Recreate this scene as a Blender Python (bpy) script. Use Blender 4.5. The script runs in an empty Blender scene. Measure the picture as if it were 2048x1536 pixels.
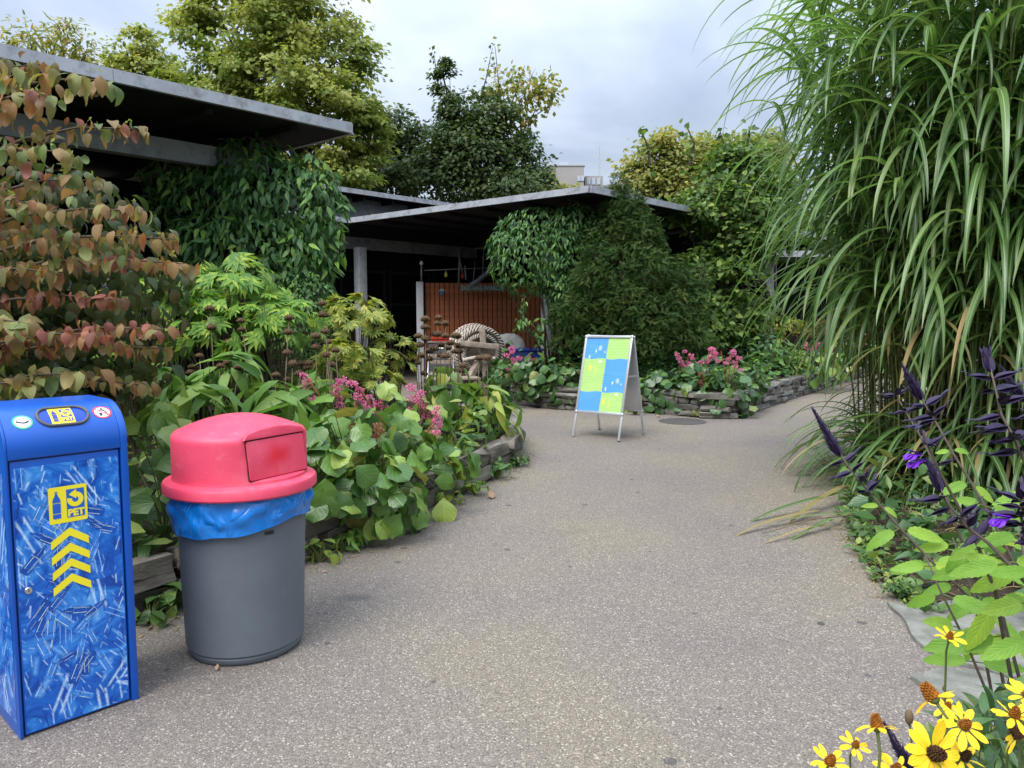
import bpy, bmesh, math, random
import numpy as np
from mathutils import Vector, Matrix

# ------------------------------------------------------------------ camera, world, sun, exposure
SC = bpy.context.scene
COL = SC.collection
FPX, PITCH, CAMZ = 1538.0, math.radians(5.2), 1.5
cam_d = bpy.data.cameras.new('camera')
cam_d.sensor_fit = 'HORIZONTAL'; cam_d.sensor_width = 36.0
cam_d.lens = 36.0 * FPX / 2048.0
cam_d.clip_start = 0.05; cam_d.clip_end = 2000.0
CAM = bpy.data.objects.new('camera', cam_d); COL.objects.link(CAM)
CAM.location = (0, 0, CAMZ); CAM.rotation_euler = (math.radians(90) - PITCH, 0, 0)
SC.camera = CAM
SUN_EL, SUN_AZ = math.radians(56), math.radians(215)     # azimuth clockwise from +Y: behind the camera, to its left
world = bpy.data.worlds.new('World'); SC.world = world; world.use_nodes = True
wt = world.node_tree; wt.nodes.clear()


def nd(nt, typ, props=None, **ins):
    n = nt.nodes.new(typ)
    for k, v in (props or {}).items():
        setattr(n, k, v)
    for k, v in ins.items():
        key = int(k[1:]) if k[0] == 'i' and k[1:].isdigit() else k.replace('_', ' ')
        s = n.inputs[key]
        if isinstance(v, bpy.types.NodeSocket):
            nt.links.new(v, s)
        else:
            s.default_value = v
    return n


def mth(nt, op, a, b=0.0, c=0.0, clamp=False):
    return nd(nt, 'ShaderNodeMath', {'operation': op, 'use_clamp': clamp}, i0=a, i1=b, i2=c).outputs[0]


def ramp(nt, fac, stops, interp='LINEAR'):
    n = nd(nt, 'ShaderNodeValToRGB', None, Fac=fac)
    cr = n.color_ramp; cr.interpolation = interp
    while len(cr.elements) > 1:
        cr.elements.remove(cr.elements[-1])
    for i, (p, c) in enumerate(stops):
        e = cr.elements[0] if i == 0 else cr.elements.new(p)
        e.position = p; e.color = (*c, 1) if len(c) == 3 else c
    return n.outputs[0]


def mix(nt, f, a, b, mode='MIX'):
    n = nt.nodes.new('ShaderNodeMix'); n.data_type = 'RGBA'; n.blend_type = mode
    for s, v in ((n.inputs[0], f), (n.inputs[6], a), (n.inputs[7], b)):
        if isinstance(v, bpy.types.NodeSocket):
            nt.links.new(v, s)
        else:
            s.default_value = v if not isinstance(v, tuple) or len(v) == 4 else (*v, 1)
    return n.outputs[2]


sky = nd(wt, 'ShaderNodeTexSky', {'sky_type': 'NISHITA', 'sun_disc': False, 'sun_elevation': SUN_EL, 'sun_rotation': SUN_AZ,
                                  'air_density': 1.0, 'dust_density': 1.5, 'ozone_density': 1.0})
gco = nd(wt, 'ShaderNodeTexCoord').outputs['Generated']
sep = nd(wt, 'ShaderNodeSeparateXYZ', None, Vector=gco)
up = mth(wt, 'MAXIMUM', sep.outputs[2], 0.0)
# project the direction onto a high flat cloud deck, so clouds stretch towards the horizon
den = mth(wt, 'ADD', up, 0.28)
cxy = nd(wt, 'ShaderNodeCombineXYZ', None, X=mth(wt, 'DIVIDE', sep.outputs[0], den), Y=mth(wt, 'DIVIDE', sep.outputs[1], den))
n1 = nd(wt, 'ShaderNodeTexNoise', None, Vector=cxy.outputs[0], Scale=1.15, Detail=6.0, Roughness=0.52, Distortion=0.5).outputs[0]
n2 = nd(wt, 'ShaderNodeTexNoise', None, Vector=cxy.outputs[0], Scale=4.2, Detail=4.0, Roughness=0.5).outputs[0]
nn = mth(wt, 'ADD', mth(wt, 'MULTIPLY', n1, 0.75), mth(wt, 'MULTIPLY', n2, 0.25))
ccol = ramp(wt, nn, [(0.35, (1.42, 1.72, 2.25)), (0.45, (1.72, 2.02, 2.55)), (0.53, (2.15, 2.45, 2.95)), (0.64, (2.75, 2.98, 3.35))])
lum = mth(wt, 'ADD', 0.66, mth(wt, 'MULTIPLY', mth(wt, 'POWER', up, 1.4), 3.3))      # overhead raised well beyond a plain overcast sky, to brighten the ground
ccol = nd(wt, 'ShaderNodeVectorMath', {'operation': 'SCALE'}, Vector=ccol, Scale=lum).outputs[0]
skyc = mix(wt, 0.95, sky.outputs[0], ccol)
bg = nd(wt, 'ShaderNodeBackground', None, Color=skyc, Strength=0.1)
wo = nd(wt, 'ShaderNodeOutputWorld'); wt.links.new(bg.outputs[0], wo.inputs[0])
sun_d = bpy.data.lights.new('sun', 'SUN'); sun_d.energy = 1.35; sun_d.angle = math.radians(35); sun_d.color = (1.0, 0.96, 0.9)
SUN = bpy.data.objects.new('sun', sun_d); COL.objects.link(SUN)
sd = Vector((math.sin(SUN_AZ) * math.cos(SUN_EL), math.cos(SUN_AZ) * math.cos(SUN_EL), math.sin(SUN_EL)))
SUN.rotation_euler = sd.to_track_quat('Z', 'Y').to_euler(); SUN.location = sd * 60
SC.view_settings.view_transform = 'Standard'; SC.view_settings.look = 'None'
SC.view_settings.exposure = 1.6; SC.view_settings.gamma = 1.0
SC.view_settings.use_curve_mapping = False
SC.render.engine = 'CYCLES'
SC.cycles.max_bounces = 6; SC.cycles.diffuse_bounces = 3; SC.cycles.glossy_bounces = 2
SC.cycles.transmission_bounces = 3; SC.cycles.transparent_max_bounces = 4
SC.cycles.caustics_reflective = False; SC.cycles.caustics_refractive = False
SC.cycles.use_denoising = True
SC.cycles.sample_clamp_indirect = 6.0

PI = math.pi


def ray(px, py):
    v = (768 - py) / FPX
    return ((px - 1024) / FPX, math.cos(PITCH) + v * math.sin(PITCH), -math.sin(PITCH) + v * math.cos(PITCH))


def gp(px, py, z=0.0):
    r = ray(px, py); t = (z - CAMZ) / r[2]
    return Vector((r[0] * t, r[1] * t, z))


def at(px, py, Y):
    r = ray(px, py); t = Y / r[1]
    return Vector((r[0] * t, Y, CAMZ + r[2] * t))


def wpx(px, Y):                # metres that PX photo pixels span at distance Y
    return px / FPX * Y


# ------------------------------------------------------------------ materials
def new_mat(name):
    m = bpy.data.materials.new(name); m.use_nodes = True
    nt = m.node_tree; nt.nodes.clear()
    o = nt.nodes.new('ShaderNodeOutputMaterial')
    return m, nt, o


def plain(name, col, rough=0.6, spec=0.4, metal=0.0, var=0.12, vscale=6.0, bump=0.0, bscale=60.0, dirt=None, coat=0.0):
    m, nt, o = new_mat(name)
    co = nd(nt, 'ShaderNodeTexCoord').outputs['Object']
    nz = nd(nt, 'ShaderNodeTexNoise', None, Vector=co, Scale=vscale, Detail=5.0, Roughness=0.6).outputs[0]
    lo = tuple(c * (1 - var) for c in col); hi = tuple(min(1, c * (1 + var)) for c in col)
    c = ramp(nt, nz, [(0.3, lo), (0.7, hi)])
    if dirt:
        dn = nd(nt, 'ShaderNodeTexNoise', None, Vector=co, Scale=vscale * 2.3, Detail=8.0, Roughness=0.7).outputs[0]
        c = mix(nt, mth(nt, 'MULTIPLY', ramp(nt, dn, [(0.5, (0, 0, 0)), (0.72, (1, 1, 1))]), dirt[1]), c, dirt[0])
    b = nd(nt, 'ShaderNodeBsdfPrincipled', None, Base_Color=c, Roughness=rough, Metallic=metal)
    b.inputs['Specular IOR Level'].default_value = spec
    b.inputs['Coat Weight'].default_value = coat
    if bump:
        bn = nd(nt, 'ShaderNodeTexNoise', None, Vector=co, Scale=bscale, Detail=6.0, Roughness=0.65).outputs[0]
        bb = nd(nt, 'ShaderNodeBump', None, Strength=bump, Distance=0.02, Height=bn)
        nt.links.new(bb.outputs[0], b.inputs['Normal'])
    nt.links.new(b.outputs[0], o.inputs[0])
    return m


def leafmat(name, stops, trans=0.28, rough=0.42, vein=0.25, veins=9.0, edge=None, spec=0.27, rib=None, bright=1.6, tip=None, clump=None):
    """Leaf colour drawn per leaf (object random + island random); u across the blade and v along it come from the UV map."""
    m, nt, o = new_mat(name)
    oi = nd(nt, 'ShaderNodeObjectInfo').outputs['Random']
    gi = nd(nt, 'ShaderNodeNewGeometry').outputs['Random Per Island']
    r = mth(nt, 'FRACT', mth(nt, 'ADD', oi, gi))
    if clump:      # neighbouring leaves of one bough are of like age and colour
        oc = nd(nt, 'ShaderNodeTexCoord').outputs['Object']
        cn = nd(nt, 'ShaderNodeTexNoise', None, Vector=oc, Scale=clump[0], Detail=3.0, Roughness=0.6).outputs[0]
        cn = mth(nt, 'MULTIPLY', mth(nt, 'SUBTRACT', cn, 0.3), 2.5, clamp=True)
        r = mth(nt, 'ADD', mth(nt, 'MULTIPLY', r, 1 - clump[1]), mth(nt, 'MULTIPLY', cn, clump[1]))
    c = ramp(nt, r, stops)
    uv = nd(nt, 'ShaderNodeUVMap').outputs[0]
    s = nd(nt, 'ShaderNodeSeparateXYZ', None, Vector=uv)
    au = mth(nt, 'MULTIPLY', mth(nt, 'ABSOLUTE', mth(nt, 'SUBTRACT', s.outputs[0], 0.5)), 2.0)
    nz = nd(nt, 'ShaderNodeTexNoise', {'noise_dimensions': '4D'}, Vector=uv, W=mth(nt, 'MULTIPLY', r, 40.0), Scale=3.5, Detail=4.0).outputs[0]
    c = mix(nt, mth(nt, 'MULTIPLY', mth(nt, 'SUBTRACT', nz, 0.35, clamp=True), 0.9), c, mix(nt, 1.0, c, (1.5, 1.35, 0.75), 'MULTIPLY'))
    if edge:
        ef = mth(nt, 'MULTIPLY', ramp(nt, mth(nt, 'ADD', au, mth(nt, 'MULTIPLY', nz, 0.9)), [(edge[1], (0, 0, 0)), (edge[1] + 0.22, (1, 1, 1))]), edge[2])
        c = mix(nt, ef, c, edge[0])
    if tip:
        tf = ramp(nt, mth(nt, 'ADD', s.outputs[1], mth(nt, 'MULTIPLY', nz, 0.4)), [(tip[1], (0, 0, 0)), (min(1.0, tip[1] + 0.25), (1, 1, 1))])
        c = mix(nt, mth(nt, 'MULTIPLY', tf, tip[2]), c, tip[0])
    hv = None
    if vein:
        ph = mth(nt, 'ADD', mth(nt, 'MULTIPLY', s.outputs[1], veins), mth(nt, 'MULTIPLY', au, -2.4))
        sv = mth(nt, 'POWER', mth(nt, 'ABSOLUTE', mth(nt, 'COSINE', mth(nt, 'MULTIPLY', ph, PI))), 10.0)
        mr = mth(nt, 'SUBTRACT', 1.0, mth(nt, 'MULTIPLY', au, 11.0), clamp=True)
        hv = mth(nt, 'MAXIMUM', mth(nt, 'MULTIPLY', sv, 0.55), mr)
        c = mix(nt, mth(nt, 'MULTIPLY', hv, vein), c, mix(nt, 1.0, c, (2.0, 1.9, 1.7), 'MULTIPLY'))
    if rib:
        mr = mth(nt, 'SUBTRACT', 1.0, mth(nt, 'MULTIPLY', au, rib[1]), clamp=True)
        c = mix(nt, mth(nt, 'MULTIPLY', mr, rib[2]), c, rib[0])
    b = nd(nt, 'ShaderNodeBsdfPrincipled', None, Base_Color=c, Roughness=rough)
    b.inputs['Specular IOR Level'].default_value = spec
    if hv is not None:
        bb = nd(nt, 'ShaderNodeBump', {'invert': True}, Strength=0.35, Distance=0.004, Height=hv)
        nt.links.new(bb.outputs[0], b.inputs['Normal'])
    t = nd(nt, 'ShaderNodeBsdfTranslucent', None, Color=mix(nt, 1.0, c, (bright * 1.05, bright * 1.1, bright * 0.6), 'MULTIPLY'))
    ms = nd(nt, 'ShaderNodeMixShader', None, Fac=trans)
    nt.links.new(b.outputs[0], ms.inputs[1]); nt.links.new(t.outputs[0], ms.inputs[2])
    nt.links.new(ms.outputs[0], o.inputs[0])
    return m


# ------------------------------------------------------------------ objects: things, parts, groups
WM = {}


def tag(o, label=None, cat=None, group=None, kind=None):
    for k, v in (('label', label), ('category', cat), ('group', group), ('kind', kind)):
        if v:
            o[k] = v
    return o


def thing(name, label, cat, loc=(0, 0, 0), rotz=0.0, group=None):
    o = bpy.data.objects.new(name, None); COL.objects.link(o)
    o.empty_display_size = 0.1
    M = Matrix.Translation(loc) @ Matrix.Rotation(rotz, 4, 'Z')
    o.matrix_basis = M; WM[o.name] = M
    return tag(o, label, cat, group)


def put(name, mesh, parent=None, M=None, kind=None, label=None):
    """Link MESH as one object; M is its placement in the parent's own space."""
    o = bpy.data.objects.new(name, mesh); COL.objects.link(o)
    M = M or Matrix.Identity(4)
    if parent is not None:
        o.parent = parent
    o.matrix_basis = M
    WM[o.name] = (WM[parent.name] if parent is not None else Matrix.Identity(4)) @ M
    if kind:
        o['kind'] = kind
    if label:
        o['label'] = label
    return o


class MB:
    def __init__(s):
        s.v = []; s.f = []; s.mi = []; s.m = 0

    def add(s, vs, fs, M=None):
        k = len(s.v)
        for p in vs:
            p = Vector(p)
            s.v.append(M @ p if M is not None else p)
        for f in fs:
            s.f.append([i + k for i in f]); s.mi.append(s.m)
        return s

    def box(s, c, d, M=None, rz=0.0):
        x, y, z = (q / 2 for q in d)
        R = Matrix.Translation(c) @ Matrix.Rotation(rz, 4, 'Z')
        if M is not None:
            R = M @ R
        vs = [(a, b, e) for a in (-x, x) for b in (-y, y) for e in (-z, z)]
        return s.add(vs, [(0, 1, 3, 2), (4, 6, 7, 5), (0, 4, 5, 1), (2, 3, 7, 6), (0, 2, 6, 4), (1, 5, 7, 3)], R)

    def bar(s, a, b, w, h=None, up=(0, 0, 1)):
        a, b = Vector(a), Vector(b); d = b - a
        y = d.normalized(); u = Vector(up)
        if abs(y.dot(u)) > 0.98:
            u = Vector((1, 0, 0))
        x = y.cross(u).normalized(); z = x.cross(y)
        M = Matrix(((x.x, y.x, z.x, 0), (x.y, y.y, z.y, 0), (x.z, y.z, z.z, 0), (0, 0, 0, 1)))
        M.translation = (a + b) / 2
        return s.box((0, 0, 0), (w, d.length, h or w), M)

    def prism(s, pts, depth, M=None):
        """2-D outline in the XY plane, extruded to +Z by depth."""
        n = len(pts)
        vs = [(p[0], p[1], 0) for p in pts] + [(p[0], p[1], depth) for p in pts]
        fs = [tuple(range(n))[::-1], tuple(range(n, 2 * n))] + [(i, (i + 1) % n, n + (i + 1) % n, n + i) for i in range(n)]
        return s.add(vs, fs, M)

    def tube(s, path, radii, n=7, cap=True, M=None):
        path = [Vector(p) for p in path]
        if not hasattr(radii, '__len__'):
            radii = [radii] * len(path)
        vs = []; ux = None
        for i, p in enumerate(path):
            t = (path[min(i + 1, len(path) - 1)] - path[max(i - 1, 0)])
            t = t.normalized() if t.length > 1e-9 else Vector((0, 0, 1))
            if ux is None:
                ux = t.orthogonal().normalized()
            ux = (ux - t * ux.dot(t))
            ux = ux.normalized() if ux.length > 1e-6 else t.orthogonal().normalized()
            uy = t.cross(ux)
            for k in range(n):
                a = 2 * PI * k / n
                vs.append(p + (ux * math.cos(a) + uy * math.sin(a)) * radii[i])
        fs = []
        for i in range(len(path) - 1):
            for k in range(n):
                fs.append((i * n + k, i * n + (k + 1) % n, (i + 1) * n + (k + 1) % n, (i + 1) * n + k))
        if cap:
            fs.append(tuple(range(n))[::-1]); fs.append(tuple(range((len(path) - 1) * n, len(path) * n)))
        return s.add(vs, fs, M)

    def lathe(s, prof, n=48, M=None, fn=None):
        vs = []
        for (r, z) in prof:
            for k in range(n):
                a = 2 * PI * k / n
                p = Vector((r * math.cos(a), r * math.sin(a), z))
                vs.append(fn(p) if fn else p)
        m = len(prof)
        fs = [(i * n + k, i * n + (k + 1) % n, (i + 1) * n + (k + 1) % n, (i + 1) * n + k) for i in range(m - 1) for k in range(n)]
        fs.append(tuple(range(n))[::-1]); fs.append(tuple(range((m - 1) * n, m * n)))
        return s.add(vs, fs, M)

    def mesh(s, name, mats, smooth=False, bevel=0.0, auto=None):
        me = bpy.data.meshes.new(name)
        me.from_pydata([tuple(v) for v in s.v], [], s.f)
        for m in (mats if isinstance(mats, (list, tuple)) else [mats]):
            me.materials.append(m)
        me.polygons.foreach_set('material_index', s.mi)
        if bevel:
            bm = bmesh.new(); bm.from_mesh(me)
            bmesh.ops.remove_doubles(bm, verts=bm.verts, dist=1e-6)
            es = [e for e in bm.edges if len(e.link_faces) == 2 and e.calc_face_angle(0) > 0.6]
            bmesh.ops.bevel(bm, geom=es, offset=bevel, segments=2, profile=0.6, affect='EDGES', clamp_overlap=True)
            bm.to_mesh(me); bm.free()
        if smooth or bevel:
            me.polygons.foreach_set('use_smooth', [True] * len(me.polygons))
            if auto or bevel:
                me.set_sharp_from_angle(angle=auto or math.radians(40))
        me.update()
        return me

    def put(s, name, mats, parent=None, M=None, kind=None, label=None, **kw):
        return put(name, s.mesh(name, mats, **kw), parent, M, kind, label)


def text_mb(body, size, M, mb, bold=0.0, squash=1.0, align='CENTER'):
    cu = bpy.data.curves.new('t', 'FONT'); cu.body = body; cu.size = size; cu.offset = bold
    cu.align_x = align; cu.align_y = 'CENTER'; cu.resolution_u = 3
    ob = bpy.data.objects.new('t', cu)
    me = bpy.data.meshes.new_from_object(ob)
    mb.add([(v.co.x * squash, v.co.y, 0) for v in me.vertices], [tuple(p.vertices) for p in me.polygons], M)
    bpy.data.objects.remove(ob); bpy.data.curves.remove(cu); bpy.data.meshes.remove(me)
    return mb


# ------------------------------------------------------------------ leaves
PROF = {
    'ovate': lambda v: np.sin(PI * v ** 0.72) ** 0.85,
    'lance': lambda v: np.sin(PI * v ** 0.62) ** 1.1,
    'round': lambda v: np.sqrt(np.clip(1 - (2 * np.clip(v, 0, 1) ** 1.15 - 1) ** 2, 0, 1)) * (0.35 + 0.65 * np.clip(v * 2.4, 0, 1)),
    'acute': lambda v: np.clip(v, 0, 1) ** 0.5 * (1 - v) ** 0.8 * 1.62,
    'heart': lambda v: np.clip(v * 9, 0, 1) ** 0.6 * (1 - v) ** 0.62 * (1 + 0.25 * v),
    'blade': lambda v: np.clip(0.55 + v * 3, 0, 1) * np.clip(1 - v, 0, 1) ** 0.55,
    'petal': lambda v: np.clip(0.35 + v * 1.6, 0, 1) * np.sqrt(np.clip(1 - np.clip((v - 0.55) / 0.45, 0, 1) ** 2, 0, 1)) * 1.0 + 0.001,
}


def leaf(L=1.0, W=0.4, prof='ovate', nv=5, nu=1, bend=0.6, fold=0.25, wave=0.0, waves=2.5, teeth=0.0, sway=0.0, curl=0.0, seed=0, bpow=1.0):
    """One blade: length L along +Y from its base at the origin, face towards +Z, drooping by BEND radians.  Returns verts, quads, uvs."""
    rs = np.random.RandomState(seed)
    v = np.linspace(0, 1, nv + 1)
    w = np.maximum(PROF[prof](v), 0.015) * W / 2
    if teeth:
        w[1:-1] *= 1 + teeth * (np.arange(1, nv) % 2 * 2 - 1)
    th = bend * v ** bpow
    dl = L / nv
    cy = np.concatenate([[0], np.cumsum(np.cos((th[1:] + th[:-1]) / 2) * dl)])
    cz = np.concatenate([[0], -np.cumsum(np.sin((th[1:] + th[:-1]) / 2) * dl)])
    u = np.linspace(-1, 1, int(2 * nu + 1))
    U, V = np.meshgrid(u, np.arange(nv + 1))
    ww = w[V]
    off = fold * np.abs(U) * ww - curl * (U ** 2) * ww
    if wave:
        off = off + wave * W * U ** 2 * np.sin(v[V] * waves * 2 * PI + rs.rand() * 6 + (U > 0) * 1.9)
    X = U * ww + sway * L * np.sin(v[V] * 2.2) * v[V]
    Y = cy[V] + np.sin(th[V]) * off
    Z = cz[V] + np.cos(th[V]) * off
    vs = np.stack([X, Y, Z], -1).reshape(-1, 3)
    k = int(2 * nu + 1)
    q = [(i * k + j, i * k + j + 1, (i + 1) * k + j + 1, (i + 1) * k + j) for i in range(nv) for j in range(k - 1)]
    uv = np.stack([(U + 1) / 2, v[V]], -1).reshape(-1, 2)
    return vs, np.array(q), uv


def join_tpl(lst):
    """Several (verts, quads, uvs) placed by 4x4 arrays -> one template."""
    vs, qs, us, k = [], [], [], 0
    for (t, M) in lst:
        M = np.array(M)
        vs.append(t[0] @ M[:3, :3].T + M[:3, 3]); qs.append(t[1] + k); us.append(t[2]); k += len(t[0])
    return np.concatenate(vs), np.concatenate(qs), np.concatenate(us)


def frames(P, D, N, S):
    P, D, N = (np.asarray(a, float).reshape(-1, 3) for a in (P, D, N))
    S = np.broadcast_to(np.asarray(S, float), (len(P),))
    y = D / np.maximum(np.linalg.norm(D, axis=1, keepdims=True), 1e-9)
    x = np.cross(y, N); ln = np.linalg.norm(x, axis=1, keepdims=True)
    alt = np.cross(y, np.broadcast_to([0.31, 0.87, 0.2], y.shape))
    x = np.where(ln > 1e-4, x, alt); x /= np.maximum(np.linalg.norm(x, axis=1, keepdims=True), 1e-9)
    z = np.cross(x, y)
    M = np.zeros((len(P), 4, 4)); M[:, :3, 0] = x * S[:, None]; M[:, :3, 1] = y * S[:, None]; M[:, :3, 2] = z * S[:, None]
    M[:, :3, 3] = P; M[:, 3, 3] = 1
    return M


def fast_mesh(name, vs, qs, uv, mat, smooth=True):
    me = bpy.data.meshes.new(name)
    nf = len(qs); k = qs.shape[1]
    me.vertices.add(len(vs)); me.vertices.foreach_set('co', np.ascontiguousarray(vs, np.float32).ravel())
    me.loops.add(nf * k); me.loops.foreach_set('vertex_index', np.ascontiguousarray(qs, np.int32).ravel())
    me.polygons.add(nf); me.polygons.foreach_set('loop_start', np.arange(0, nf * k, k, dtype=np.int32))
    me.polygons.foreach_set('loop_total', np.full(nf, k, np.int32))
    ul = me.uv_layers.new(name='UVMap')
    ul.data.foreach_set('uv', np.ascontiguousarray(uv[qs.ravel()], np.float32).ravel())
    me.materials.append(mat)
    me.update(calc_edges=True)
    if smooth:
        me.polygons.foreach_set('use_smooth', np.ones(nf, bool))
    return me


def scatter(name, tpls, Ms, mat, rs):
    """All the leaves of Ms (k,4,4) in one mesh."""
    pick = rs.randint(0, len(tpls), len(Ms)); vs, qs, us, k = [], [], [], 0
    for i, t in enumerate(tpls):
        m = Ms[pick == i]
        if not len(m):
            continue
        V = np.einsum('kab,nb->kna', m[:, :3, :3], t[0]) + m[:, None, :3, 3]
        n = len(t[0])
        q = t[1][None] + (np.arange(len(m)) * n)[:, None, None] + k
        vs.append(V.reshape(-1, 3)); qs.append(q.reshape(-1, t[1].shape[1])); us.append(np.tile(t[2], (len(m), 1))); k += n * len(m)
    return fast_mesh(name, np.concatenate(vs), np.concatenate(qs), np.concatenate(us), mat)


_TM = {}


def leaves(parent, name, tpls, Ms, mat, rs, limit=300, rest='foliage', mats=None):
    """Leaf parts of PARENT (an Empty that is only moved, not turned): those that show largest each an object, the others one part."""
    base = np.array(WM[parent.name].translation)
    L = Ms.copy(); L[:, :3, 3] -= base
    p = Ms[:, :3, 3]
    size = np.linalg.norm(Ms[:, :3, 1], axis=1) / np.maximum(np.linalg.norm(p - [0, 0, CAMZ], axis=1), 0.3)
    cx = 1024 + FPX * p[:, 0] / np.maximum(p[:, 1], 0.1)
    size[(cx < -60) | (cx > 2110) | (p[:, 1] < 0.2)] *= 0.01
    order = np.argsort(-size)
    pick = rs.randint(0, len(tpls), len(Ms))
    for i in order[:limit]:
        key = (id(tpls[pick[i]][0]), mat.name)
        if key not in _TM:
            t = tpls[pick[i]]
            _TM[key] = (fast_mesh(name, t[0], t[1], t[2], mat), tpls)
        o = bpy.data.objects.new(name, _TM[key][0]); COL.objects.link(o)
        o.parent = parent; o.matrix_basis = Matrix(L[i].tolist())
    r = order[limit:]
    if len(r):
        put(rest, scatter(rest, tpls, L[r], mat, rs), parent, kind='stuff')


def unit(a):
    return a / np.maximum(np.linalg.norm(a, axis=-1, keepdims=True), 1e-9)


def mound(rs, c, r, n, zmin=-0.15, jit=0.35, lift=0.25, inner=0.55, droop=1.0, face=0.0):
    """Leaf places on a mound: points, directions (down and outward), normals (outward)."""
    d = unit(rs.randn(n * 4, 3)); d = d[d[:, 2] > zmin]
    if face:
        d = d[(d[:, 1] < face)]
    d = d[:n]
    k = 1 - (1 - inner) * rs.rand(len(d)) ** 2.2
    P = np.asarray(c) + d * k[:, None] * np.asarray(r)
    N = unit(d + jit * rs.randn(len(d), 3) + [0, 0, lift])
    D = d * [1, 1, 0.2] + [0, 0, -0.55 * droop] + jit * rs.randn(len(d), 3)
    D = D - N * np.sum(D * N, 1, keepdims=True) * 0.8
    return P, unit(D), N


# material colours --------------------------------------------------------------------------------
M_fascia = plain('brushed_zinc', (0.40, 0.41, 0.44), 0.45, 0.5, 0.35, 0.15, 3.0, dirt=((0.13, 0.12, 0.11), 0.85))
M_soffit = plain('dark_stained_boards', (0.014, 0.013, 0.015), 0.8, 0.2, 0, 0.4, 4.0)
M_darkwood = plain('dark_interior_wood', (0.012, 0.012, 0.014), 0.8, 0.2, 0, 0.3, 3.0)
M_white = plain('grey_white_paint', (0.42, 0.43, 0.44), 0.6, 0.3, 0, 0.1, 3.0, dirt=((0.16, 0.15, 0.13), 0.6))
M_beam = plain('pale_grey_beam', (0.22, 0.23, 0.24), 0.7, 0.3, 0, 0.12, 2.0, dirt=((0.05, 0.05, 0.05), 0.8))
M_concrete = plain('concrete', (0.30, 0.30, 0.30), 0.85, 0.25, 0, 0.18, 5.0, 0.3, 40, dirt=((0.12, 0.12, 0.11), 0.6))
M_slat = plain('red_brown_slat', (0.31, 0.095, 0.034), 0.6, 0.3, 0, 0.3, 9.0)
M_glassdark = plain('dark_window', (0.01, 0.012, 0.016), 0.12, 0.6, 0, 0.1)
M_soil = plain('soil', (0.045, 0.035, 0.025), 0.95, 0.1, 0, 0.5, 12.0, 0.8, 60)
M_bark = plain('bark', (0.075, 0.06, 0.045), 0.9, 0.15, 0, 0.4, 14.0, 0.6, 30)
M_twig = plain('twig', (0.11, 0.085, 0.06), 0.85, 0.2, 0, 0.3, 20.0)
M_stem = plain('green_stem', (0.10, 0.13, 0.04), 0.6, 0.3, 0, 0.3, 10.0)
M_redstem = plain('red_flower_stalk', (0.22, 0.05, 0.035), 0.6, 0.3, 0, 0.3, 20.0)
M_alu = plain('aluminium_frame', (0.62, 0.64, 0.66), 0.32, 0.5, 0.6, 0.06, 3.0)
M_rope = plain('old_rope', (0.44, 0.39, 0.33), 0.9, 0.15, 0, 0.3, 30.0, 0.5, 80)
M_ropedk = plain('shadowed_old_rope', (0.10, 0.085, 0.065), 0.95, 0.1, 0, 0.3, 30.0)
M_oldwood = plain('weathered_wood', (0.27, 0.22, 0.175), 0.85, 0.2, 0, 0.3, 12.0, 0.5, 40)
M_moss = plain('roof_moss', (0.16, 0.11, 0.05), 0.95, 0.1, 0, 0.5, 30.0)


def lum_trim(stops, k):
    return [(p, tuple(c * k for c in col)) for p, col in stops]

# ------------------------------------------------------------------ ground, path, beds
A2 = Vector((0.663, 0.749, 0)); B2 = Vector((-0.749, 0.663, 0))      # the two directions of the buildings


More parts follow.
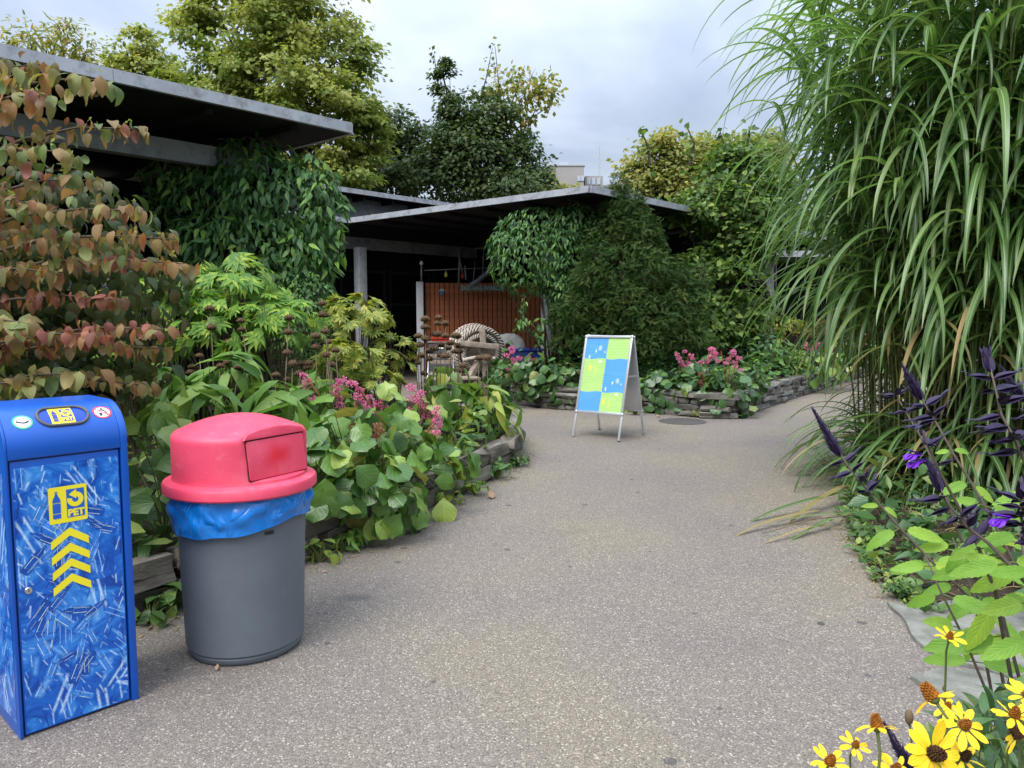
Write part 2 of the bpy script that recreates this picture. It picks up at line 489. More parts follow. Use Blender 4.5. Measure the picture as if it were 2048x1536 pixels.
def asphalt():
    m, nt, o = new_mat('exposed_aggregate_asphalt')
    co = nd(nt, 'ShaderNodeTexCoord').outputs['Object']
    dist = nd(nt, 'ShaderNodeTexNoise', None, Vector=co, Scale=60.0, Detail=2.0)
    wv = nd(nt, 'ShaderNodeVectorMath', {'operation': 'MULTIPLY_ADD'}, i0=dist.outputs[1], i1=(0.007, 0.007, 0), i2=co).outputs[0]
    v1 = nd(nt, 'ShaderNodeTexVoronoi', {'voronoi_dimensions': '2D'}, Vector=wv, Scale=150.0, Randomness=1.0)
    v2 = nd(nt, 'ShaderNodeTexVoronoi', {'voronoi_dimensions': '2D'}, Vector=wv, Scale=300.0, Randomness=1.0)
    r1 = nd(nt, 'ShaderNodeSeparateColor', None, Color=v1.outputs[1])
    r2 = nd(nt, 'ShaderNodeSeparateColor', None, Color=v2.outputs[1])
    stone = ramp(nt, r1.outputs[0], [(0.0, (0.135, 0.115, 0.098)), (0.3, (0.185, 0.16, 0.136)), (0.62, (0.225, 0.195, 0.165)), (0.86, (0.29, 0.255, 0.212)), (0.95, (0.40, 0.365, 0.31))])
    fine = ramp(nt, r2.outputs[0], [(0.0, (0.12, 0.102, 0.088)), (0.55, (0.19, 0.165, 0.14)), (0.93, (0.25, 0.22, 0.185)), (0.98, (0.33, 0.30, 0.255))])
    c = mix(nt, mth(nt, 'GREATER_THAN', r1.outputs[1], 0.45), stone, fine)
    gap = ramp(nt, v1.outputs[0], [(0.5, (1, 1, 1)), (0.78, (0.5, 0.5, 0.5))])
    c = mix(nt, 0.75, c, mix(nt, 1.0, c, gap, 'MULTIPLY'))
    big = nd(nt, 'ShaderNodeTexNoise', None, Vector=co, Scale=0.55, Detail=5.0, Roughness=0.55).outputs[0]
    tint = ramp(nt, big, [(0.32, (0.84, 0.82, 0.86)), (0.47, (0.94, 0.92, 0.92)), (0.6, (1.02, 1.0, 0.89)), (0.75, (0.93, 0.91, 0.91))])
    c = mix(nt, 1.0, c, tint, 'MULTIPLY')
    sp = nd(nt, 'ShaderNodeTexNoise', None, Vector=co, Scale=3.2, Detail=6.0, Roughness=0.7).outputs[0]
    c = mix(nt, mth(nt, 'MULTIPLY', ramp(nt, sp, [(0.62, (0, 0, 0)), (0.72, (1, 1, 1))]), 0.35), c, (0.085, 0.08, 0.08))
    vs = nd(nt, 'ShaderNodeTexVoronoi', {'voronoi_dimensions': '2D'}, Vector=wv, Scale=1.7, Randomness=1.0)
    rs_ = nd(nt, 'ShaderNodeSeparateColor', None, Color=vs.outputs[1])
    spot = mth(nt, 'LESS_THAN', vs.outputs[0], mth(nt, 'MULTIPLY', rs_.outputs[0], 0.045))
    c = mix(nt, mth(nt, 'MULTIPLY', spot, 0.7), c, (0.06, 0.055, 0.055))
    for (sx, sy, rx, ry, am) in ((-.83, 3.96, .22, .10, .55), (-.35, 3.0, .10, .06, .35), (.3, 5.2, .5, .2, .16), (1.0, 3.4, .6, .3, .14)):
        q = nd(nt, 'ShaderNodeVectorMath', {'operation': 'MULTIPLY_ADD'}, i0=co, i1=(1 / rx, 1 / ry, 0), i2=(-sx / rx, -sy / ry, 0)).outputs[0]
        dd = mth(nt, 'ADD', nd(nt, 'ShaderNodeVectorMath', {'operation': 'LENGTH'}, i0=q).outputs['Value'], mth(nt, 'MULTIPLY', sp, 0.8))
        c = mix(nt, mth(nt, 'MULTIPLY', ramp(nt, dd, [(0.5, (1, 1, 1)), (1.4, (0, 0, 0))]), am), c, (0.075, 0.072, 0.072))
    b = nd(nt, 'ShaderNodeBsdfPrincipled', None, Base_Color=c, Roughness=0.8)
    b.inputs['Specular IOR Level'].default_value = 0.3
    h = mth(nt, 'SUBTRACT', 1.0, v1.outputs[0])
    bb = nd(nt, 'ShaderNodeBump', None, Strength=0.45, Distance=0.006, Height=h)
    nt.links.new(bb.outputs[0], b.inputs['Normal']); nt.links.new(b.outputs[0], o.inputs[0])
    return m


M_asphalt = asphalt()
M_lawn = plain('rough_grass_ground', (0.05, 0.07, 0.025), 0.95, 0.1, 0, 0.4, 0.4)
g = MB().add([(-600, -300, 0), (600, -300, 0), (600, 900, 0), (-600, 900, 0)], [(0, 1, 2, 3)])
g.put('ground', M_lawn, None, Matrix.Translation((0, 0, -0.012)), kind='structure')
g = MB().add([(-12, -8, 0), (14, -8, 0), (26, 40, 0), (-14, 40, 0)], [(0, 1, 2, 3)])
g.put('path', M_asphalt, kind='structure')


def smooth_line(pts, n=4):
    """Catmull-Rom through 2-D points."""
    p = [np.array(q, float) for q in pts]; out = []
    for i in range(len(p) - 1):
        a, b, c, d = p[max(i - 1, 0)], p[i], p[i + 1], p[min(i + 2, len(p) - 1)]
        for k in range(n):
            t = k / n
            out.append(0.5 * (2 * b + (c - a) * t + (2 * a - 5 * b + 4 * c - d) * t * t + (3 * b - 3 * c + d - a) * t ** 3))
    out.append(p[-1])
    return out


LW = smooth_line([(-3.4, 1.5), (-2.7, 2.4), (-1.98, 3.4), (-1.3, 4.45), (-0.95, 5.15), (-0.6, 5.9), (-0.2, 6.85), (0.04, 7.7), (0.1, 8.7), (-0.1, 9.7), (-0.7, 10.4)])
RW = smooth_line([(-0.5, 13.7), (-0.2, 13.05), (0.4, 12.3), (0.98, 11.9), (2.08, 11.6), (2.65, 11.1), (3.2, 11.0), (3.9, 11.95), (5.2, 13.85), (7.0, 16.4), (8.84, 18.9), (14, 26)])
GE = smooth_line([(0.5, -1.0), (0.62, 0.6), (1.3, 1.9), (1.85, 2.5), (2.08, 3.05), (2.08, 3.6), (2.06, 4.0), (2.16, 4.6), (2.5, 5.6), (2.95, 6.6), (3.4, 7.6), (4.5, 9.6), (6.2, 12), (9.7, 17), (15, 24)])


def sheet(name, pts, z, mat, kind='structure', wob=0.0):
    rs = np.random.RandomState(3)
    mb = MB().add([(x, y, z) for x, y in pts], [tuple(range(len(pts)))])
    return mb.put(name, mat, kind=kind)


def bedtop(name, line, back, z0, rs):
    """Soil surface of a raised bed: uneven, from the wall's line to a line of points behind it."""
    n = len(line); m = 8; vs = []
    for i in range(n):
        a = np.array(line[i]); b = np.array(back[min(int(i * len(back) / n), len(back) - 1)], float)
        for k in range(m + 1):
            t = k / m; p = a * (1 - t) + b * t
            vs.append((p[0], p[1], z0 + rs.randn() * 0.02 + 0.06 * min(1, t * 4)))
    fs = [(i * (m + 1) + k, (i + 1) * (m + 1) + k, (i + 1) * (m + 1) + k + 1, i * (m + 1) + k + 1) for i in range(n - 1) for k in range(m)]
    MB().add(vs, fs).put(name, M_soil, kind='structure', smooth=True)


_rs = np.random.RandomState(11)
bedtop('bed_soil', LW, [(-6, 1.5), (-6, 4), (-6, 6), (-5, 8), (-4.2, 10), (-3, 11)], 0.24, _rs)
bedtop('bed_soil', RW, [(-0.4, 14.6), (0.5, 15), (2, 15.5), (4, 16), (6, 18), (8, 22), (12, 28)], 0.30, _rs)
sheet('border_soil', [tuple(p) for p in GE] + [(30, 24), (30, -1)], 0.006, M_soil)


def rock(mb, c, d, rz, rs, rough=0.12):
    """One block with uneven faces (26 vertices)."""
    bm = bmesh.new(); bmesh.ops.create_cube(bm, size=1.0)
    bmesh.ops.subdivide_edges(bm, edges=bm.edges, cuts=1, use_grid_fill=True)
    R = Matrix.Rotation(rz, 4, 'Z')
    vs = []
    for v in bm.verts:
        q = Vector((v.co.x * d[0], v.co.y * d[1], v.co.z * d[2]))
        corner = sum(abs(abs(k) - 0.5) < 1e-4 for k in v.co)
        if corner == 3:
            q *= 0.93
        elif corner == 2:
            q *= 0.985
        q += Vector((rs.randn() * d[0] * 0.03, rs.randn() * d[1] * rough * 0.5, rs.randn() * d[2] * rough * 0.5))
        vs.append(R @ q + Vector(c))
    mb.add(vs, [tuple(v.index for v in f.verts) for f in bm.faces]); bm.free()
    return mb


def stone_mat(name, a, b, c):
    m, nt, o = new_mat(name)
    co = nd(nt, 'ShaderNodeTexCoord').outputs['Object']
    oi = nd(nt, 'ShaderNodeObjectInfo').outputs['Random']
    st = nd(nt, 'ShaderNodeVectorMath', {'operation': 'MULTIPLY'}, i0=co, i1=(3.0, 3.0, 14.0)).outputs[0]
    n1 = nd(nt, 'ShaderNodeTexNoise', {'noise_dimensions': '4D'}, Vector=st, W=mth(nt, 'MULTIPLY', oi, 30.0), Scale=1.6, Detail=8.0, Roughness=0.7).outputs[0]
    n2 = nd(nt, 'ShaderNodeTexNoise', None, Vector=co, Scale=9.0, Detail=6.0, Roughness=0.65).outputs[0]
    cc = ramp(nt, mth(nt, 'ADD', n1, mth(nt, 'MULTIPLY', mth(nt, 'SUBTRACT', oi, 0.5), 0.3)), [(0.3, a), (0.5, b), (0.72, c)])
    cc = mix(nt, mth(nt, 'MULTIPLY', ramp(nt, n2, [(0.55, (0, 0, 0)), (0.7, (1, 1, 1))]), 0.4), cc, (0.06, 0.075, 0.03))
    bs = nd(nt, 'ShaderNodeBsdfPrincipled', None, Base_Color=cc, Roughness=0.9)
    bb = nd(nt, 'ShaderNodeBump', None, Strength=0.7, Distance=0.02, Height=n1)
    nt.links.new(bb.outputs[0], bs.inputs['Normal']); nt.links.new(bs.outputs[0], o.inputs[0])
    return m


M_stone = stone_mat('bed_stone', (0.045, 0.039, 0.031), (0.115, 0.10, 0.078), (0.23, 0.205, 0.17))
M_stone2 = stone_mat('grey_layered_stone', (0.055, 0.05, 0.045), (0.135, 0.125, 0.11), (0.26, 0.245, 0.215))


def stone_wall(name, label, line, courses, hh, lmin, lmax, depth, mat, seed, cat='wall', up=0):
    rs = np.random.RandomState(seed)
    t = thing(name, label, cat, (line[0][0], line[0][1], 0))
    base = Vector((line[0][0], line[0][1], 0))
    seg = [0.0]
    for i in range(1, len(line)):
        seg.append(seg[-1] + float(np.linalg.norm(line[i] - line[i - 1])))

    def pos(s):
        i = max(0, min(len(seg) - 2, int(np.searchsorted(seg, s)) - 1))
        k = (s - seg[i]) / max(1e-6, seg[i + 1] - seg[i]); d = line[i + 1] - line[i]
        return line[i] + d * k, math.atan2(d[1], d[0])
    for c in range(courses):
        s = -rs.rand() * lmin
        while s < seg[-1]:
            L = lmin + rs.rand() * (lmax - lmin)
            m_ = min(max(s + L / 2, 0.0), seg[-1]); p, a = pos(m_)
            nrm = Vector((-math.sin(a), math.cos(a), 0)) * up
            mb = MB()
            off = rs.randn() * 0.012 + depth * 0.5
            rock(mb, (0, 0, 0), (L - 0.014, depth, hh - 0.009), 0, rs, 0.16)
            M = Matrix.Translation(Vector((p[0], p[1], c * hh + hh / 2 + 0.002)) - base + Vector((-math.sin(a), math.cos(a), 0)) * off) @ Matrix.Rotation(a + rs.randn() * 0.012, 4, 'Z')
            mb.put('stone', mat, t, M, bevel=0.006)
            s += L
    return t


stone_wall('bed_wall', 'low brown stone edging of the bed behind the two bins', LW, 2, 0.145, 0.45, 1.0, 0.16, M_stone, 5)
stone_wall('bed_wall', 'layered grey stone edging of the bed behind the a-frame sign', RW, 4, 0.092, 0.28, 0.75, 0.18, M_stone2, 6)

# flagstones flush with the path
M_slate = plain('green_grey_slate', (0.175, 0.175, 0.15), 0.9, 0.15, 0, 0.45, 7.0, 0.8, 14, dirt=((0.16, 0.15, 0.13), 0.5))
for k, (pts, lab) in enumerate([
    ([(1.93, 3.86), (1.90, 3.6), (1.84, 3.36), (1.89, 3.2), (1.98, 3.12), (2.08, 3.02), (2.5, 3.0), (2.75, 3.3), (2.6, 3.7), (2.3, 3.88), (2.12, 3.8)], 'farther pale grey flagstone at the path edge under the salvia leaves'),
    ([(1.63, 3.05), (1.74, 3.10), (1.95, 3.10), (2.05, 2.99), (2.2, 2.8), (2.15, 2.4), (1.85, 2.2), (1.72, 2.42), (1.63, 2.68), (1.68, 2.85)], 'nearer pale grey flagstone behind the yellow flowers')]):
    c = np.mean(pts, 0)
    P = [(q[0] - c[0], q[1] - c[1]) for q in smooth_line(pts + [pts[0]], 3)[:-1]]
    rs = np.random.RandomState(k)
    P = [(x + rs.randn() * 0.007, y + rs.randn() * 0.007) for x, y in P]
    mb = MB().prism(P, 0.055)
    o = mb.put('flagstone', M_slate, None, Matrix.Translation((c[0], c[1], -0.035)), bevel=0.006)
    tag(o, lab, 'flagstone', 'flagstones at the path edge')

# dark manhole cover by the right bed and things lying on the path
M_iron = plain('dark_iron', (0.085, 0.078, 0.072), 0.7, 0.4, 0.3, 0.2, 20.0, 0.3)
mb = MB().lathe([(0.33, 0.0), (0.33, 0.004), (0.31, 0.006), (0.0005, 0.006)], 40)
p = gp(1365, 843)
mb.put('manhole_cover', M_iron, None, Matrix.Translation((p.x, p.y, 0.001)), smooth=True, auto=0.5)
tag(bpy.data.objects['manhole_cover'], 'round dark cover sunk in the path beside the right bed', 'cover')

# ------------------------------------------------------------------ buildings
def edge_bar(mb, a, b, z0, z1, th, out):
    a, b = Vector((a.x, a.y, 0)), Vector((b.x, b.y, 0)); d = (b - a).normalized()
    n = Vector((d.y, -d.x, 0)) * out
    vs = []
    for p in (a, b):
        for q in (p, p + n * th):
            vs += [(q.x, q.y, z0), (q.x, q.y, z1)]
    mb.add(vs, [(0, 1, 3, 2), (4, 6, 7, 5), (0, 4, 5, 1), (2, 3, 7, 6), (0, 2, 6, 4), (1, 5, 7, 3)])


def V2(x, y):
    return Vector((x, y, 0))


def flat_roof(parent, poly, z0, z1, edges, fz=0.03, th=0.035):
    """Slab over POLY with zinc trim along EDGES (pairs of corners)."""
    base = Vector(WM[parent.name].translation)
    P = [p - base for p in poly]
    mb = MB().prism([(p.x, p.y) for p in P], z1 - z0, Matrix.Translation((0, 0, z0)))
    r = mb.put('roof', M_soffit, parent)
    for a, b in edges:
        L = (b - a).length; n = max(1, round(L / 2.4)); k = 0
        for i in range(n):
            p, q = a.lerp(b, i / n) - base, a.lerp(b, (i + 1) / n) - base
            mb = MB(); d = (q - p).normalized()
            edge_bar(mb, p + d * 0.002, q - d * 0.002, z0 + 0.01, z1 + 0.012, th, 1)
            edge_bar(mb, p + d * 0.002, q - d * 0.002, z0 - 0.006, z0 + 0.009, th + 0.012, 1)
            mb.put('fascia', M_fascia, r)
    return r


def beam(parent, name, a, b, z0, z1, w, mat):
    base = Vector(WM[parent.name].translation)
    a, b = a - base, b - base
    mb = MB().bar((a.x, a.y, (z0 + z1) / 2), (b.x, b.y, (z0 + z1) / 2), w, z1 - z0)
    return mb.put(name, mat, parent)


def post(parent, x, y, z0, z1, w, mat, rz=0.0, name='post'):
    base = Vector(WM[parent.name].translation)
    mb = MB().box((0, 0, (z0 + z1) / 2), (w, w, z1 - z0))
    return mb.put(name, mat, parent, Matrix.Translation((x - base.x, y - base.y, 0)) @ Matrix.Rotation(rz, 4, 'Z'), bevel=0.008)


RZA = math.atan2(A2.y, A2.x)
P0 = V2(-1.71, 8.34)
pav = thing('garden_pavilion', 'open pavilion with flat dark roof and zinc edge behind the red-leaved shrub', 'building', (P0.x, P0.y, 0))
fl = flat_roof(pav, [P0, P0 + B2 * 5.5, P0 + B2 * 5.5 - A2 * 12, P0 - A2 * 12], 3.405, 3.495, [(P0 - A2 * 12, P0), (P0, P0 + B2 * 5.5)])
for i in range(12):
    a = P0 - A2 * (0.6 + i * 0.9)
    beam(pav, 'joist', a + B2 * 0.12, a + B2 * 5.3, 3.34, 3.402, 0.07, M_soffit)
beam(pav, 'beam', P0 + B2 * 0.85 - A2 * 11, P0 + B2 * 0.85 - A2 * 0.5, 3.0, 3.2, 0.14, M_beam)
beam(pav, 'beam', P0 + B2 * 4.6 - A2 * 11, P0 + B2 * 4.6 - A2 * 0.5, 3.0, 3.2, 0.14, M_beam)
for t in (0.85, 4.8, 8.6):
    q = P0 + B2 * 0.85 - A2 * t
    post(pav, q.x, q.y, 0.2, 3.0, 0.16, M_beam, RZA)
# back wall of dark boards, added so no sky light comes through
base = P0
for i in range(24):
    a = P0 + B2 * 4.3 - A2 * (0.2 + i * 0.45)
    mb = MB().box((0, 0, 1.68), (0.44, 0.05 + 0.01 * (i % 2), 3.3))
    mb.put('added_wall_panel', M_darkwood, pav, Matrix.Translation(a - base) @ Matrix.Rotation(RZA, 4, 'Z'))

for i in range(8):  # side wall of dark boards, added to block bright sky behind the climber
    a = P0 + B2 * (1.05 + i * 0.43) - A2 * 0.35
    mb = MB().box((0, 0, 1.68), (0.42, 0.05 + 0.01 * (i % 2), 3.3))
    mb.put('added_wall_panel', M_darkwood, pav, Matrix.Translation(a - base) @ Matrix.Rotation(RZA + PI / 2, 4, 'Z'))

# bathing house: L-shaped flat roof, clerestory roof behind it
C1 = V2(1.22, 12.3); C2 = C1 + B2 * 6.2
house = thing('bathing_house', 'low dark building with flat zinc-edged roofs behind the wooden wheel', 'building', (C1.x, C1.y, 0))
hb = C1
poly = [C1, C1 + A2 * 15, C1 + A2 * 15 + B2 * 11, C2 - A2 * 3.4 + B2 * 4.8, C2 - A2 * 3.4, C2]
flat_roof(house, poly, 3.405, 3.495, [(C1 + A2 * 15, C1)[::-1], (C1, C2)[::-1], (C2, C2 - A2 * 3.4)[::-1]], th=0.035)
# clerestory
D0, D1 = V2(-4.02, 17.08), V2(-4.02, 17.08) + A2 * 4.3
flat_roof(house, [D0 - A2 * 1.5, D1, D1 + B2 * 3.4, D0 - A2 * 1.5 + B2 * 3.4], 4.2, 4.29, [(D0 - A2 * 1.5, D1)])
beam(house, 'clerestory_wall', D0 + B2 * 0.55 - A2 * 1.4, D1 + B2 * 0.55 - A2 * 0.2, 3.5, 4.19, 0.1, M_beam)
for i in range(5):
    a = D0 + A2 * (0.2 + i * 0.85)
    beam(house, 'joist', a + B2 * 0.08, a + B2 * 0.48, 4.09, 4.196, 0.06, M_soffit)
for i in range(7):
    a = C1 + B2 * (0.5 + i * 0.95)
    beam(house, 'joist', a + A2 * 0.12, a + A2 * 3.4, 3.34, 3.402, 0.07, M_soffit)
beam(house, 'beam', C2 + B2 * 0.7 - A2 * 3.2, C2 + B2 * 0.7 + A2 * 4.5, 2.95, 3.2, 0.14, M_beam)
q = C2 + B2 * 0.7 + A2 * 0.62
p = at(720, 487, 17.0)
post(house, p.x, 17.0, 0.0, 2.95, 0.2, M_white, RZA)
p = at(1093, 700, 15.6)
post(house, p.x, 15.6, 0.0, 3.36, 0.17, M_white, RZA)
# dark inner walls with window panes
I0, I1 = C2 - A2 * 3.2 + B2 * 2.6, C2 + B2 * 2.6 + A2 * 6.2
I2 = I1 - B2 * 7.2
I3 = I2 + A2 * 9
for a, b in ((I0, I1), (I1, I2), (I2, I3)):
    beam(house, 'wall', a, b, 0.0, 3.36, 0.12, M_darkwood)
M_frame = plain('dark_green_frame', (0.03, 0.04, 0.045), 0.5, 0.4)
nw = 6
for i in range(nw):
    a = I0.lerp(I1, (i + 0.08) / nw); b = I0.lerp(I1, (i + 0.92) / nw)
    n = -B2 * 0.075
    mbf = MB()
    for p, q, z0, z1 in ((a, b, 2.55, 2.62), (a, b, 1.72, 1.78), (a, b, 0.42, 0.5)):
        pp, qq = p + n - hb, q + n - hb
        mbf.bar((pp.x, pp.y, (z0 + z1) / 2), (qq.x, qq.y, (z0 + z1) / 2), 0.05, z1 - z0)
    d = (b - a).normalized()
    for p in (a - d * 0.03, b + d * 0.03):
        pp = p + n - hb
        mbf.box((pp.x, pp.y, 1.5), (0.058, 0.058, 2.3), rz=RZA)
    w = mbf.put('window', M_frame, house)
    pp, qq = a - B2 * 0.066 - hb, b - B2 * 0.066 - hb
    MB().bar((pp.x, pp.y, 1.52), (qq.x, qq.y, 1.52), 0.006, 2.05).put('pane', M_glassdark, w)

rs = np.random.RandomState(17)
ROOF_LITTER = [tuple(C1.lerp(C2, min(1.0, max(.35, .78 + rs.randn() * .17))) + A2 * (.05 + abs(rs.randn()) * .35)) for _ in range(420)]
# red-brown slatted screen with its white end post
s0, s1 = at(850, 565, 17.0), at(1108, 566, 17.3)
scr = thing('slatted_screen', 'red-brown upright slat screen under the dark roof behind the wooden wheel', 'screen', (s0.x, s0.y, 0))
ns = 27; rs = np.random.RandomState(8)
for i in range(ns):
    q = s0.lerp(s1, (i + 0.5) / ns)
    w = (s1 - s0).length / ns
    MB().box((0, 0, 1.12), (w * 0.86, 0.03, 2.12)).put('slat', M_slat, scr, Matrix.Translation((q.x - s0.x, q.y - s0.y + rs.rand() * 0.006, 0)))
MB().box(((s1.x - s0.x) / 2, (s1.y - s0.y) / 2 + 0.06, 1.1), (s1.x - s0.x, 0.03, 2.05), rz=math.atan2(s1.y - s0.y, s1.x - s0.x)).put('backing_board', M_darkwood, scr)
e = at(840, 565, 16.9)
MB().box((0, 0, 1.1), (0.15, 0.15, 2.2)).put('end_post', M_white, scr, Matrix.Translation((e.x - s0.x, e.y - s0.y, 0)), bevel=0.006)

# concrete pillar and dark opening of the wing farther right
p = at(1537, 580, 18.5)
t = thing('garden_shelter', 'grey concrete pillar and dark roofed shelter half hidden by the climbing shrubs', 'building', (p.x, 18.5, 0))
MB().box((0, 0, 1.4), (0.28, 0.28, 2.8)).put('pillar', M_concrete, t, bevel=0.01)
MB().box((1.3, 0.9, 1.4), (2.2, 0.1, 2.7)).put('wall', M_darkwood, t)
MB().box((0.9, 0.6, 2.89), (3.4, 2.2, 0.14)).put('roof', M_fascia, t)

# apartment block far away and its aerial
M_far = plain('tan_render', (0.34, 0.31, 0.30), 0.9, 0.2, 0, 0.06, 0.3)
M_far2 = plain('pale_blue_panel', (0.42, 0.47, 0.54), 0.8, 0.2, 0, 0.05, 0.3)
Yb = 150.0
b0 = at(1140, 330, Yb)
blk = thing('apartment_block', 'far beige apartment block rising above the roof edge', 'building', (b0.x, Yb, 0))


def bx_px(x0, x1, y0, Y, dep, mat, name, parent=blk, base=b0, zb=0.0):
    a = at(x0, y0, Y); b = at(x1, y0, Y)
    return MB().box(((a.x + b.x) / 2 - base.x, Y - Yb + dep / 2, (a.z + zb) / 2), (b.x - a.x, dep, a.z - zb)).put(name, mat, parent)


bx_px(1098, 1168, 333, Yb, 9, M_far, 'wall')
bx_px(1096, 1170, 330, Yb - 0.1, 9.4, M_far, 'roof', zb=at(1100, 332.4, Yb).z)
bx_px(1120, 1136, 324, Yb + 2, 4, M_far2, 'lift_housing', zb=at(1100, 329, Yb).z)
bx_px(1170, 1206, 352, Yb + 3, 8, M_far, 'wing')
for xx in (1155, 1162):
    w = bx_px(xx, xx + 6, 352, Yb - 0.15, 0.3, M_far2, 'window', zb=at(1100, 362, Yb).z)
for xx in (1174, 1184, 1194):
    bx_px(xx, xx + 7, 356, Yb + 2.85, 0.3, M_far2, 'window', zb=at(1100, 364, Yb).z)
p = at(1198, 352, 160); q = at(1198, 291, 160)
mb = MB()
for sx in (-0.25, 0.25):
    mb.tube([(sx, 0, 0), (sx * 0.5, 0, q.z - 2), (0, 0, q.z)], 0.09, 5)
for k in range(12):
    z = p.z + k * (q.z - p.z) / 13
    mb.bar((-0.22, 0, z), (0.22, 0, z + 0.5), 0.06)
tag(mb.put('radio_mast', plain('mast_grey', (0.45, 0.47, 0.5)), None, Matrix.Translation((p.x, 160, 0))), 'thin grey lattice mast beside the far apartment block', 'mast')

# ------------------------------------------------------------------ recycling bin
def curve_decal(polys, fn, mat_i, mb):
    """Flat outlines bent onto a surface: cut fine, then each corner sent through FN(u, v) -> point."""
    for P in polys:
        bm = bmesh.new()
        f = bm.faces.new([bm.verts.new((x, y, 0)) for x, y in P])
        bmesh.ops.triangulate(bm, faces=[f])
        for _ in range(2):
            L = [e for e in bm.edges if e.calc_length() > 0.014]
            if L:
                bmesh.ops.subdivide_edges(bm, edges=L, cuts=1)
                bmesh.ops.triangulate(bm, faces=bm.faces[:])
        bm.verts.index_update()
        mb.m = mat_i
        mb.add([fn(v.co.x, v.co.y) for v in bm.verts], [tuple(v.index for v in q.verts) for q in bm.faces])
        bm.free()


def rrect(x0, y0, x1, y1, r, n=5):
    out = []
    for cx, cy, a0 in ((x1 - r, y1 - r, 0), (x0 + r, y1 - r, 90), (x0 + r, y0 + r, 180), (x1 - r, y0 + r, 270)):
        for k in range(n + 1):
            a = math.radians(a0 + 90 * k / n); out.append((cx + r * math.cos(a), cy + r * math.sin(a)))
    return out


def arc_band(cx, cy, r0, r1, a0, a1, n=22):
    """Quads of a ring between two angles."""
    q = []
    for k in range(n):
        a, b = (math.radians(a0 + (a1 - a0) * t / n) for t in (k, k + 1))
        q.append([(cx + r0 * math.cos(a), cy + r0 * math.sin(a)), (cx + r1 * math.cos(a), cy + r1 * math.sin(a)),
                  (cx + r1 * math.cos(b), cy + r1 * math.sin(b)), (cx + r0 * math.cos(b), cy + r0 * math.sin(b))])
    return q


def disc(cx, cy, r, n=32):
    return [(cx + r * math.cos(2 * PI * k / n), cy + r * math.sin(2 * PI * k / n)) for k in range(n)]


BOTTLE = [[(.165, .925), (.235, .925), (.235, .885), (.165, .885)],
          [(.17, .87), (.23, .87), (.245, .80), (.285, .73), (.305, .66), (.305, .605), (.095, .605), (.095, .66), (.115, .73), (.155, .80)],
          [(.095, .585), (.305, .585), (.305, .30), (.095, .30)],
          [(.095, .28), (.305, .28), (.305, .18), (.285, .135), (.26, .16), (.23, .13), (.2, .16), (.17, .13), (.14, .16), (.115, .135), (.095, .18)]]


def text_polys(body, size, x, y, bold=0.0):
    t = MB(); text_mb(body, size, Matrix.Identity(4), t, bold)
    return [[(t.v[i].x + x, t.v[i].y + y) for i in f] for f in t.f]


def pet_logo(fn, w, parent, mats):
    """The square mark: bottle on the one side, turning arrow and the three letters on the other; fn(u, v, lift)."""
    S = lambda polys: [[((x - .5) * w, (y - .5) * w) for x, y in P] for P in polys]
    mb = MB()
    curve_decal(S([rrect(0, 0, 1, 1.06, .05)]), lambda u, v: fn(u, v, .0006), 0, mb)
    logo = mb.put('recycling_mark', mats, parent)
    mb = MB(); curve_decal(S(BOTTLE), lambda u, v: fn(u, v, .0012), 1, mb); mb.put('bottle_symbol', mats, logo)
    mb = MB(); curve_decal(S([[(.46, .13), (.93, .13), (.93, .95), (.46, .95)]]), lambda u, v: fn(u, v, .0012), 1, mb)
    mb.put('mark_field', mats, logo)
    mb = MB()
    curve_decal(S(arc_band(.69, .645, .085, .215, 165, 440)), lambda u, v: fn(u, v, .0018), 0, mb)
    curve_decal(S([[(.72, .93), (.72, .66), (.53, .79), (.56, .83)]]), lambda u, v: fn(u, v, .0019), 0, mb)
    mb.put('turning_arrow', mats, logo)
    mb = MB(); curve_decal(S(text_polys('PET', .27, .695, .255, .014)), lambda u, v: fn(u, v, .0018), 0, mb)
    mb.put('lettering', mats, logo)


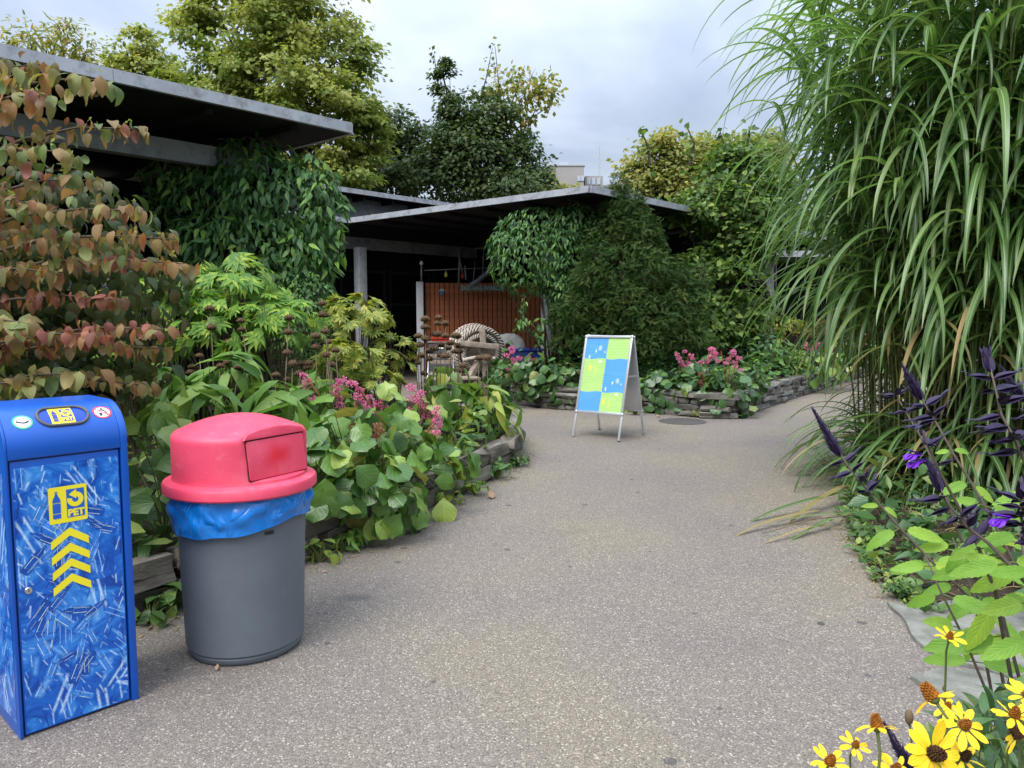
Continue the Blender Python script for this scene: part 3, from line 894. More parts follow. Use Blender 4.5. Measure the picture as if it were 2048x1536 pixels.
def bottle_print():
    m, nt, o = new_mat('printed_plastic_bottles')
    co = nd(nt, 'ShaderNodeTexCoord').outputs['Object']
    s = nd(nt, 'ShaderNodeSeparateXYZ', None, Vector=co)
    xy = nd(nt, 'ShaderNodeCombineXYZ', None, X=mth(nt, 'ADD', s.outputs[0], s.outputs[1]), Y=s.outputs[2]).outputs[0]
    wob = nd(nt, 'ShaderNodeTexNoise', None, Vector=xy, Scale=9.0, Detail=3.0)
    n1 = nd(nt, 'ShaderNodeTexNoise', None, Vector=xy, Scale=7.0, Detail=7.0, Roughness=0.65, Distortion=1.6).outputs[0]
    c = ramp(nt, n1, [(0.28, (0.003, 0.03, 0.20)), (0.40, (0.006, 0.075, 0.40)), (0.50, (0.012, 0.14, 0.56)), (0.60, (0.05, 0.27, 0.72)), (0.74, (0.22, 0.50, 0.86))])

    def streaks(c, sc, hw, hl, bright, amt, off, lines):
        q = nd(nt, 'ShaderNodeVectorMath', {'operation': 'MULTIPLY_ADD'}, i0=xy, i1=(sc, sc, 0), i2=(off, off * 1.7, 0)).outputs[0]
        v = nd(nt, 'ShaderNodeTexVoronoi', {'voronoi_dimensions': '2D'}, Vector=q, Scale=1.0)
        d = nd(nt, 'ShaderNodeVectorMath', {'operation': 'SUBTRACT'}, i0=q, i1=v.outputs[2]).outputs[0]
        cs = nd(nt, 'ShaderNodeSeparateColor', None, Color=v.outputs[1])
        r = nd(nt, 'ShaderNodeVectorRotate', {'rotation_type': 'Z_AXIS'}, Vector=d, Angle=mth(nt, 'ADD', 0.35, mth(nt, 'MULTIPLY', cs.outputs[0], 1.9)))
        e = nd(nt, 'ShaderNodeSeparateXYZ', None, Vector=r.outputs[0])
        ln = mth(nt, 'MULTIPLY', hl, mth(nt, 'ADD', 0.3, cs.outputs[1]))
        inx = mth(nt, 'MULTIPLY', mth(nt, 'SUBTRACT', ln, mth(nt, 'ABSOLUTE', e.outputs[0])), 9.0, clamp=True)
        y = e.outputs[1]
        if lines:      # a bottle: two or three parallel glints
            y = mth(nt, 'PINGPONG', mth(nt, 'ADD', y, mth(nt, 'MULTIPLY', cs.outputs[2], 0.1)), 0.075)
            lim = mth(nt, 'LESS_THAN', mth(nt, 'ABSOLUTE', e.outputs[1]), 0.17)
            inx = mth(nt, 'MULTIPLY', inx, lim)
        iny = mth(nt, 'SUBTRACT', 1.0, mth(nt, 'DIVIDE', mth(nt, 'ABSOLUTE', y), mth(nt, 'MULTIPLY', hw, mth(nt, 'ADD', 0.5, cs.outputs[2]))), clamp=True)
        f = mth(nt, 'MULTIPLY', mth(nt, 'MULTIPLY', inx, iny), mth(nt, 'MULTIPLY', mth(nt, 'GREATER_THAN', cs.outputs[1], 0.35), amt))
        tx = nd(nt, 'ShaderNodeTexNoise', None, Vector=xy, Scale=70.0, Detail=3.0).outputs[0]
        f = mth(nt, 'MULTIPLY', f, mth(nt, 'MULTIPLY', tx, 1.9), clamp=True)
        return mix(nt, f, c, bright)
    c = streaks(c, 5.5, 0.030, 0.46, (0.62, 0.80, 0.96), 0.8, 0.0, True)
    c = streaks(c, 8.0, 0.026, 0.46, (0.50, 0.72, 0.94), 0.7, 5.3, True)
    c = streaks(c, 9.0, 0.12, 0.42, (0.16, 0.42, 0.82), 0.8, 3.1, False)
    c = streaks(c, 15.0, 0.05, 0.44, (0.003, 0.03, 0.22), 0.9, 9.1, False)
    c = streaks(c, 17.0, 0.055, 0.40, (0.70, 0.85, 0.97), 0.7, 7.7, False)
    c = streaks(c, 30.0, 0.10, 0.34, (0.50, 0.74, 0.95), 0.45, 1.3, False)
    b = nd(nt, 'ShaderNodeBsdfPrincipled', None, Base_Color=c, Roughness=0.28)
    b.inputs['Specular IOR Level'].default_value = 0.45
    nt.links.new(b.outputs[0], o.inputs[0])
    return m


M_blue = plain('blue_powder_coat', (0.003, 0.085, 0.44), 0.3, 0.5, 0, 0.06, 4.0, 0.05, 200, dirt=((0.02, 0.07, 0.36), 0.35))
M_print = bottle_print()
M_yel = plain('yellow_vinyl', (0.90, 0.76, 0.03), 0.4, 0.4, 0, 0.03)
M_lblue = plain('blue_vinyl', (0.02, 0.12, 0.50), 0.4, 0.4, 0, 0.05)
M_rim = plain('dark_rubber_rim', (0.09, 0.088, 0.09), 0.6, 0.4)
M_wst = plain('white_sticker', (0.72, 0.74, 0.74), 0.45, 0.4, 0, 0.03)
M_gst = plain('green_sticker', (0.04, 0.42, 0.20), 0.45, 0.4, 0, 0.05)
M_rst = plain('red_sticker', (0.62, 0.05, 0.06), 0.45, 0.4, 0, 0.05)
M_kst = plain('black_print', (0.02, 0.02, 0.025), 0.5, 0.4, 0, 0.1)
M_metal = plain('lock_metal', (0.6, 0.6, 0.6), 0.25, 0.5, 0.9, 0.05)

W, DEP, HF, HT = 0.405, 0.40, 1.03, 1.17
pb = thing('recycling_bin', 'tall blue bottle recycling bin with rounded top and yellow arrows on its door', 'recycling bin', (-1.735, 2.59, 0), math.atan2(.732, .681))
prof = [(0.0, 0.0), (0.0, HF)] + [(0.17 - 0.17 * math.cos(a), HF + (HT - HF) * math.sin(a)) for a in np.linspace(0.08, PI / 2, 14)] + [(DEP - 0.02, HT), (DEP, HT - 0.02), (DEP, 0.0)]
mb = MB()
# shell: side plates, hood, back; the front is left as a frame round the door
n = len(prof)
for x0, x1 in ((0.0, 0.011), (W - 0.026, W)):
    Mx = Matrix(((0, 0, 1, x0), (1, 0, 0, 0), (0, 1, 0, 0), (0, 0, 0, 1)))
    mb.prism(prof, x1 - x0, Mx)
hood = [(0.0, 0.998)] + prof[1:-1] + [(DEP, 0.998)]
mb.prism(hood, W - 0.037 - 0.0004, Matrix(((0, 0, 1, 0.0112), (1, 0, 0, 0), (0, 1, 0, 0), (0, 0, 0, 1))))
mb.box((0.0112 + (W - 0.0374) / 2, DEP / 2 + 0.012, 0.499), (W - 0.0376, DEP - 0.026, 0.996))
mb.put('body', M_blue, pb, bevel=0.0035)
mb = MB().box((0.0112 + 0.006 + (W - 0.049) / 2, 0.012, 0.5), (W - 0.0495, 0.012, 0.983))
door = mb.put('door', M_blue, pb, bevel=0.003)
x0, x1, z0, z1 = 0.0225, W - 0.037, 0.014, 0.968
film = MB().add([(x0, 0.0054, z0), (x1, 0.0054, z0), (x1, 0.0054, z1), (x0, 0.0054, z1)], [(0, 1, 2, 3)])
rs = np.random.RandomState(21)
for k in range(34):                                    # the printed picture: a heap of clear bottles with their glints
    cx, cz, a, L = rs.uniform(x0 + .05, x1 - .05), rs.uniform(z0 + .07, z1 - .07), rs.choice([.6, -.7, 1.2, 2.2, .1, 2.6]) + rs.randn() * .3, rs.uniform(.10, .17)
    ca, sa = math.cos(a), math.sin(a)
    tr = lambda p, q, l: Vector((min(max(cx + (p - .2) * L * ca - (q - .5) * L * sa, x0 + .001), x1 - .001), 0.0054 - l, min(max(cz + (p - .2) * L * sa + (q - .5) * L * ca, z0 + .001), z1 - .001)))
    film.m = 1 + k % 2
    for P in BOTTLE:
        film.add([tr(p, q, .0003 + k * .00003) for p, q in P], [tuple(range(len(P)))])
    film.m = 3
    for gx, gw, y0_, y1_ in ((.13, .014, .25, .62), (.26, .009, .2, .6), (.285, .006, .3, .75), (.18, .006, .62, .84)):
        film.add([tr(p, q, .0014 + k * .00003) for p, q in ((gx, y0_), (gx + gw, y0_ + .02), (gx + gw, y1_), (gx, y1_ - .03))], [(0, 1, 2, 3)])
film.put('printed_film', [M_print, plain('print_light_blue', (.05, .24, .70), .28, .45, 0, .3, 30.0), plain('print_deep_blue', (.008, .08, .40), .28, .45, 0, .4, 30.0), plain('print_glint', (.62, .80, .95), .28, .45, 0, .3, 60.0)], door)
MB().add([(-0.0008, 0.03, 0.05), (-0.0008, DEP - 0.03, 0.05), (-0.0008, DEP - 0.03, 0.95), (-0.0008, 0.03, 0.95)], [(3, 2, 1, 0)]).put('side_film', M_print, pb)
fd = lambda cx, cz: (lambda u, v, l: (cx + u, 0.0034 - l, cz + v))
pet_logo(fd(0.192, 0.812), 0.126, pb, [M_yel, M_lblue])
for k in range(4):
    z = 0.705 - k * 0.057
    pts = [(-.0625, -.048), (-.0625, -.019), (0, .024), (.0625, -.019), (.0625, -.048), (0, -.006)]
    mb = MB(); f = fd(0.192, z)
    curve_decal([pts[:3] + [pts[5]], [pts[2], pts[3], pts[4], pts[5]]], lambda u, v: f(u, v, .0007), 0, mb)
    mb.put('chevron', M_yel, pb)
Mr = Matrix.Translation((0.052, 0.006, 0.53)) @ Matrix.Rotation(PI / 2, 4, 'X')
lk = MB().lathe([(0.0125, -0.002), (0.0125, 0.004), (0.011, 0.006), (0.0005, 0.006)], 24, Mr).put('lock', M_metal, pb, smooth=True, auto=0.6)
MB().box((0.052, -0.0006, 0.53), (0.002, 0.002, 0.009)).put('keyhole', M_kst, lk)


def hoodpt(u, v, l):
    """u along the bin's width, v metres up the curved front from its lower edge."""
    a = v / 0.245 * PI / 2
    y, z = 0.17 - 0.17 * math.cos(a), HF + 0.14 * math.sin(a)
    ny, nz = -math.cos(a) * 0.14, math.sin(a) * 0.17
    k = math.hypot(ny, nz)
    return Vector((u, y + ny / k * l, z + nz / k * l))


st = []
HX, HV, HL, HH = 0.205, 0.128, 0.083, 0.045
for k in range(48):
    a = 2 * PI * k / 48
    st.append(hoodpt(HX + (HL - HH) * (1 if math.cos(a) > 0 else -1) * min(1, abs(math.cos(a)) * 6) + HH * math.cos(a), HV + HH * math.sin(a), 0.003))
st.append(st[0])
MB().tube(st, 0.0055, 8).put('opening_rim', M_rim, pb, smooth=True)
flp = MB(); curve_decal([[(HX + (HL - HH) * (1 if math.cos(a) > 0 else -1) + HH * math.cos(a), HV + HH * math.sin(a)) for a in np.linspace(0.01, 2 * PI + .01, 30)[:-1]]], lambda u, v: hoodpt(u, v, 0.0006), 0, flp)
flap = flp.put('opening_flap', plain('blue_flap', (0.006, 0.05, 0.40), 0.35, 0.5), pb)
pet_logo(lambda u, v, l: hoodpt(HX - 0.004 + u, HV + v - 0.001, l + 0.0008), 0.077, pb, [M_yel, plain('violet_blue_vinyl', (0.05, 0.05, 0.33), 0.4)])
for cx, cv, ringm, nm in ((0.073, 0.113, M_gst, 'bottle_sticker'), (0.338, 0.128, M_rst, 'no_litter_sticker')):
    fs = lambda l: (lambda u, v: hoodpt(cx + u, cv + v, l))
    mb = MB(); curve_decal([disc(0, 0, 0.031)], fs(.0007), 0, mb)
    sk = mb.put(nm, [M_wst], pb)
    mb = MB(); curve_decal(arc_band(0, 0, .0265, .0325, 0, 360, 36), fs(.0012), 0, mb); mb.put('ring', [ringm], sk)
    mb = MB()
    if ringm is M_gst:     # a crushed bottle lying across
        curve_decal([[(-.021, .003), (-.018, .006), (-.008, .0), (.004, -.003), (.013, .001), (.021, .007), (.02, -.001), (.013, -.007), (.003, -.0085), (-.008, -.006), (-.02, -.001)]], fs(.0012), 0, mb)
        mb.put('bottle_symbol', [M_kst], sk)
    else:                  # figure throwing litter at a basket, struck out
        curve_decal([disc(.002, .018, .004, 12), [(-.003, .013), (.006, .013), (.013, .004), (.016, -.004), (.012, -.006), (.008, .002), (.002, .006)],
                     [(.012, -.006), (.016, -.004), (.017, -.018), (.013, -.018)], [(-.003, .013), (.0, .009), (-.010, .006), (-.011, .009)]], fs(.0012), 0, mb)
        curve_decal([[(-.013, -.004), (-.001, -.004), (-.003, -.019), (-.011, -.019)]], fs(.0012), 0, mb)
        mb.put('figure_symbol', [M_kst], sk)
        mb = MB(); a = math.radians(-40); c_, s_ = math.cos(a), math.sin(a)
        curve_decal([[(x * c_ - y * s_, x * s_ + y * c_) for x, y in ((-.028, -.002), (.028, -.002), (.028, .002), (-.028, .002))]], fs(.0017), 0, mb)
        mb.put('bar', [M_rst], sk)

# ------------------------------------------------------------------ grey litter can with red lid
M_grey = plain('grey_plastic', (0.115, 0.135, 0.155), 0.5, 0.4, 0, 0.07, 5.0, 0.12, 150, dirt=((0.14, 0.15, 0.16), 0.5))


def red_plastic():
    m, nt, o = new_mat('faded_red_plastic')
    co = nd(nt, 'ShaderNodeTexCoord').outputs['Object']
    n1 = nd(nt, 'ShaderNodeTexNoise', None, Vector=co, Scale=4.0, Detail=8.0, Roughness=0.65).outputs[0]
    n2 = nd(nt, 'ShaderNodeTexNoise', None, Vector=co, Scale=38.0, Detail=5.0, Roughness=0.7).outputs[0]
    c = ramp(nt, n1, [(0.3, (0.66, 0.045, 0.095)), (0.55, (0.72, 0.07, 0.13)), (0.75, (0.74, 0.13, 0.185))])
    c = mix(nt, mth(nt, 'MULTIPLY', ramp(nt, n2, [(0.62, (0, 0, 0)), (0.74, (1, 1, 1))]), 0.3), c, (0.34, 0.03, 0.05))
    n3 = nd(nt, 'ShaderNodeTexNoise', None, Vector=nd(nt, 'ShaderNodeVectorMath', {'operation': 'MULTIPLY'}, i0=co, i1=(9, 9, 34)).outputs[0], Scale=1.0, Detail=9.0, Roughness=0.75, Distortion=1.0).outputs[0]
    c = mix(nt, mth(nt, 'MULTIPLY', ramp(nt, n3, [(0.58, (0, 0, 0)), (0.68, (1, 1, 1))]), 0.28), c, (0.80, 0.30, 0.34))
    n4 = nd(nt, 'ShaderNodeTexNoise', None, Vector=nd(nt, 'ShaderNodeVectorMath', {'operation': 'MULTIPLY'}, i0=co, i1=(26, 5, 40)).outputs[0], Scale=1.0, Detail=8.0, Roughness=0.75).outputs[0]
    c = mix(nt, mth(nt, 'MULTIPLY', ramp(nt, n4, [(0.66, (0, 0, 0)), (0.72, (1, 1, 1))]), 0.5), c, (0.10, 0.03, 0.04))
    return m, nt, o, co, c, n2


m, nt, o, co, c, n2 = red_plastic()
b = nd(nt, 'ShaderNodeBsdfPrincipled', None, Base_Color=c, Roughness=0.5); b.inputs['Specular IOR Level'].default_value = 0.4
bb = nd(nt, 'ShaderNodeBump', None, Strength=0.08, Distance=0.004, Height=n2); nt.links.new(bb.outputs[0], b.inputs['Normal'])
nt.links.new(b.outputs[0], o.inputs[0]); M_red = m
m, nt, o, co, c, n2 = red_plastic(); m.name = 'rubbed_red_plastic'
s = nd(nt, 'ShaderNodeVectorMath', {'operation': 'MULTIPLY'}, i0=co, i1=(6.6, 9.5, 0)).outputs[0]
wn = nd(nt, 'ShaderNodeTexNoise', None, Vector=co, Scale=12.0, Detail=6.0).outputs[0]
rr = mth(nt, 'ADD', nd(nt, 'ShaderNodeVectorMath', {'operation': 'LENGTH'}, i0=s).outputs['Value'], mth(nt, 'MULTIPLY', wn, 0.7))
c = mix(nt, ramp(nt, rr, [(0.45, (0.95, 0.95, 0.95)), (1.5, (0, 0, 0))]), c, (0.66, 0.012, 0.03))
b = nd(nt, 'ShaderNodeBsdfPrincipled', None, Base_Color=c, Roughness=0.45); nt.links.new(b.outputs[0], o.inputs[0]); M_redflap = m

tc = thing('litter_can', 'round grey litter can with faded red domed lid and blue liner', 'litter can', (-1.215, 3.40, 0))
mb = MB().lathe([(0.2, 0.0), (0.236, 0.002), (0.246, 0.012), (0.249, 0.03), (0.244, 0.036), (0.2555, 0.045), (0.27, 0.5), (0.279, 0.70), (0.285, 0.74)], 72)
can = mb.put('can', M_grey, tc, smooth=True, auto=0.7)
ang = math.atan2(-3.4, 1.215) + math.radians(22.5)
for k in (-1, 1):
    a = ang + k * 0.037
    MB().box((0, 0, 0), (0.003, 0.019, 0.014)).put('maker_mark', M_kst, can, Matrix.Translation((0.2758 * math.cos(a), 0.2758 * math.sin(a), 0.575)) @ Matrix.Rotation(a, 4, 'Z'))
# liner bag: a skirt with folds
rs = np.random.RandomState(2); mb = MB(); nA, nZ = 144, 12
ph = rs.rand(8) * 6
vs = []
for i in range(nZ + 1):
    t = i / nZ
    for k in range(nA):
        a = 2 * PI * k / nA
        low = 0.585 + 0.026 * math.sin(a * 2 + 2.2) + 0.012 * abs(math.sin(a * 2.5 + ph[0])) + 0.003 * math.sin(a * 11 + ph[1])
        z = 0.748 * (1 - t) + low * t
        r = 0.2865 + 0.014 * math.sin(PI * min(1, t * 1.15)) ** 0.8 + 0.010 * t
        fold = math.sin(a * 9 + 5 * t + ph[2]) * 0.5 + math.sin(a * 17 - 9 * t + ph[3]) * 0.32 + math.sin(a * 5 + 11 * t + ph[4]) * 0.4
        r += 0.010 * math.sin(PI * min(1, t * 1.05)) * abs(fold) ** 0.7 * (1 if fold > 0 else -1)
        vs.append((r * math.cos(a), r * math.sin(a), z))
mb.add(vs, [(i * nA + k, i * nA + (k + 1) % nA, (i + 1) * nA + (k + 1) % nA, (i + 1) * nA + k) for i in range(nZ) for k in range(nA)])
m, nt, o = new_mat('blue_bin_liner')
co = nd(nt, 'ShaderNodeTexCoord').outputs['Object']
wn = mth(nt, 'ABSOLUTE', mth(nt, 'SUBTRACT', nd(nt, 'ShaderNodeTexNoise', None, Vector=co, Scale=4.6, Detail=2.5, Roughness=0.45, Distortion=1.4).outputs[0], 0.5))
b = nd(nt, 'ShaderNodeBsdfPrincipled', None, Base_Color=(0.006, 0.17, 0.56, 1), Roughness=0.24)
b.inputs['Specular IOR Level'].default_value = 0.55
bb = nd(nt, 'ShaderNodeBump', None, Strength=1.0, Distance=0.06, Height=wn); nt.links.new(bb.outputs[0], b.inputs['Normal'])
nt.links.new(b.outputs[0], o.inputs[0])
bag = mb.mesh('liner_bag', m, smooth=True)
put('liner_bag', bag, tc)
# lid with a flat sloping face on one side
FA = math.radians(-31); FN = Vector((math.cos(FA), math.sin(FA), 0))


def cutface(p):
    if 0.802 < p.z < 1.045:
        d = 0.243 - (p.z - 0.8) * 0.13
        k = p.x * FN.x + p.y * FN.y
        if k > d:
            p = p - FN * (k - d)
    return p


lp = [(0.30, 0.728), (0.322, 0.730), (0.328, 0.737), (0.328, 0.768), (0.322, 0.778), (0.30, 0.786), (0.289, 0.789), (0.2875, 0.796), (0.2870, 0.8)]
lp += [(0.2865, z) for z in np.linspace(0.806, 0.965, 14)] + [(0.284, 0.977), (0.274, 0.989), (0.255, 0.998), (0.21, 1.017), (0.16, 1.035), (0.10, 1.05), (0.05, 1.057), (0.0005, 1.06)]
lid = MB().lathe(lp, 120, None, cutface).put('lid', M_red, tc, smooth=True, auto=math.radians(38))
# visor above the flap, flap, and a dark plate painting the shade in its gap
tilt = math.atan(0.13)
Mf = Matrix.Translation(FN * (0.243 - 0.085 * 0.13) + Vector((0, 0, 0.890))) @ Matrix.Rotation(FA + PI / 2, 4, 'Z') @ Matrix.Rotation(PI / 2 - tilt, 4, 'X')
MB().prism(rrect(-0.162, -0.088, 0.162, 0.086, 0.012), 0.004, Mf @ Matrix.Translation((0, 0, -0.002))).put('flap_gap_shade', plain('gap_shade', (0.10, 0.01, 0.015), 0.8), lid)
fl = MB().prism(rrect(-0.157, -0.083, 0.157, 0.081, 0.010), 0.007).put('flap', M_redflap, tc, Mf, bevel=0.002)
Mv = Mf @ Matrix.Translation((0, 0.098, 0))
vis = MB().prism([(-0.172, -0.011), (0.172, -0.011), (0.150, 0.012), (0.08, 0.026), (0, 0.032), (-0.08, 0.026), (-0.150, 0.012)], 0.017, Mv @ Matrix.Translation((0, 0, -0.006)))
vis.put('visor', M_red, lid, bevel=0.004)

# ------------------------------------------------------------------ a-frame sign
def poster():
    m, nt, o = new_mat('printed_poster')
    co = nd(nt, 'ShaderNodeTexCoord').outputs['Object']
    s = nd(nt, 'ShaderNodeSeparateXYZ', None, Vector=co)
    x, y = s.outputs[0], s.outputs[1]
    wv = mth(nt, 'MULTIPLY', mth(nt, 'SINE', mth(nt, 'MULTIPLY', x, 22.0)), 0.007)
    yw = mth(nt, 'ADD', y, wv)
    lr = mth(nt, 'GREATER_THAN', x, mth(nt, 'MULTIPLY', mth(nt, 'SINE', mth(nt, 'MULTIPLY', y, 19.0)), 0.003))
    mid = mth(nt, 'MULTIPLY', mth(nt, 'LESS_THAN', yw, 0.195), mth(nt, 'GREATER_THAN', yw, -0.215))
    green = mth(nt, 'ABSOLUTE', mth(nt, 'SUBTRACT', mid, lr))
    c = mix(nt, green, (0.10, 0.33, 0.74), (0.40, 0.62, 0.20))
    # rows of small type, fountain sprays and splashes
    ln = mth(nt, 'GREATER_THAN', mth(nt, 'SINE', mth(nt, 'MULTIPLY', y, 330.0)), 0.45)
    tw = nd(nt, 'ShaderNodeTexNoise', None, Vector=nd(nt, 'ShaderNodeVectorMath', {'operation': 'MULTIPLY'}, i0=co, i1=(60, 260, 1)).outputs[0], Scale=1.0, Detail=2.0).outputs[0]
    blk = nd(nt, 'ShaderNodeTexNoise', None, Vector=nd(nt, 'ShaderNodeVectorMath', {'operation': 'MULTIPLY'}, i0=co, i1=(2, 9, 1)).outputs[0], Scale=1.0, Detail=1.0).outputs[0]
    tf = mth(nt, 'MULTIPLY', mth(nt, 'MULTIPLY', ln, mth(nt, 'GREATER_THAN', tw, 0.42)), mth(nt, 'GREATER_THAN', blk, 0.42))
    c = mix(nt, mth(nt, 'MULTIPLY', tf, 0.34), c, mix(nt, 1.0, c, (0.35, 0.45, 0.6), 'MULTIPLY'))

    def blob(c, px, py, sx, sy, col, amt):
        q = nd(nt, 'ShaderNodeVectorMath', {'operation': 'MULTIPLY_ADD'}, i0=co, i1=(1 / sx, 1 / sy, 0), i2=(-px / sx, -py / sy, 0)).outputs[0]
        nz = nd(nt, 'ShaderNodeTexNoise', None, Vector=co, Scale=30.0, Detail=5.0, Roughness=0.65).outputs[0]
        d = mth(nt, 'ADD', nd(nt, 'ShaderNodeVectorMath', {'operation': 'LENGTH'}, i0=q).outputs['Value'], mth(nt, 'MULTIPLY', nz, 0.8))
        return mix(nt, mth(nt, 'MULTIPLY', ramp(nt, d, [(0.6, (1, 1, 1)), (1.5, (0, 0, 0))]), amt), c, col)
    W_ = (0.80, 0.88, 0.92); Y_ = (0.72, 0.66, 0.06)
    for px, py, sx, sy, col, a in ((-0.24, 0.215, 0.022, 0.05, W_, .9), (-0.155, 0.29, 0.02, 0.05, W_, .75), (-0.10, 0.33, 0.055, 0.07, W_, .4), (-0.03, 0.28, 0.02, 0.035, W_, .5), (-0.08, 0.16, 0.05, 0.03, W_, .85),
                                   (-0.21, 0.08, 0.05, 0.10, Y_, .8), (-0.13, 0.05, 0.05, 0.12, Y_, .35), (0.05, -0.175, 0.022, 0.05, W_, .9), (0.135, -0.10, 0.02, 0.05, W_, .75), (0.20, -0.07, 0.055, 0.07, W_, .4), (0.255, -0.11, 0.02, 0.035, W_, .5),
                                   (0.21, -0.235, 0.045, 0.03, W_, .85), (0.045, -0.33, 0.04, 0.09, Y_, .85), (0.12, -0.36, 0.05, 0.10, Y_, .35)):
        c = blob(c, px, py, sx, sy, col, a)
    b = nd(nt, 'ShaderNodeBsdfPrincipled', None, Base_Color=c, Roughness=0.3)
    b.inputs['Specular IOR Level'].default_value = 0.5
    nt.links.new(b.outputs[0], o.inputs[0])
    return m


LF, RF, LB, RB = (gp(*q) for q in ((1143, 873), (1240, 885), (1197, 860), (1290, 870)))
cen = (LF + RF + LB + RB) / 4
sg = thing('a_frame_sign', 'silver a-frame board with blue and green checked poster standing on the path', 'sign', cen)
u = ((RF - LF).normalized() + (RB - LB).normalized()).normalized()
HS = 1.235


def side(a, b, sgn):
    mid = (a + b) / 2 - cen; top = Vector((0, 0, HS)) + Vector((mid.x, mid.y, 0)) * 0.03
    v = (top - mid); L = v.length; v = v.normalized()
    x = (u - v * u.dot(v)).normalized() * sgn
    z = x.cross(v)
    M = Matrix(((x.x, v.x, z.x, mid.x), (x.y, v.y, z.y, mid.y), (x.z, v.z, z.z, mid.z), (0, 0, 0, 1)))
    return M, L


for (a, b, sgn, front) in ((LF, RF, 1, True), (RB, LB, 1, False)):
    M, L = side(a, b, sgn if front else -1)
    if not front:
        M = side(LB, RB, -1)[0]
    wv = 0.335
    y0 = 0.31
    for sx in (-1, 1):
        MB().box((sx * (wv - 0.013), 0.16, 0.0), (0.026, 0.32, 0.018)).put('leg', M_alu, sg, M, bevel=0.003)
        MB().box((sx * (wv - 0.013), 0.006, 0.0), (0.030, 0.016, 0.022)).put('foot_cap', M_rim, sg, M)
    mb = MB()
    for sx in (-1, 1):
        mb.box((sx * (wv - 0.014), (y0 + L) / 2, 0.004), (0.028, L - y0 - 0.03, 0.024))
    mb.box((0, y0 + 0.014, 0.0045), (2 * wv - 0.02, 0.03, 0.023)); mb.box((0, L - 0.014, 0.0045), (2 * wv - 0.02, 0.03, 0.023))
    fr = mb.put('frame', M_alu, sg, M, bevel=0.005)
    for sx in (-1, 1):
        for yy in (y0 + 0.012, L - 0.012):
            MB().lathe([(0.017, -0.009), (0.017, 0.017), (0.012, 0.019), (0.0005, 0.019)], 16, Matrix.Translation((sx * (wv - 0.012), yy, 0))).put('corner_piece', M_alu, fr, smooth=True, auto=0.6)
    MB().box((0, (y0 + L) / 2, -0.002), (2 * wv - 0.05, L - y0 - 0.05, 0.006)).put('back_panel', M_alu, sg, M)
    if front:
        hh = (L - y0 - 0.056) / 2
        yc = (y0 + L) / 2
        P = MB().add([(-wv + 0.027, -hh, 0), (wv - 0.027, -hh, 0), (wv - 0.027, hh, 0), (-wv + 0.027, hh, 0)], [(0, 1, 2, 3)])
        P.put('poster', poster(), sg, M @ Matrix.Translation((0, yc, 0.003)))
for sx in (-1, 1):
    f0 = side(LF, RF, 1)[0] @ Vector((sx * 0.31, 0.78, 0)); b0_ = side(LB, RB, -1)[0] @ Vector((-sx * 0.31, 0.78, 0))
    MB().bar(f0, b0_, 0.012, 0.02).put('stay', M_alu, sg)

# ------------------------------------------------------------------ rope wheel on its wooden stand, and what stands about under the roof
c = gp(972, 800); ws = thing('rope_wheel', 'big wooden wheel wound with thick old rope on a weathered trestle', 'wheel', (c.x, c.y, 0))
Y = c.y
L_ = lambda px, py, dy=0.0: at(px, py, Y + dy) - Vector((c.x, c.y, 0))
ax = Vector((-0.40, 0.90, 0.12)).normalized()
ct = L_(964, 708, 0.06)
Mq = ax.to_track_quat('Z', 'Y').to_matrix().to_4x4()
Rw = 0.43
hub = MB().lathe([(0.30, 0.02), (0.30, 0.06), (0.0005, 0.06)][::-1] and [(0.0005, 0.09), (0.30, 0.09), (0.36, 0.10), (0.36, 0.55), (0.0005, 0.55)], 32, Matrix.Translation(ct) @ Mq).put('drum', M_oldwood, ws, smooth=True, auto=0.5)
for k in range(7):
    path = []; rr = Rw + 0.012 * math.sin(k * 2.1) if k < 6 else 0.32
    dz = 0.07 + k * 0.09 if k < 6 else 0.05
    for q in range(41):
        a = 2 * PI * q / 40
        path.append(ct + ax * dz + (Mq.to_3x3() @ Vector((math.cos(a), math.sin(a), 0))) * (rr + 0.006 * math.sin(a * 5 + k)))
    tr = MB().tube(path, 0.034, 8, cap=False).put('rope_turn', M_ropedk, ws, smooth=True)
    for j in range(3):                                     # the lay of the rope: strands twisting round it
        pt = []
        for q in range(241):
            a = 2 * PI * q / 240; s_ = a * 15 + j * 2.094
            rad = (Mq.to_3x3() @ Vector((math.cos(a), math.sin(a), 0)))
            pt.append(ct + ax * (dz + 0.034 * math.sin(s_)) + rad * (rr + 0.034 * math.cos(s_)))
        MB().tube(pt, 0.016, 4, cap=False).put('rope_strand', M_rope, tr, smooth=True)
MB().bar(L_(964, 655), L_(974, 795), 0.105, 0.09, up=(0, 1, 0)).put('post', M_oldwood, ws, bevel=0.01)
MB().bar(L_(922, 686, -.1), L_(999, 694, -.1), 0.09, 0.09, up=(0, 1, 0)).put('cross_arm', M_oldwood, ws, bevel=0.01)
MB().bar(L_(962, 715, 0), L_(930, 772, -.25), 0.11, 0.10).put('brace', M_oldwood, ws, bevel=0.01)
MB().bar(L_(970, 722, 0), L_(989, 768, .3), 0.11, 0.10).put('brace', M_oldwood, ws, bevel=0.01)
MB().bar(L_(968, 715, 0.05), L_(955, 765, 1.1), 0.11, 0.10).put('brace', M_oldwood, ws, bevel=0.01)
MB().bar(ct - ax * 0.12, ct + ax * 0.7, 0.07).put('axle', M_oldwood, ws)
MB().tube([L_(926, 720, -.12), L_(950, 715, -.14), L_(975, 719, -.13), L_(990, 716, -.1)], 0.03, 7).put('rope_tie', M_rope, ws)

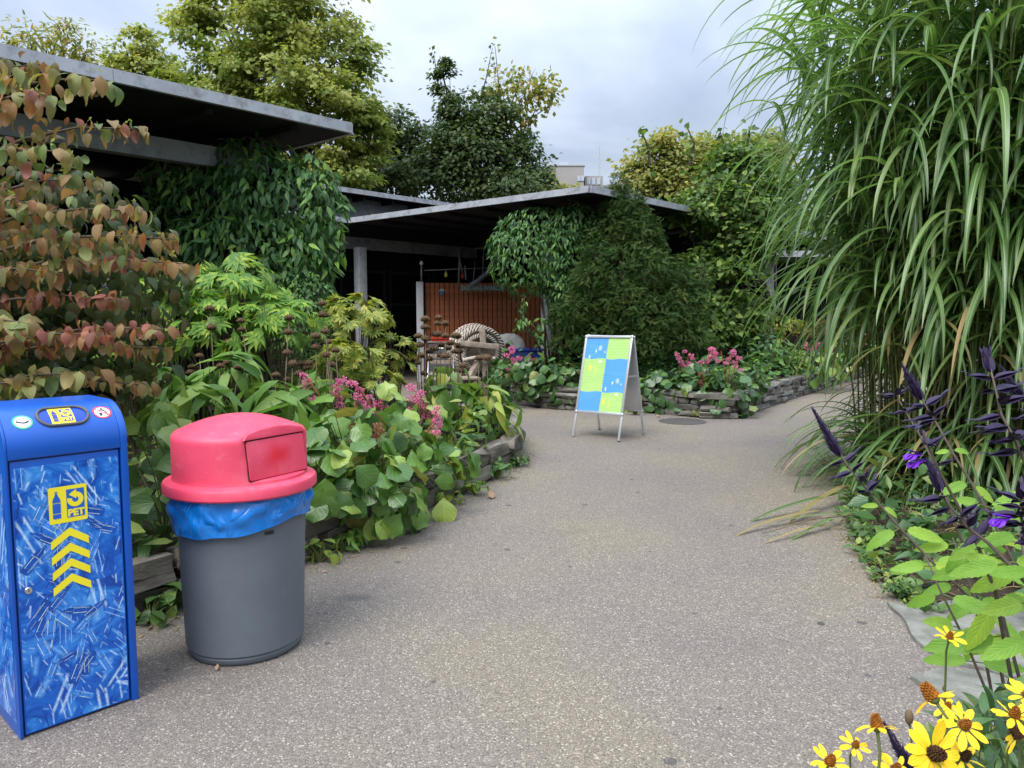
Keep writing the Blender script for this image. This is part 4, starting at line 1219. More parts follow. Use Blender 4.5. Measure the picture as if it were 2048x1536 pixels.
M_tarp = plain('grey_tarpaulin', (0.17, 0.175, 0.17), 0.7, 0.3, 0, 0.12, 4.0, 0.3, 12)
M_tarp2 = plain('dark_grey_plastic', (0.07, 0.075, 0.08), 0.6, 0.3)
M_bluet = plain('deep_blue_plastic', (0.006, 0.02, 0.22), 0.35, 0.5)
M_redp = plain('red_plastic', (0.5, 0.03, 0.02), 0.4, 0.4)


def draped(name, lab, cat, px0, px1, py0, py1, Y, mat, seed):
    a, b = at(px0, py1, Y), at(px1, py0, Y)
    w, h = b.x - a.x, b.z
    t = thing(name, lab, cat, (a.x + w / 2, Y, 0)); rs = np.random.RandomState(seed)
    N = 16; vs = []
    for i in range(N + 1):
        for j in range(N + 1):
            x, y = (i / N - .5) * 2, (j / N - .5) * 2
            r = max(abs(x), abs(y))
            z = h * (1 - 0.16 * x * x * (1 + x * .6)) - (0 if r < .8 else (r - .8) * 5 * (h - a.z) * (0.75 + .25 * math.sin(x * 9 + y * 7)))
            vs.append((x * w / 2 * (1 if r < .8 else .93 + .05 * math.sin(y * 8)), y * w * .38, z + rs.randn() * .012))
    MB().add(vs, [(i * (N + 1) + j, (i + 1) * (N + 1) + j, (i + 1) * (N + 1) + j + 1, i * (N + 1) + j + 1) for i in range(N) for j in range(N)]).put('cover', mat, t, smooth=True)
    MB().box((0, 0, a.z / 2), (w * .6, w * .5, a.z)).put('base', M_tarp2, t, bevel=0.02)
    return t


draped('covered_grill', 'grey tarpaulin cover slumped over a low box right of the rope wheel', 'covered box', 978, 1058, 668, 700, 14.8, M_tarp, 1)
p = at(1050, 718, 14.2); q = at(1086, 698, 14.2)
t = thing('blue_tub', 'deep blue plastic tub by the white pillar beside the tarpaulin cover', 'tub', (p.x, 14.2, 0))
w, h = 0.62, q.z
MB().prism(rrect(-w / 2, -.22, w / 2, .22, .05), h - .03).put('tub', M_bluet, t, bevel=0.01)
MB().prism(rrect(-w / 2 - .03, -.25, w / 2 + .03, .25, .06), .035, Matrix.Translation((0, 0, h - .03))).put('rim', M_bluet, t, bevel=0.008)
p = at(882, 685, 15.2)
t = thing('storage_box', 'dark grey storage box under the red tray behind the dried seed stalks', 'box', (p.x, 15.2, 0))
MB().box((0, 0, p.z / 2), (0.46, 0.4, p.z)).put('box', M_tarp2, t, bevel=0.02)
MB().box((0, 0, p.z + 0.012), (0.50, 0.44, 0.024)).put('lid', M_tarp, t, bevel=0.008)
p2 = at(884, 668, 15.2)
t = thing('red_tray', 'red plastic tray lying on top of the dark grey storage box', 'tray', (p2.x, 15.2, p.z + 0.025))
MB().prism(rrect(-.2, -.15, .2, .15, .04), .05).put('tray', M_redp, t, bevel=0.006)
MB().prism(rrect(-.22, -.17, .22, .17, .05), .018, Matrix.Translation((0, 0, .051))).put('rim', M_redp, t, bevel=0.004)
# folding chair of steel tube
p = gp(882, 800); t = thing('tube_chair', 'steel tube chair with wooden slats behind the dried seed stalks', 'chair', (p.x, p.y, 0))
M_tube = plain('steel_tube', (0.45, 0.46, 0.47), 0.3, 0.5, 0.8)
for sx in (-.22, .22):
    MB().tube([(sx, -.2, 0), (sx, -.16, .25), (sx, .12, .82)], .013, 8).put('leg', M_tube, t, smooth=True)
    MB().tube([(sx * .9, .24, 0), (sx * .9, .1, .25), (sx * .9, -.2, .47)], .013, 8).put('leg', M_tube, t, smooth=True)
MB().tube([(-.22, .12, .8), (-.2, .125, .86), (-.1, .13, .9), (.1, .13, .9), (.2, .125, .86), (.22, .12, .8)], .013, 8).put('back_tube', M_tube, t, smooth=True)
for k in range(5):
    MB().box((0, -.19 + k * .085, .46 + k * .004), (.42, .065, .018)).put('seat_slat', M_oldwood, t, bevel=0.003)
for k in range(2):
    MB().box((0, .085 + k * .025, .66 + k * .1), (.43, .016, .07)).put('back_slat', M_oldwood, t, bevel=0.003)
# plank bench beside the chair
p = gp(905, 806); t = thing('plank_bench', 'low weathered plank bench left of the rope wheel', 'bench', (p.x, p.y, 0), 0.25)
for k in range(3):
    MB().box((0, -.14 + k * .135, .42), (.9, .12, .035)).put('plank', M_oldwood, t, bevel=0.005)
for sx in (-.36, .36):
    MB().box((sx, 0, .2), (.05, .36, .40)).put('leg', M_oldwood, t, bevel=0.005)

# things fixed on and above the slatted screen
M_verd = plain('weathered_green_board', (0.09, 0.13, 0.115), 0.8, 0.2, 0, 0.3, 8.0)
M_pale = plain('pale_letter_paint', (0.30, 0.33, 0.32), 0.8, 0.2)
a = at(921, 581, 16.75); b = at(1012, 572, 16.75)
t = thing('name_board', 'weathered green board with pale lettering on top of the slat screen', 'sign', ((a.x + b.x) / 2, 16.75, (a.z + b.z) / 2))
MB().box((0, 0, 0), (b.x - a.x, .04, .125)).put('board', M_verd, t, bevel=0.004)
mb = MB(); text_mb('DO NAS WASCH', .125, Matrix.Translation((-.02, -.022, .0)) @ Matrix.Rotation(PI / 2, 4, 'X'), mb, .003, .95); mb.put('lettering', M_pale, t)
for sx in (-.3, .3):
    MB().box((sx, .075, 0), (.05, .10, .05)).put('bracket', M_darkwood, t)
M_dkm = plain('dull_grey_metal', (0.12, 0.125, 0.13), 0.5, 0.4, 0.5)
p = at(915, 570, 16.4)
t = thing('boat_rib_sculpture', 'curved grey boat rib on upright rods above the slat screen', 'sculpture', (p.x, 16.4, 0))
Lp = lambda px, py: at(px, py, 16.4) - Vector((p.x, 16.4, 0))
MB().tube([Lp(938, 572), Lp(955, 562), Lp(975, 545), Lp(990, 522), Lp(1004, 490)], [.05, .06, .06, .05, .04], 6).put('rib', M_dkm, t, smooth=True)
for x0, y0, x1, y1, r in ((920, 497, 917, 575, .022), (915, 500, 925, 545, .02), (950, 520, 946, 575, .012), (930, 530, 932, 560, .02), (968, 480, 965, 560, .012)):
    q = Lp(x1, y1); MB().tube([Lp(x0, y0), q], r, 6).put('rod', M_dkm, t, smooth=True)
MB().tube([Lp(848, 541), Lp(915, 538), Lp(1000, 535)], .012, 6).put('rail', M_dkm, t, smooth=True)
MB().tube([Lp(843, 530), Lp(843, 562)], .022, 6).put('rod', M_dkm, t, smooth=True)
MB().lathe([(.001, -.05), (.035, -.03), (.04, 0), (.02, .04), (.001, .05)], 12, Matrix.Translation(Lp(843, 526))).put('finial', M_rope, t, smooth=True)
p = at(892, 549, 16.4); t = thing('yellow_float', 'small yellow float hanging under the rail above the slat screen', 'float', p)
MB().lathe([(.001, -.06), (.03, -.045), (.036, 0), (.02, .04), (.01, .06), (.001, .065)], 14).put('float', plain('yellow_plastic', (.42, .34, .03), .4), t, smooth=True)
MB().tube([(0, 0, .06), (0, 0, .12)], .004, 5).put('cord', M_rope, t)
p = at(925, 551, 16.5); t = thing('red_float', 'small red float hanging beside the curved boat rib', 'float', p)
MB().lathe([(.001, -.07), (.022, -.05), (.028, 0), (.02, .04), (.001, .06)], 14).put('float', M_redp, t, smooth=True)
MB().tube([(0, 0, .06), (0, 0, .16)], .004, 5).put('cord', M_rope, t)
p = at(884, 583, 16.86); t = thing('bird_box', 'little blue and white bird box fixed on the slat screen', 'bird box', p)
MB().box((0, 0, -.03), (.085, .08, .08)).put('box', plain('blue_paint', (.04, .14, .27), .6), t, bevel=.004)
MB().prism([(-.065, 0), (.065, 0), (0, .055)], .11, Matrix.Translation((0, .055, .0105)) @ Matrix.Rotation(PI / 2, 4, 'X')).put('roof', M_white, t)
MB().lathe([(.012, 0), (.012, .002), (.001, .002)], 12, Matrix.Translation((0, -.041, -.03)) @ Matrix.Rotation(PI / 2, 4, 'X')).put('hole', M_kst, t)

# information board in the pavilion
p = at(205, 572, 7.6)
t = thing('information_board', 'pale information board with dark heading behind the red-leaved shrub', 'information board', (p.x, 7.6, 0), 0.18)
MB().box((0, 0, p.z), (1.02, .025, .46)).put('panel', plain('board_grey', (.26, .28, .31), .5, .3, 0, .05), t, bevel=.004)
for sx in (-.46, .46):
    MB().box((sx, .03, (p.z + .2) / 2), (.05, .03, p.z + .2)).put('post', M_dkm, t)
mb = MB(); text_mb('BADEKULTUR UND BADEKUR', .067, Matrix.Translation((0, -.0135, p.z + .175)) @ Matrix.Rotation(PI / 2, 4, 'X'), mb, .0018, 1.0)
mb.put('heading', M_kst, t)
mb = MB(); rs = np.random.RandomState(4)
for col in range(3):
    for ln in range(8):
        x = -.46 + col * .32; w = .27 * (0.75 + .25 * rs.rand())
        mb.box((x + w / 2, -.0134, p.z + .10 - ln * .021), (w, .001, .008))
mb.put('small_print', M_kst, t)
MB().box((-.01, -.0136, p.z - .155), (.24, .002, .115)).put('picture', plain('dark_photo_print', (.05, .055, .06), .4, .4, 0, .8, 14.0), t)

# ------------------------------------------------------------------ plants
ORD = 'first second third fourth fifth sixth seventh eighth ninth tenth eleventh twelfth thirteenth fourteenth fifteenth sixteenth seventeenth eighteenth nineteenth twentieth twenty-first twenty-second twenty-third twenty-fourth twenty-fifth twenty-sixth twenty-seventh twenty-eighth twenty-ninth thirtieth'.split()
G = lambda *a: lum_trim(list(a), 1.0)
ML_berg = leafmat('bergenia_leaf', [(0, (0.045, 0.105, 0.025)), (.35, (0.08, 0.17, 0.036)), (.7, (0.13, 0.245, 0.048)), (.88, (0.24, 0.33, 0.07)), (.96, (0.22, 0.14, 0.06)), (1, (0.05, 0.11, 0.03))], .22, .33, .3, 5.0, ((0.25, 0.14, 0.06), 1.15, .7), .5)
ML_bergd = leafmat('dark_bergenia_leaf', [(0, (0.03, 0.075, 0.025)), (.5, (0.055, 0.125, 0.04)), (.85, (0.11, 0.19, 0.055)), (.95, (0.20, 0.22, 0.07)), (1, (0.04, 0.09, 0.03))], .2, .33, .25, 5.0, ((0.2, 0.13, 0.06), 1.25, .5), .5)
ML_host = leafmat('hosta_leaf', [(0, (0.06, 0.13, 0.03)), (.4, (0.11, 0.20, 0.045)), (.7, (0.20, 0.29, 0.06)), (.9, (0.34, 0.36, 0.06)), (1, (0.08, 0.16, 0.04))], .3, .4, .25, 3.0, ((0.42, 0.40, 0.12), 1.2, .8), .4)
ML_hostd = leafmat('dark_hosta_leaf', [(0, (0.04, 0.09, 0.03)), (.6, (0.08, 0.155, 0.04)), (.85, (0.17, 0.24, 0.06)), (1, (0.25, 0.30, 0.07))], .25, .42, .25, 3.0, None, .4)
ML_hyd = leafmat('lobed_light_leaf', [(0, (0.075, 0.17, 0.035)), (.5, (0.13, 0.26, 0.045)), (.8, (0.22, 0.34, 0.05)), (1, (0.32, 0.40, 0.06))], .35, .45, .3, 6.0)
ML_hyy = leafmat('lobed_yellow_leaf', [(0, (0.10, 0.17, 0.035)), (.4, (0.19, 0.25, 0.05)), (.75, (0.32, 0.33, 0.07)), (1, (0.40, 0.37, 0.09))], .33, .45, .3, 6.0, ((0.4, 0.28, 0.1), 1.3, .6))
ML_lan = leafmat('long_green_leaf', [(0, (0.07, 0.155, 0.035)), (.6, (0.13, 0.24, 0.055)), (1, (0.22, 0.31, 0.08))], .28, .45, .35, 7.0)
ML_vine = leafmat('climber_leaf', [(0, (0.033, 0.085, 0.032)), (.5, (0.058, 0.135, 0.045)), (.85, (0.095, 0.19, 0.055)), (.97, (0.14, 0.26, 0.05)), (1, (0.2, 0.34, 0.06))], .25, .42, .2, 6.0)
ML_dogo = leafmat('brown_orange_leaf', [(0, (0.13, 0.11, 0.05)), (.2, (0.19, 0.14, 0.065)), (.42, (0.27, 0.145, 0.07)), (.62, (0.16, 0.145, 0.06)), (.8, (0.30, 0.125, 0.065)), (.9, (0.17, 0.115, 0.06)), (1, (0.12, 0.12, 0.05))], .3, .5, .3, 5.0, ((0.20, 0.10, 0.05), 1.2, .6))
ML_dogr = leafmat('dark_red_leaf', [(0, (0.14, 0.06, 0.048)), (.4, (0.22, 0.075, 0.06)), (.65, (0.26, 0.115, 0.065)), (.85, (0.13, 0.085, 0.055)), (1, (0.27, 0.075, 0.065))], .28, .5, .25, 5.0, ((0.3, 0.16, 0.06), 1.25, .5))
ML_dogg = leafmat('olive_green_leaf', [(0, (0.085, 0.13, 0.05)), (.4, (0.13, 0.17, 0.06)), (.7, (0.20, 0.19, 0.07)), (.9, (0.26, 0.18, 0.08)), (1, (0.11, 0.15, 0.07))], .28, .5, .35, 5.0, ((0.22, 0.12, 0.07), 1.2, .5))
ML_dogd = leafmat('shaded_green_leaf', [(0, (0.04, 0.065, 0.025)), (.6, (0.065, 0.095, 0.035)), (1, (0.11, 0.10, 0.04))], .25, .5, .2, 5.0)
ML_yew = leafmat('yew_needles', [(0, (0.022, 0.052, 0.013)), (.5, (0.038, 0.078, 0.019)), (.8, (0.066, 0.105, 0.025)), (1, (0.15, 0.12, 0.035))], .12, .6, 0, spec=.15, clump=(3.0, .75))
ML_map = leafmat('golden_maple_leaf', [(0, (0.085, 0.14, 0.035)), (.3, (0.15, 0.21, 0.05)), (.55, (0.24, 0.27, 0.07)), (.8, (0.30, 0.31, 0.09)), (1, (0.40, 0.31, 0.10))], .38, .5, 0, clump=(.55, .6))
ML_oak = leafmat('dark_tree_leaf', [(0, (0.03, 0.055, 0.022)), (.5, (0.05, 0.085, 0.028)), (.85, (0.095, 0.13, 0.04)), (1, (0.17, 0.15, 0.055))], .28, .5, 0, clump=(.6, .5))
ML_air = leafmat('thin_golden_leaf', [(0, (0.10, 0.14, 0.04)), (.5, (0.20, 0.22, 0.05)), (.85, (0.33, 0.28, 0.08)), (1, (0.40, 0.26, 0.12))], .4, .5, 0)
ML_gold = leafmat('ochre_tree_leaf', [(0, (0.12, 0.16, 0.045)), (.5, (0.22, 0.24, 0.065)), (.8, (0.33, 0.29, 0.085)), (1, (0.42, 0.31, 0.10))], .33, .5, 0, clump=(.8, .6))
ML_haz = leafmat('round_green_leaf', [(0, (0.05, 0.095, 0.03)), (.5, (0.085, 0.15, 0.04)), (.85, (0.125, 0.20, 0.05)), (1, (0.22, 0.28, 0.07))], .33, .45, .2, 5.0)
ML_hed = leafmat('hedge_leaf', [(0, (0.07, 0.12, 0.025)), (.5, (0.13, 0.20, 0.03)), (1, (0.27, 0.34, 0.04))], .35, .5, 0)
ML_grass = leafmat('reed_grass_blade', [(0, (0.055, 0.115, 0.03)), (.5, (0.085, 0.17, 0.045)), (.85, (0.13, 0.225, 0.07)), (1, (0.19, 0.27, 0.09))], .36, .33, 0, 1, ((0.30, 0.24, 0.10), 1.62, .5), .5, ((0.46, 0.54, 0.34), 7.0, .9), 1.7)
ML_dry = leafmat('dry_grass_blade', [(0, (0.14, 0.14, 0.05)), (.5, (0.26, 0.20, 0.09)), (1, (0.36, 0.27, 0.14))], .2, .6, 0, 1, None, .3)
ML_sal = leafmat('salvia_leaf', [(0, (0.15, 0.30, 0.045)), (.5, (0.20, 0.37, 0.06)), (.9, (0.27, 0.43, 0.07)), (1, (0.36, 0.46, 0.06))], .38, .5, .32, 7.0, None, .3)
ML_salv = plain('dark_violet_calyx', (0.027, 0.017, 0.052), .6, .35, 0, .5, 40.0)
ML_viol = plain('violet_petal', (0.13, 0.012, 0.42), .45, .4, 0, .2, 40.0)
ML_pet = leafmat('yellow_petal', [(0, (0.82, 0.54, 0.02)), (.6, (0.88, 0.65, 0.03)), (1, (0.82, 0.47, 0.015))], .22, .5, .12, 2.0, None, .3, None, 1.05)
ML_pink = leafmat('pink_petal', [(0, (0.54, 0.10, 0.36)), (.5, (0.70, 0.22, 0.52)), (.8, (0.80, 0.42, 0.66)), (1, (0.50, 0.12, 0.30))], .3, .5, 0)
ML_dryf = leafmat('withered_petal', [(0, (0.30, 0.12, 0.08)), (.5, (0.42, 0.20, 0.14)), (1, (0.45, 0.15, 0.16))], .2, .6, 0)
M_seed = plain('brown_seed_head', (0.15, 0.095, 0.058), .9, .1, 0, .35, 60.0, .8, 160)
M_cone = plain('orange_brown_cone', (0.33, 0.12, 0.015), .8, .2, 0, .55, 120.0, .5, 300)
M_coned = plain('dark_brown_cone', (0.075, 0.035, 0.015), .8, .2, 0, .6, 120.0, .5, 300)
M_stalk = plain('brown_dry_stalk', (0.15, 0.115, 0.075), .85, .2, 0, .3, 20.0)
M_sstem = plain('purple_brown_stem', (0.10, 0.075, 0.06), .6, .3, 0, .3, 20.0)

T_round = [leaf(1, .92, 'round', 6, 2, b, .12, w, 2, seed=i, curl=c) for i, (b, w, c) in enumerate(((.5, .05, .1), (.9, .09, -.1), (.2, .06, .25), (1.2, .07, .05)))]
T_heart = [leaf(1, .62, 'heart', 7, 2, b, .25, .03, 2, seed=i) for i, b in enumerate((.5, .9, 1.3))]
T_lance = [leaf(1, .26, 'lance', 6, 1, b, .3, .02, 2, seed=i) for i, b in enumerate((.4, .9, 1.4))]
T_vine = [leaf(1, .31, 'lance', 4, 1, b, .3, seed=i, sway=s) for i, (b, s) in enumerate(((.5, .05), (.9, -.06), (.2, 0)))]
T_dog = [leaf(1, .60, 'ovate', 6, 2, b, f, .03, 2, seed=i, curl=c) for i, (b, f, c) in enumerate(((1.3, .3, 0), (1.0, .1, .3), (1.7, .2, .2), (.7, .35, 0)))]
T_small = [leaf(1, .5, 'ovate', 2, 1, b, .25, seed=i) for i, b in enumerate((.3, .8))]
T_haz = [leaf(1, .72, 'ovate', 3, 1, b, .2, seed=i) for i, b in enumerate((.3, .8, .1))]
T_blade = [leaf(1, w * 1.25, 'blade', 12, 1, b, .35, .0, seed=i, sway=s, bpow=p) for i, (w, b, s, p) in enumerate(((.044, 2.45, .04, .6), (.040, 2.55, -.05, .45), (.046, 2.2, .08, .8), (.042, 2.6, .03, .5), (.040, 2.35, -.04, .7)))]
T_sal = [leaf(1, .52, 'acute', 16, 2, b, .25, .015, 3, .06, seed=i, curl=.1) for i, b in enumerate((.4, .8, .15))]
lob = leaf(1, .26, 'lance', 4, 1, .35, .15)


def lobed(nl, spread, seed):
    rs = np.random.RandomState(seed); L = []
    for k in range(nl):
        a = (k / (nl - 1) - .5) * spread; s = (1 - .42 * abs(k / (nl - 1) - .5) * 2) * (.9 + .2 * rs.rand())
        L.append((lob, Matrix.Translation((0, .28 + .04 * rs.randn(), 0)) @ Matrix.Rotation(-a, 4, 'Z') @ Matrix.Scale(s * .75, 4)))
        if abs(a) < spread * .4:
            for sg in (-1, 1):
                L.append((lob, Matrix.Translation((math.sin(a) * .25, .28 + math.cos(a) * .25 * s, 0)) @ Matrix.Rotation(-a + sg * .5, 4, 'Z') @ Matrix.Scale(s * .42, 4)))
    L.append((leaf(.45, .3, 'ovate', 3, 1, .1, .1), Matrix.Translation((0, .12, .002))))
    L.append((leaf(.3, .05, 'lance', 2, 1, 0, .1), Matrix.Translation((0, 0, 0))))
    return join_tpl(L)


T_lob = [lobed(5, 2.3, 1), lobed(5, 1.9, 2), lobed(7, 2.6, 3)]


def pinnate(n=7, seed=0):
    L = []; rs = np.random.RandomState(seed)
    for k in range(n):
        t = .15 + .8 * k / n
        for sg in (-1, 1):
            L.append((lob, Matrix.Translation((0, t, -.15 * t * t)) @ Matrix.Rotation(-sg * (.95 - .35 * t), 4, 'Z') @ Matrix.Scale(.42 * (1 - .45 * t) + .04, 4)))
    L.append((lob, Matrix.Translation((0, .9, -.13)) @ Matrix.Scale(.28, 4)))
    return join_tpl(L)


T_pin = [pinnate(5, 1), pinnate(6, 2)]


def sprig(seed):
    rs = np.random.RandomState(seed); L = []; nb = (leaf(1, .42, 'blade', 1, .5, .1, 0))
    tw = leaf(1, .05, 'blade', 2, .5, .5, 0)
    L.append((tw, Matrix.Identity(4)))
    for k in range(9):
        t = .1 + .88 * k / 9
        for sg in (-1, 1):
            L.append((nb, Matrix.Translation((0, t * .95, -.2 * t * t)) @ Matrix.Rotation(-sg * (1.0 - .35 * t), 4, 'Z') @ Matrix.Rotation(.3, 4, 'X') @ Matrix.Scale(.30 * (1 - .4 * t), 4)))
    return join_tpl(L)


T_yew = [sprig(1), sprig(2)]


def stalks(parent, base, ends, r, mat, name='leaf_stalk'):
    """The bundle of thin stalks that carry a plant's leaves."""
    p0 = Vector(WM[parent.name].translation); mb = MB()
    for e in ends:
        e = Vector(e) - p0; b = Vector(base) - p0
        m_ = b.lerp(e, .5) + Vector((0, 0, .15 * (e - b).length))
        mb.tube([b, m_, e], [r, r * .9, r * .6], 4, cap=False)
    mb.put(name, mat, parent, kind='stuff')


def blossom_mesh(name, mat, seed, n=42, w=.035, h=.075, s=.012):
    rs = np.random.RandomState(seed); L = []
    pet = leaf(1, .85, 'petal', 2, 1, -.5, .15)
    P, D, N, S = [], [], [], []
    for k in range(n):
        a = rs.rand() * 6.283; r = math.sqrt(rs.rand()) * w; z = (rs.rand() - .35) * h * (1 - .5 * r / w)
        c = np.array([math.cos(a) * r, math.sin(a) * r, z])
        o_ = unit(np.array([math.cos(a), math.sin(a), -.5 + rs.rand()]))
        for q in range(4):
            b = q * 1.571 + rs.rand()
            t1 = unit(np.cross(o_, [.3, .2, .9])); t2 = np.cross(o_, t1)
            rad = t1 * math.cos(b) + t2 * math.sin(b)
            P.append(c); D.append(o_ * .8 + rad * .8); N.append(o_ - rad * .3); S.append(s * (.8 + .5 * rs.rand()))
    return scatter(name, [pet], frames(P, D, N, S), mat, rs)


BL = [blossom_mesh('blossom', ML_pink, i) for i in range(3)]
BLD = [blossom_mesh('withered_blossom', ML_dryf, 9, 34)]


def flower_spike(parent, foot, top, dried, rs, scale=1.0, nb=4):
    p0 = Vector(WM[parent.name].translation)
    f, t = Vector(foot) - p0, Vector(top) - p0
    mid = f.lerp(t, .55) + Vector((rs.randn() * .015, rs.randn() * .015, 0))
    mb = MB().tube([f, mid, t], [.006 * scale, .005 * scale, .004 * scale], 6)
    br = []
    for k in range(nb):
        q = t + Vector((rs.randn() * .042 * scale, rs.randn() * .03 * scale, -k * .05 * scale + .02))
        mb.tube([f.lerp(t, .72 + .05 * (nb - k)), q], [.0035 * scale, .003 * scale], 5); br.append(q)
    st_ = mb.put('flower_stalk', M_redstem, parent, smooth=True)
    for q in br:
        me = BLD[0] if dried else BL[rs.randint(3)]
        put('withered_blossom' if dried else 'blossom', me, st_, Matrix.Translation(q) @ Matrix.Rotation(rs.rand() * 6, 4, 'Z') @ Matrix.Scale(scale * (.75 + .45 * rs.rand()), 4))


def leafy(name, label, cat, c, r, n, tpls, mat, size, seed, group=None, base=None, limit=300, kw=None, stalk=True, lmat=None, leafname='leaf', smat=None):
    rs = np.random.RandomState(seed)
    c = np.array(c); base = np.array(base if base is not None else (c[0], c[1], .28))
    t = thing(name, label, cat, tuple(base), 0, group)
    P, D, N = mound(rs, c, r, n, **(kw or {}))
    S = size[0] + (size[1] - size[0]) * rs.rand(len(P))
    P0_ = P - D * (S * .35)[:, None]
    leaves(t, leafname, tpls, frames(P0_, D, N, S), mat, rs, limit)
    if stalk:
        stalks(t, base, P0_[:: max(1, len(P0_) // 40)], .004, smat or M_stem)
    return t, rs


# --- pink-flowered clumps along the left bed
berg = [  # px, py of the middle, distance, radius m, leaves, flower heads (px, py, withered)
    (648, 945, 4.75, .30, 26, []), (705, 900, 5.15, .30, 26, [(716, 862, 1), (745, 856, 1)]), (750, 985, 4.98, .30, 34, []),
    (668, 850, 5.55, .28, 22, [(617, 757, 0), (673, 768, 0)]), (790, 890, 5.5, .30, 28, [(720, 775, 0), (798, 885, 0)]), (840, 960, 5.55, .28, 26, [(872, 822, 0)]),
    (755, 830, 6.0, .28, 22, [(760, 790, 0), (736, 800, 0)]), (835, 860, 6.2, .28, 22, [(832, 782, 0), (848, 806, 0)]), (890, 915, 6.1, .25, 22, []), (700, 1005, 4.85, .22, 18, []), (795, 1010, 5.25, .22, 18, [])]
order = sorted(range(len(berg)), key=lambda i: berg[i][0])
for i, (px, py, Y, r, n, fl_) in enumerate(berg):
    c = at(px, py, Y); k = order.index(i)
    lab = ('broad-leaved pink-flowered clump' if fl_ else 'glossy flowerless clump') + f', {ORD[k]} from the litter can along the low wall'
    t, rs = leafy('bergenia', lab, 'plant', c, (r * 1.05, r * .8, r * .95), n, T_round, ML_berg, (.13, .21), 100 + i, 'broad-leaved clumps along the left bed wall', (c.x - .05, c.y + .1, .28), kw=dict(zmin=-.75, face=.5, inner=.75, lift=.5, jit=.4, droop=.8))
    for (fx, fy, dr) in fl_:
        tp = at(fx, fy, Y); flower_spike(t, (c.x, c.y + .05, c.z + .05), tp, dr, rs, .9, 5 if not dr else 3)

# --- same kind in the right bed
bergr = [(1035, 765, 12.35, .36, [(1018, 700, 0), (1025, 720, 0)]), (1090, 765, 12.3, .36, [(1068, 716, 1)]), (1135, 775, 12.2, .36, []), (1015, 752, 13.0, .3, []), (1315, 790, 11.75, .32, []), (1360, 795, 11.6, .34, [(1360, 712, 0), (1378, 706, 0)]),
         (1410, 800, 11.3, .36, [(1418, 702, 0), (1402, 752, 1)]), (1455, 795, 11.2, .36, [(1442, 702, 0), (1460, 706, 0), (1474, 720, 0)]), (1480, 770, 11.7, .3, []), (1385, 765, 12.0, .3, [(1386, 728, 0)]),
         (1635, 735, 14.6, .36, [(1618, 690, 0), (1630, 692, 0), (1644, 690, 0)]), (1675, 725, 15.2, .36, [(1662, 692, 0), (1672, 672, 0)]), (1725, 700, 16.5, .36, [(1692, 674, 0)])]
order = sorted(range(len(bergr)), key=lambda i: bergr[i][0])
for i, (px, py, Y, r, fl_) in enumerate(bergr):
    c = at(px, py, Y); k = order.index(i)
    lab = ('dark pink-flowered clump' if fl_ else 'dark flowerless clump') + f', {ORD[k]} from the rope wheel along the right bed'
    t, rs = leafy('bergenia', lab, 'plant', c, (r * 1.2, r * .85, r * 1.1), 46, T_round, ML_bergd if Y < 14 else ML_berg, (.14, .22), 140 + i, 'broad-leaved clumps along the right bed wall', (c.x, c.y + .1, .34), kw=dict(zmin=-.8, face=.5, inner=.75, lift=.4, jit=.4, droop=.9))
    for (fx, fy, dr) in fl_:
        tp = at(fx, fy, Y); flower_spike(t, (c.x, c.y + .05, c.z + .05), tp, dr, rs, 1.15, 4)

# --- hostas
host = [(318, 1000, 3.95, (.27, .2, .38), 26, T_heart, ML_hostd, (.16, .24), 'dark heart-leaved plant in the gap between the two bins'),
        (320, 868, 4.2, (.2, .16, .16), 12, T_heart, ML_host, (.16, .23), 'yellow-green heart-leaved plant above the gap between the two bins'),
        (900, 810, 7.7, (.3, .25, .22), 22, T_heart, ML_host, (.2, .3), 'yellow-green broad plant at the foot of the dried seed stalks'),
        (955, 820, 7.9, (.32, .28, .30), 26, T_heart, ML_host, (.2, .3), 'broad yellowing plant nearest below the rope wheel'),
        (985, 850, 7.8, (.28, .3, .34), 34, T_lance, ML_host, (.26, .36), 'long-leaved yellow-green plant drooping over the corner of the low wall'),
        (905, 770, 8.3, (.3, .25, .2), 14, T_heart, ML_host, (.2, .28), 'pale yellow plant under the plank bench and tube chair'),
        (940, 880, 7.0, (.2, .2, .2), 16, T_heart, ML_host, (.14, .2), 'small green and yellow plant on the low wall corner')]
for i, (px, py, Y, r, n, tp, ml, sz, lab) in enumerate(host):
    c = at(px, py, Y)
    leafy('hosta', lab, 'plant', c, r, n, tp, ml, sz, 200 + i, 'broad yellow-green plants of the left bed', (c.x, c.y + .05, .28), kw=dict(zmin=-.7, lift=.35, jit=.4, inner=.6, droop=.9, face=.6))

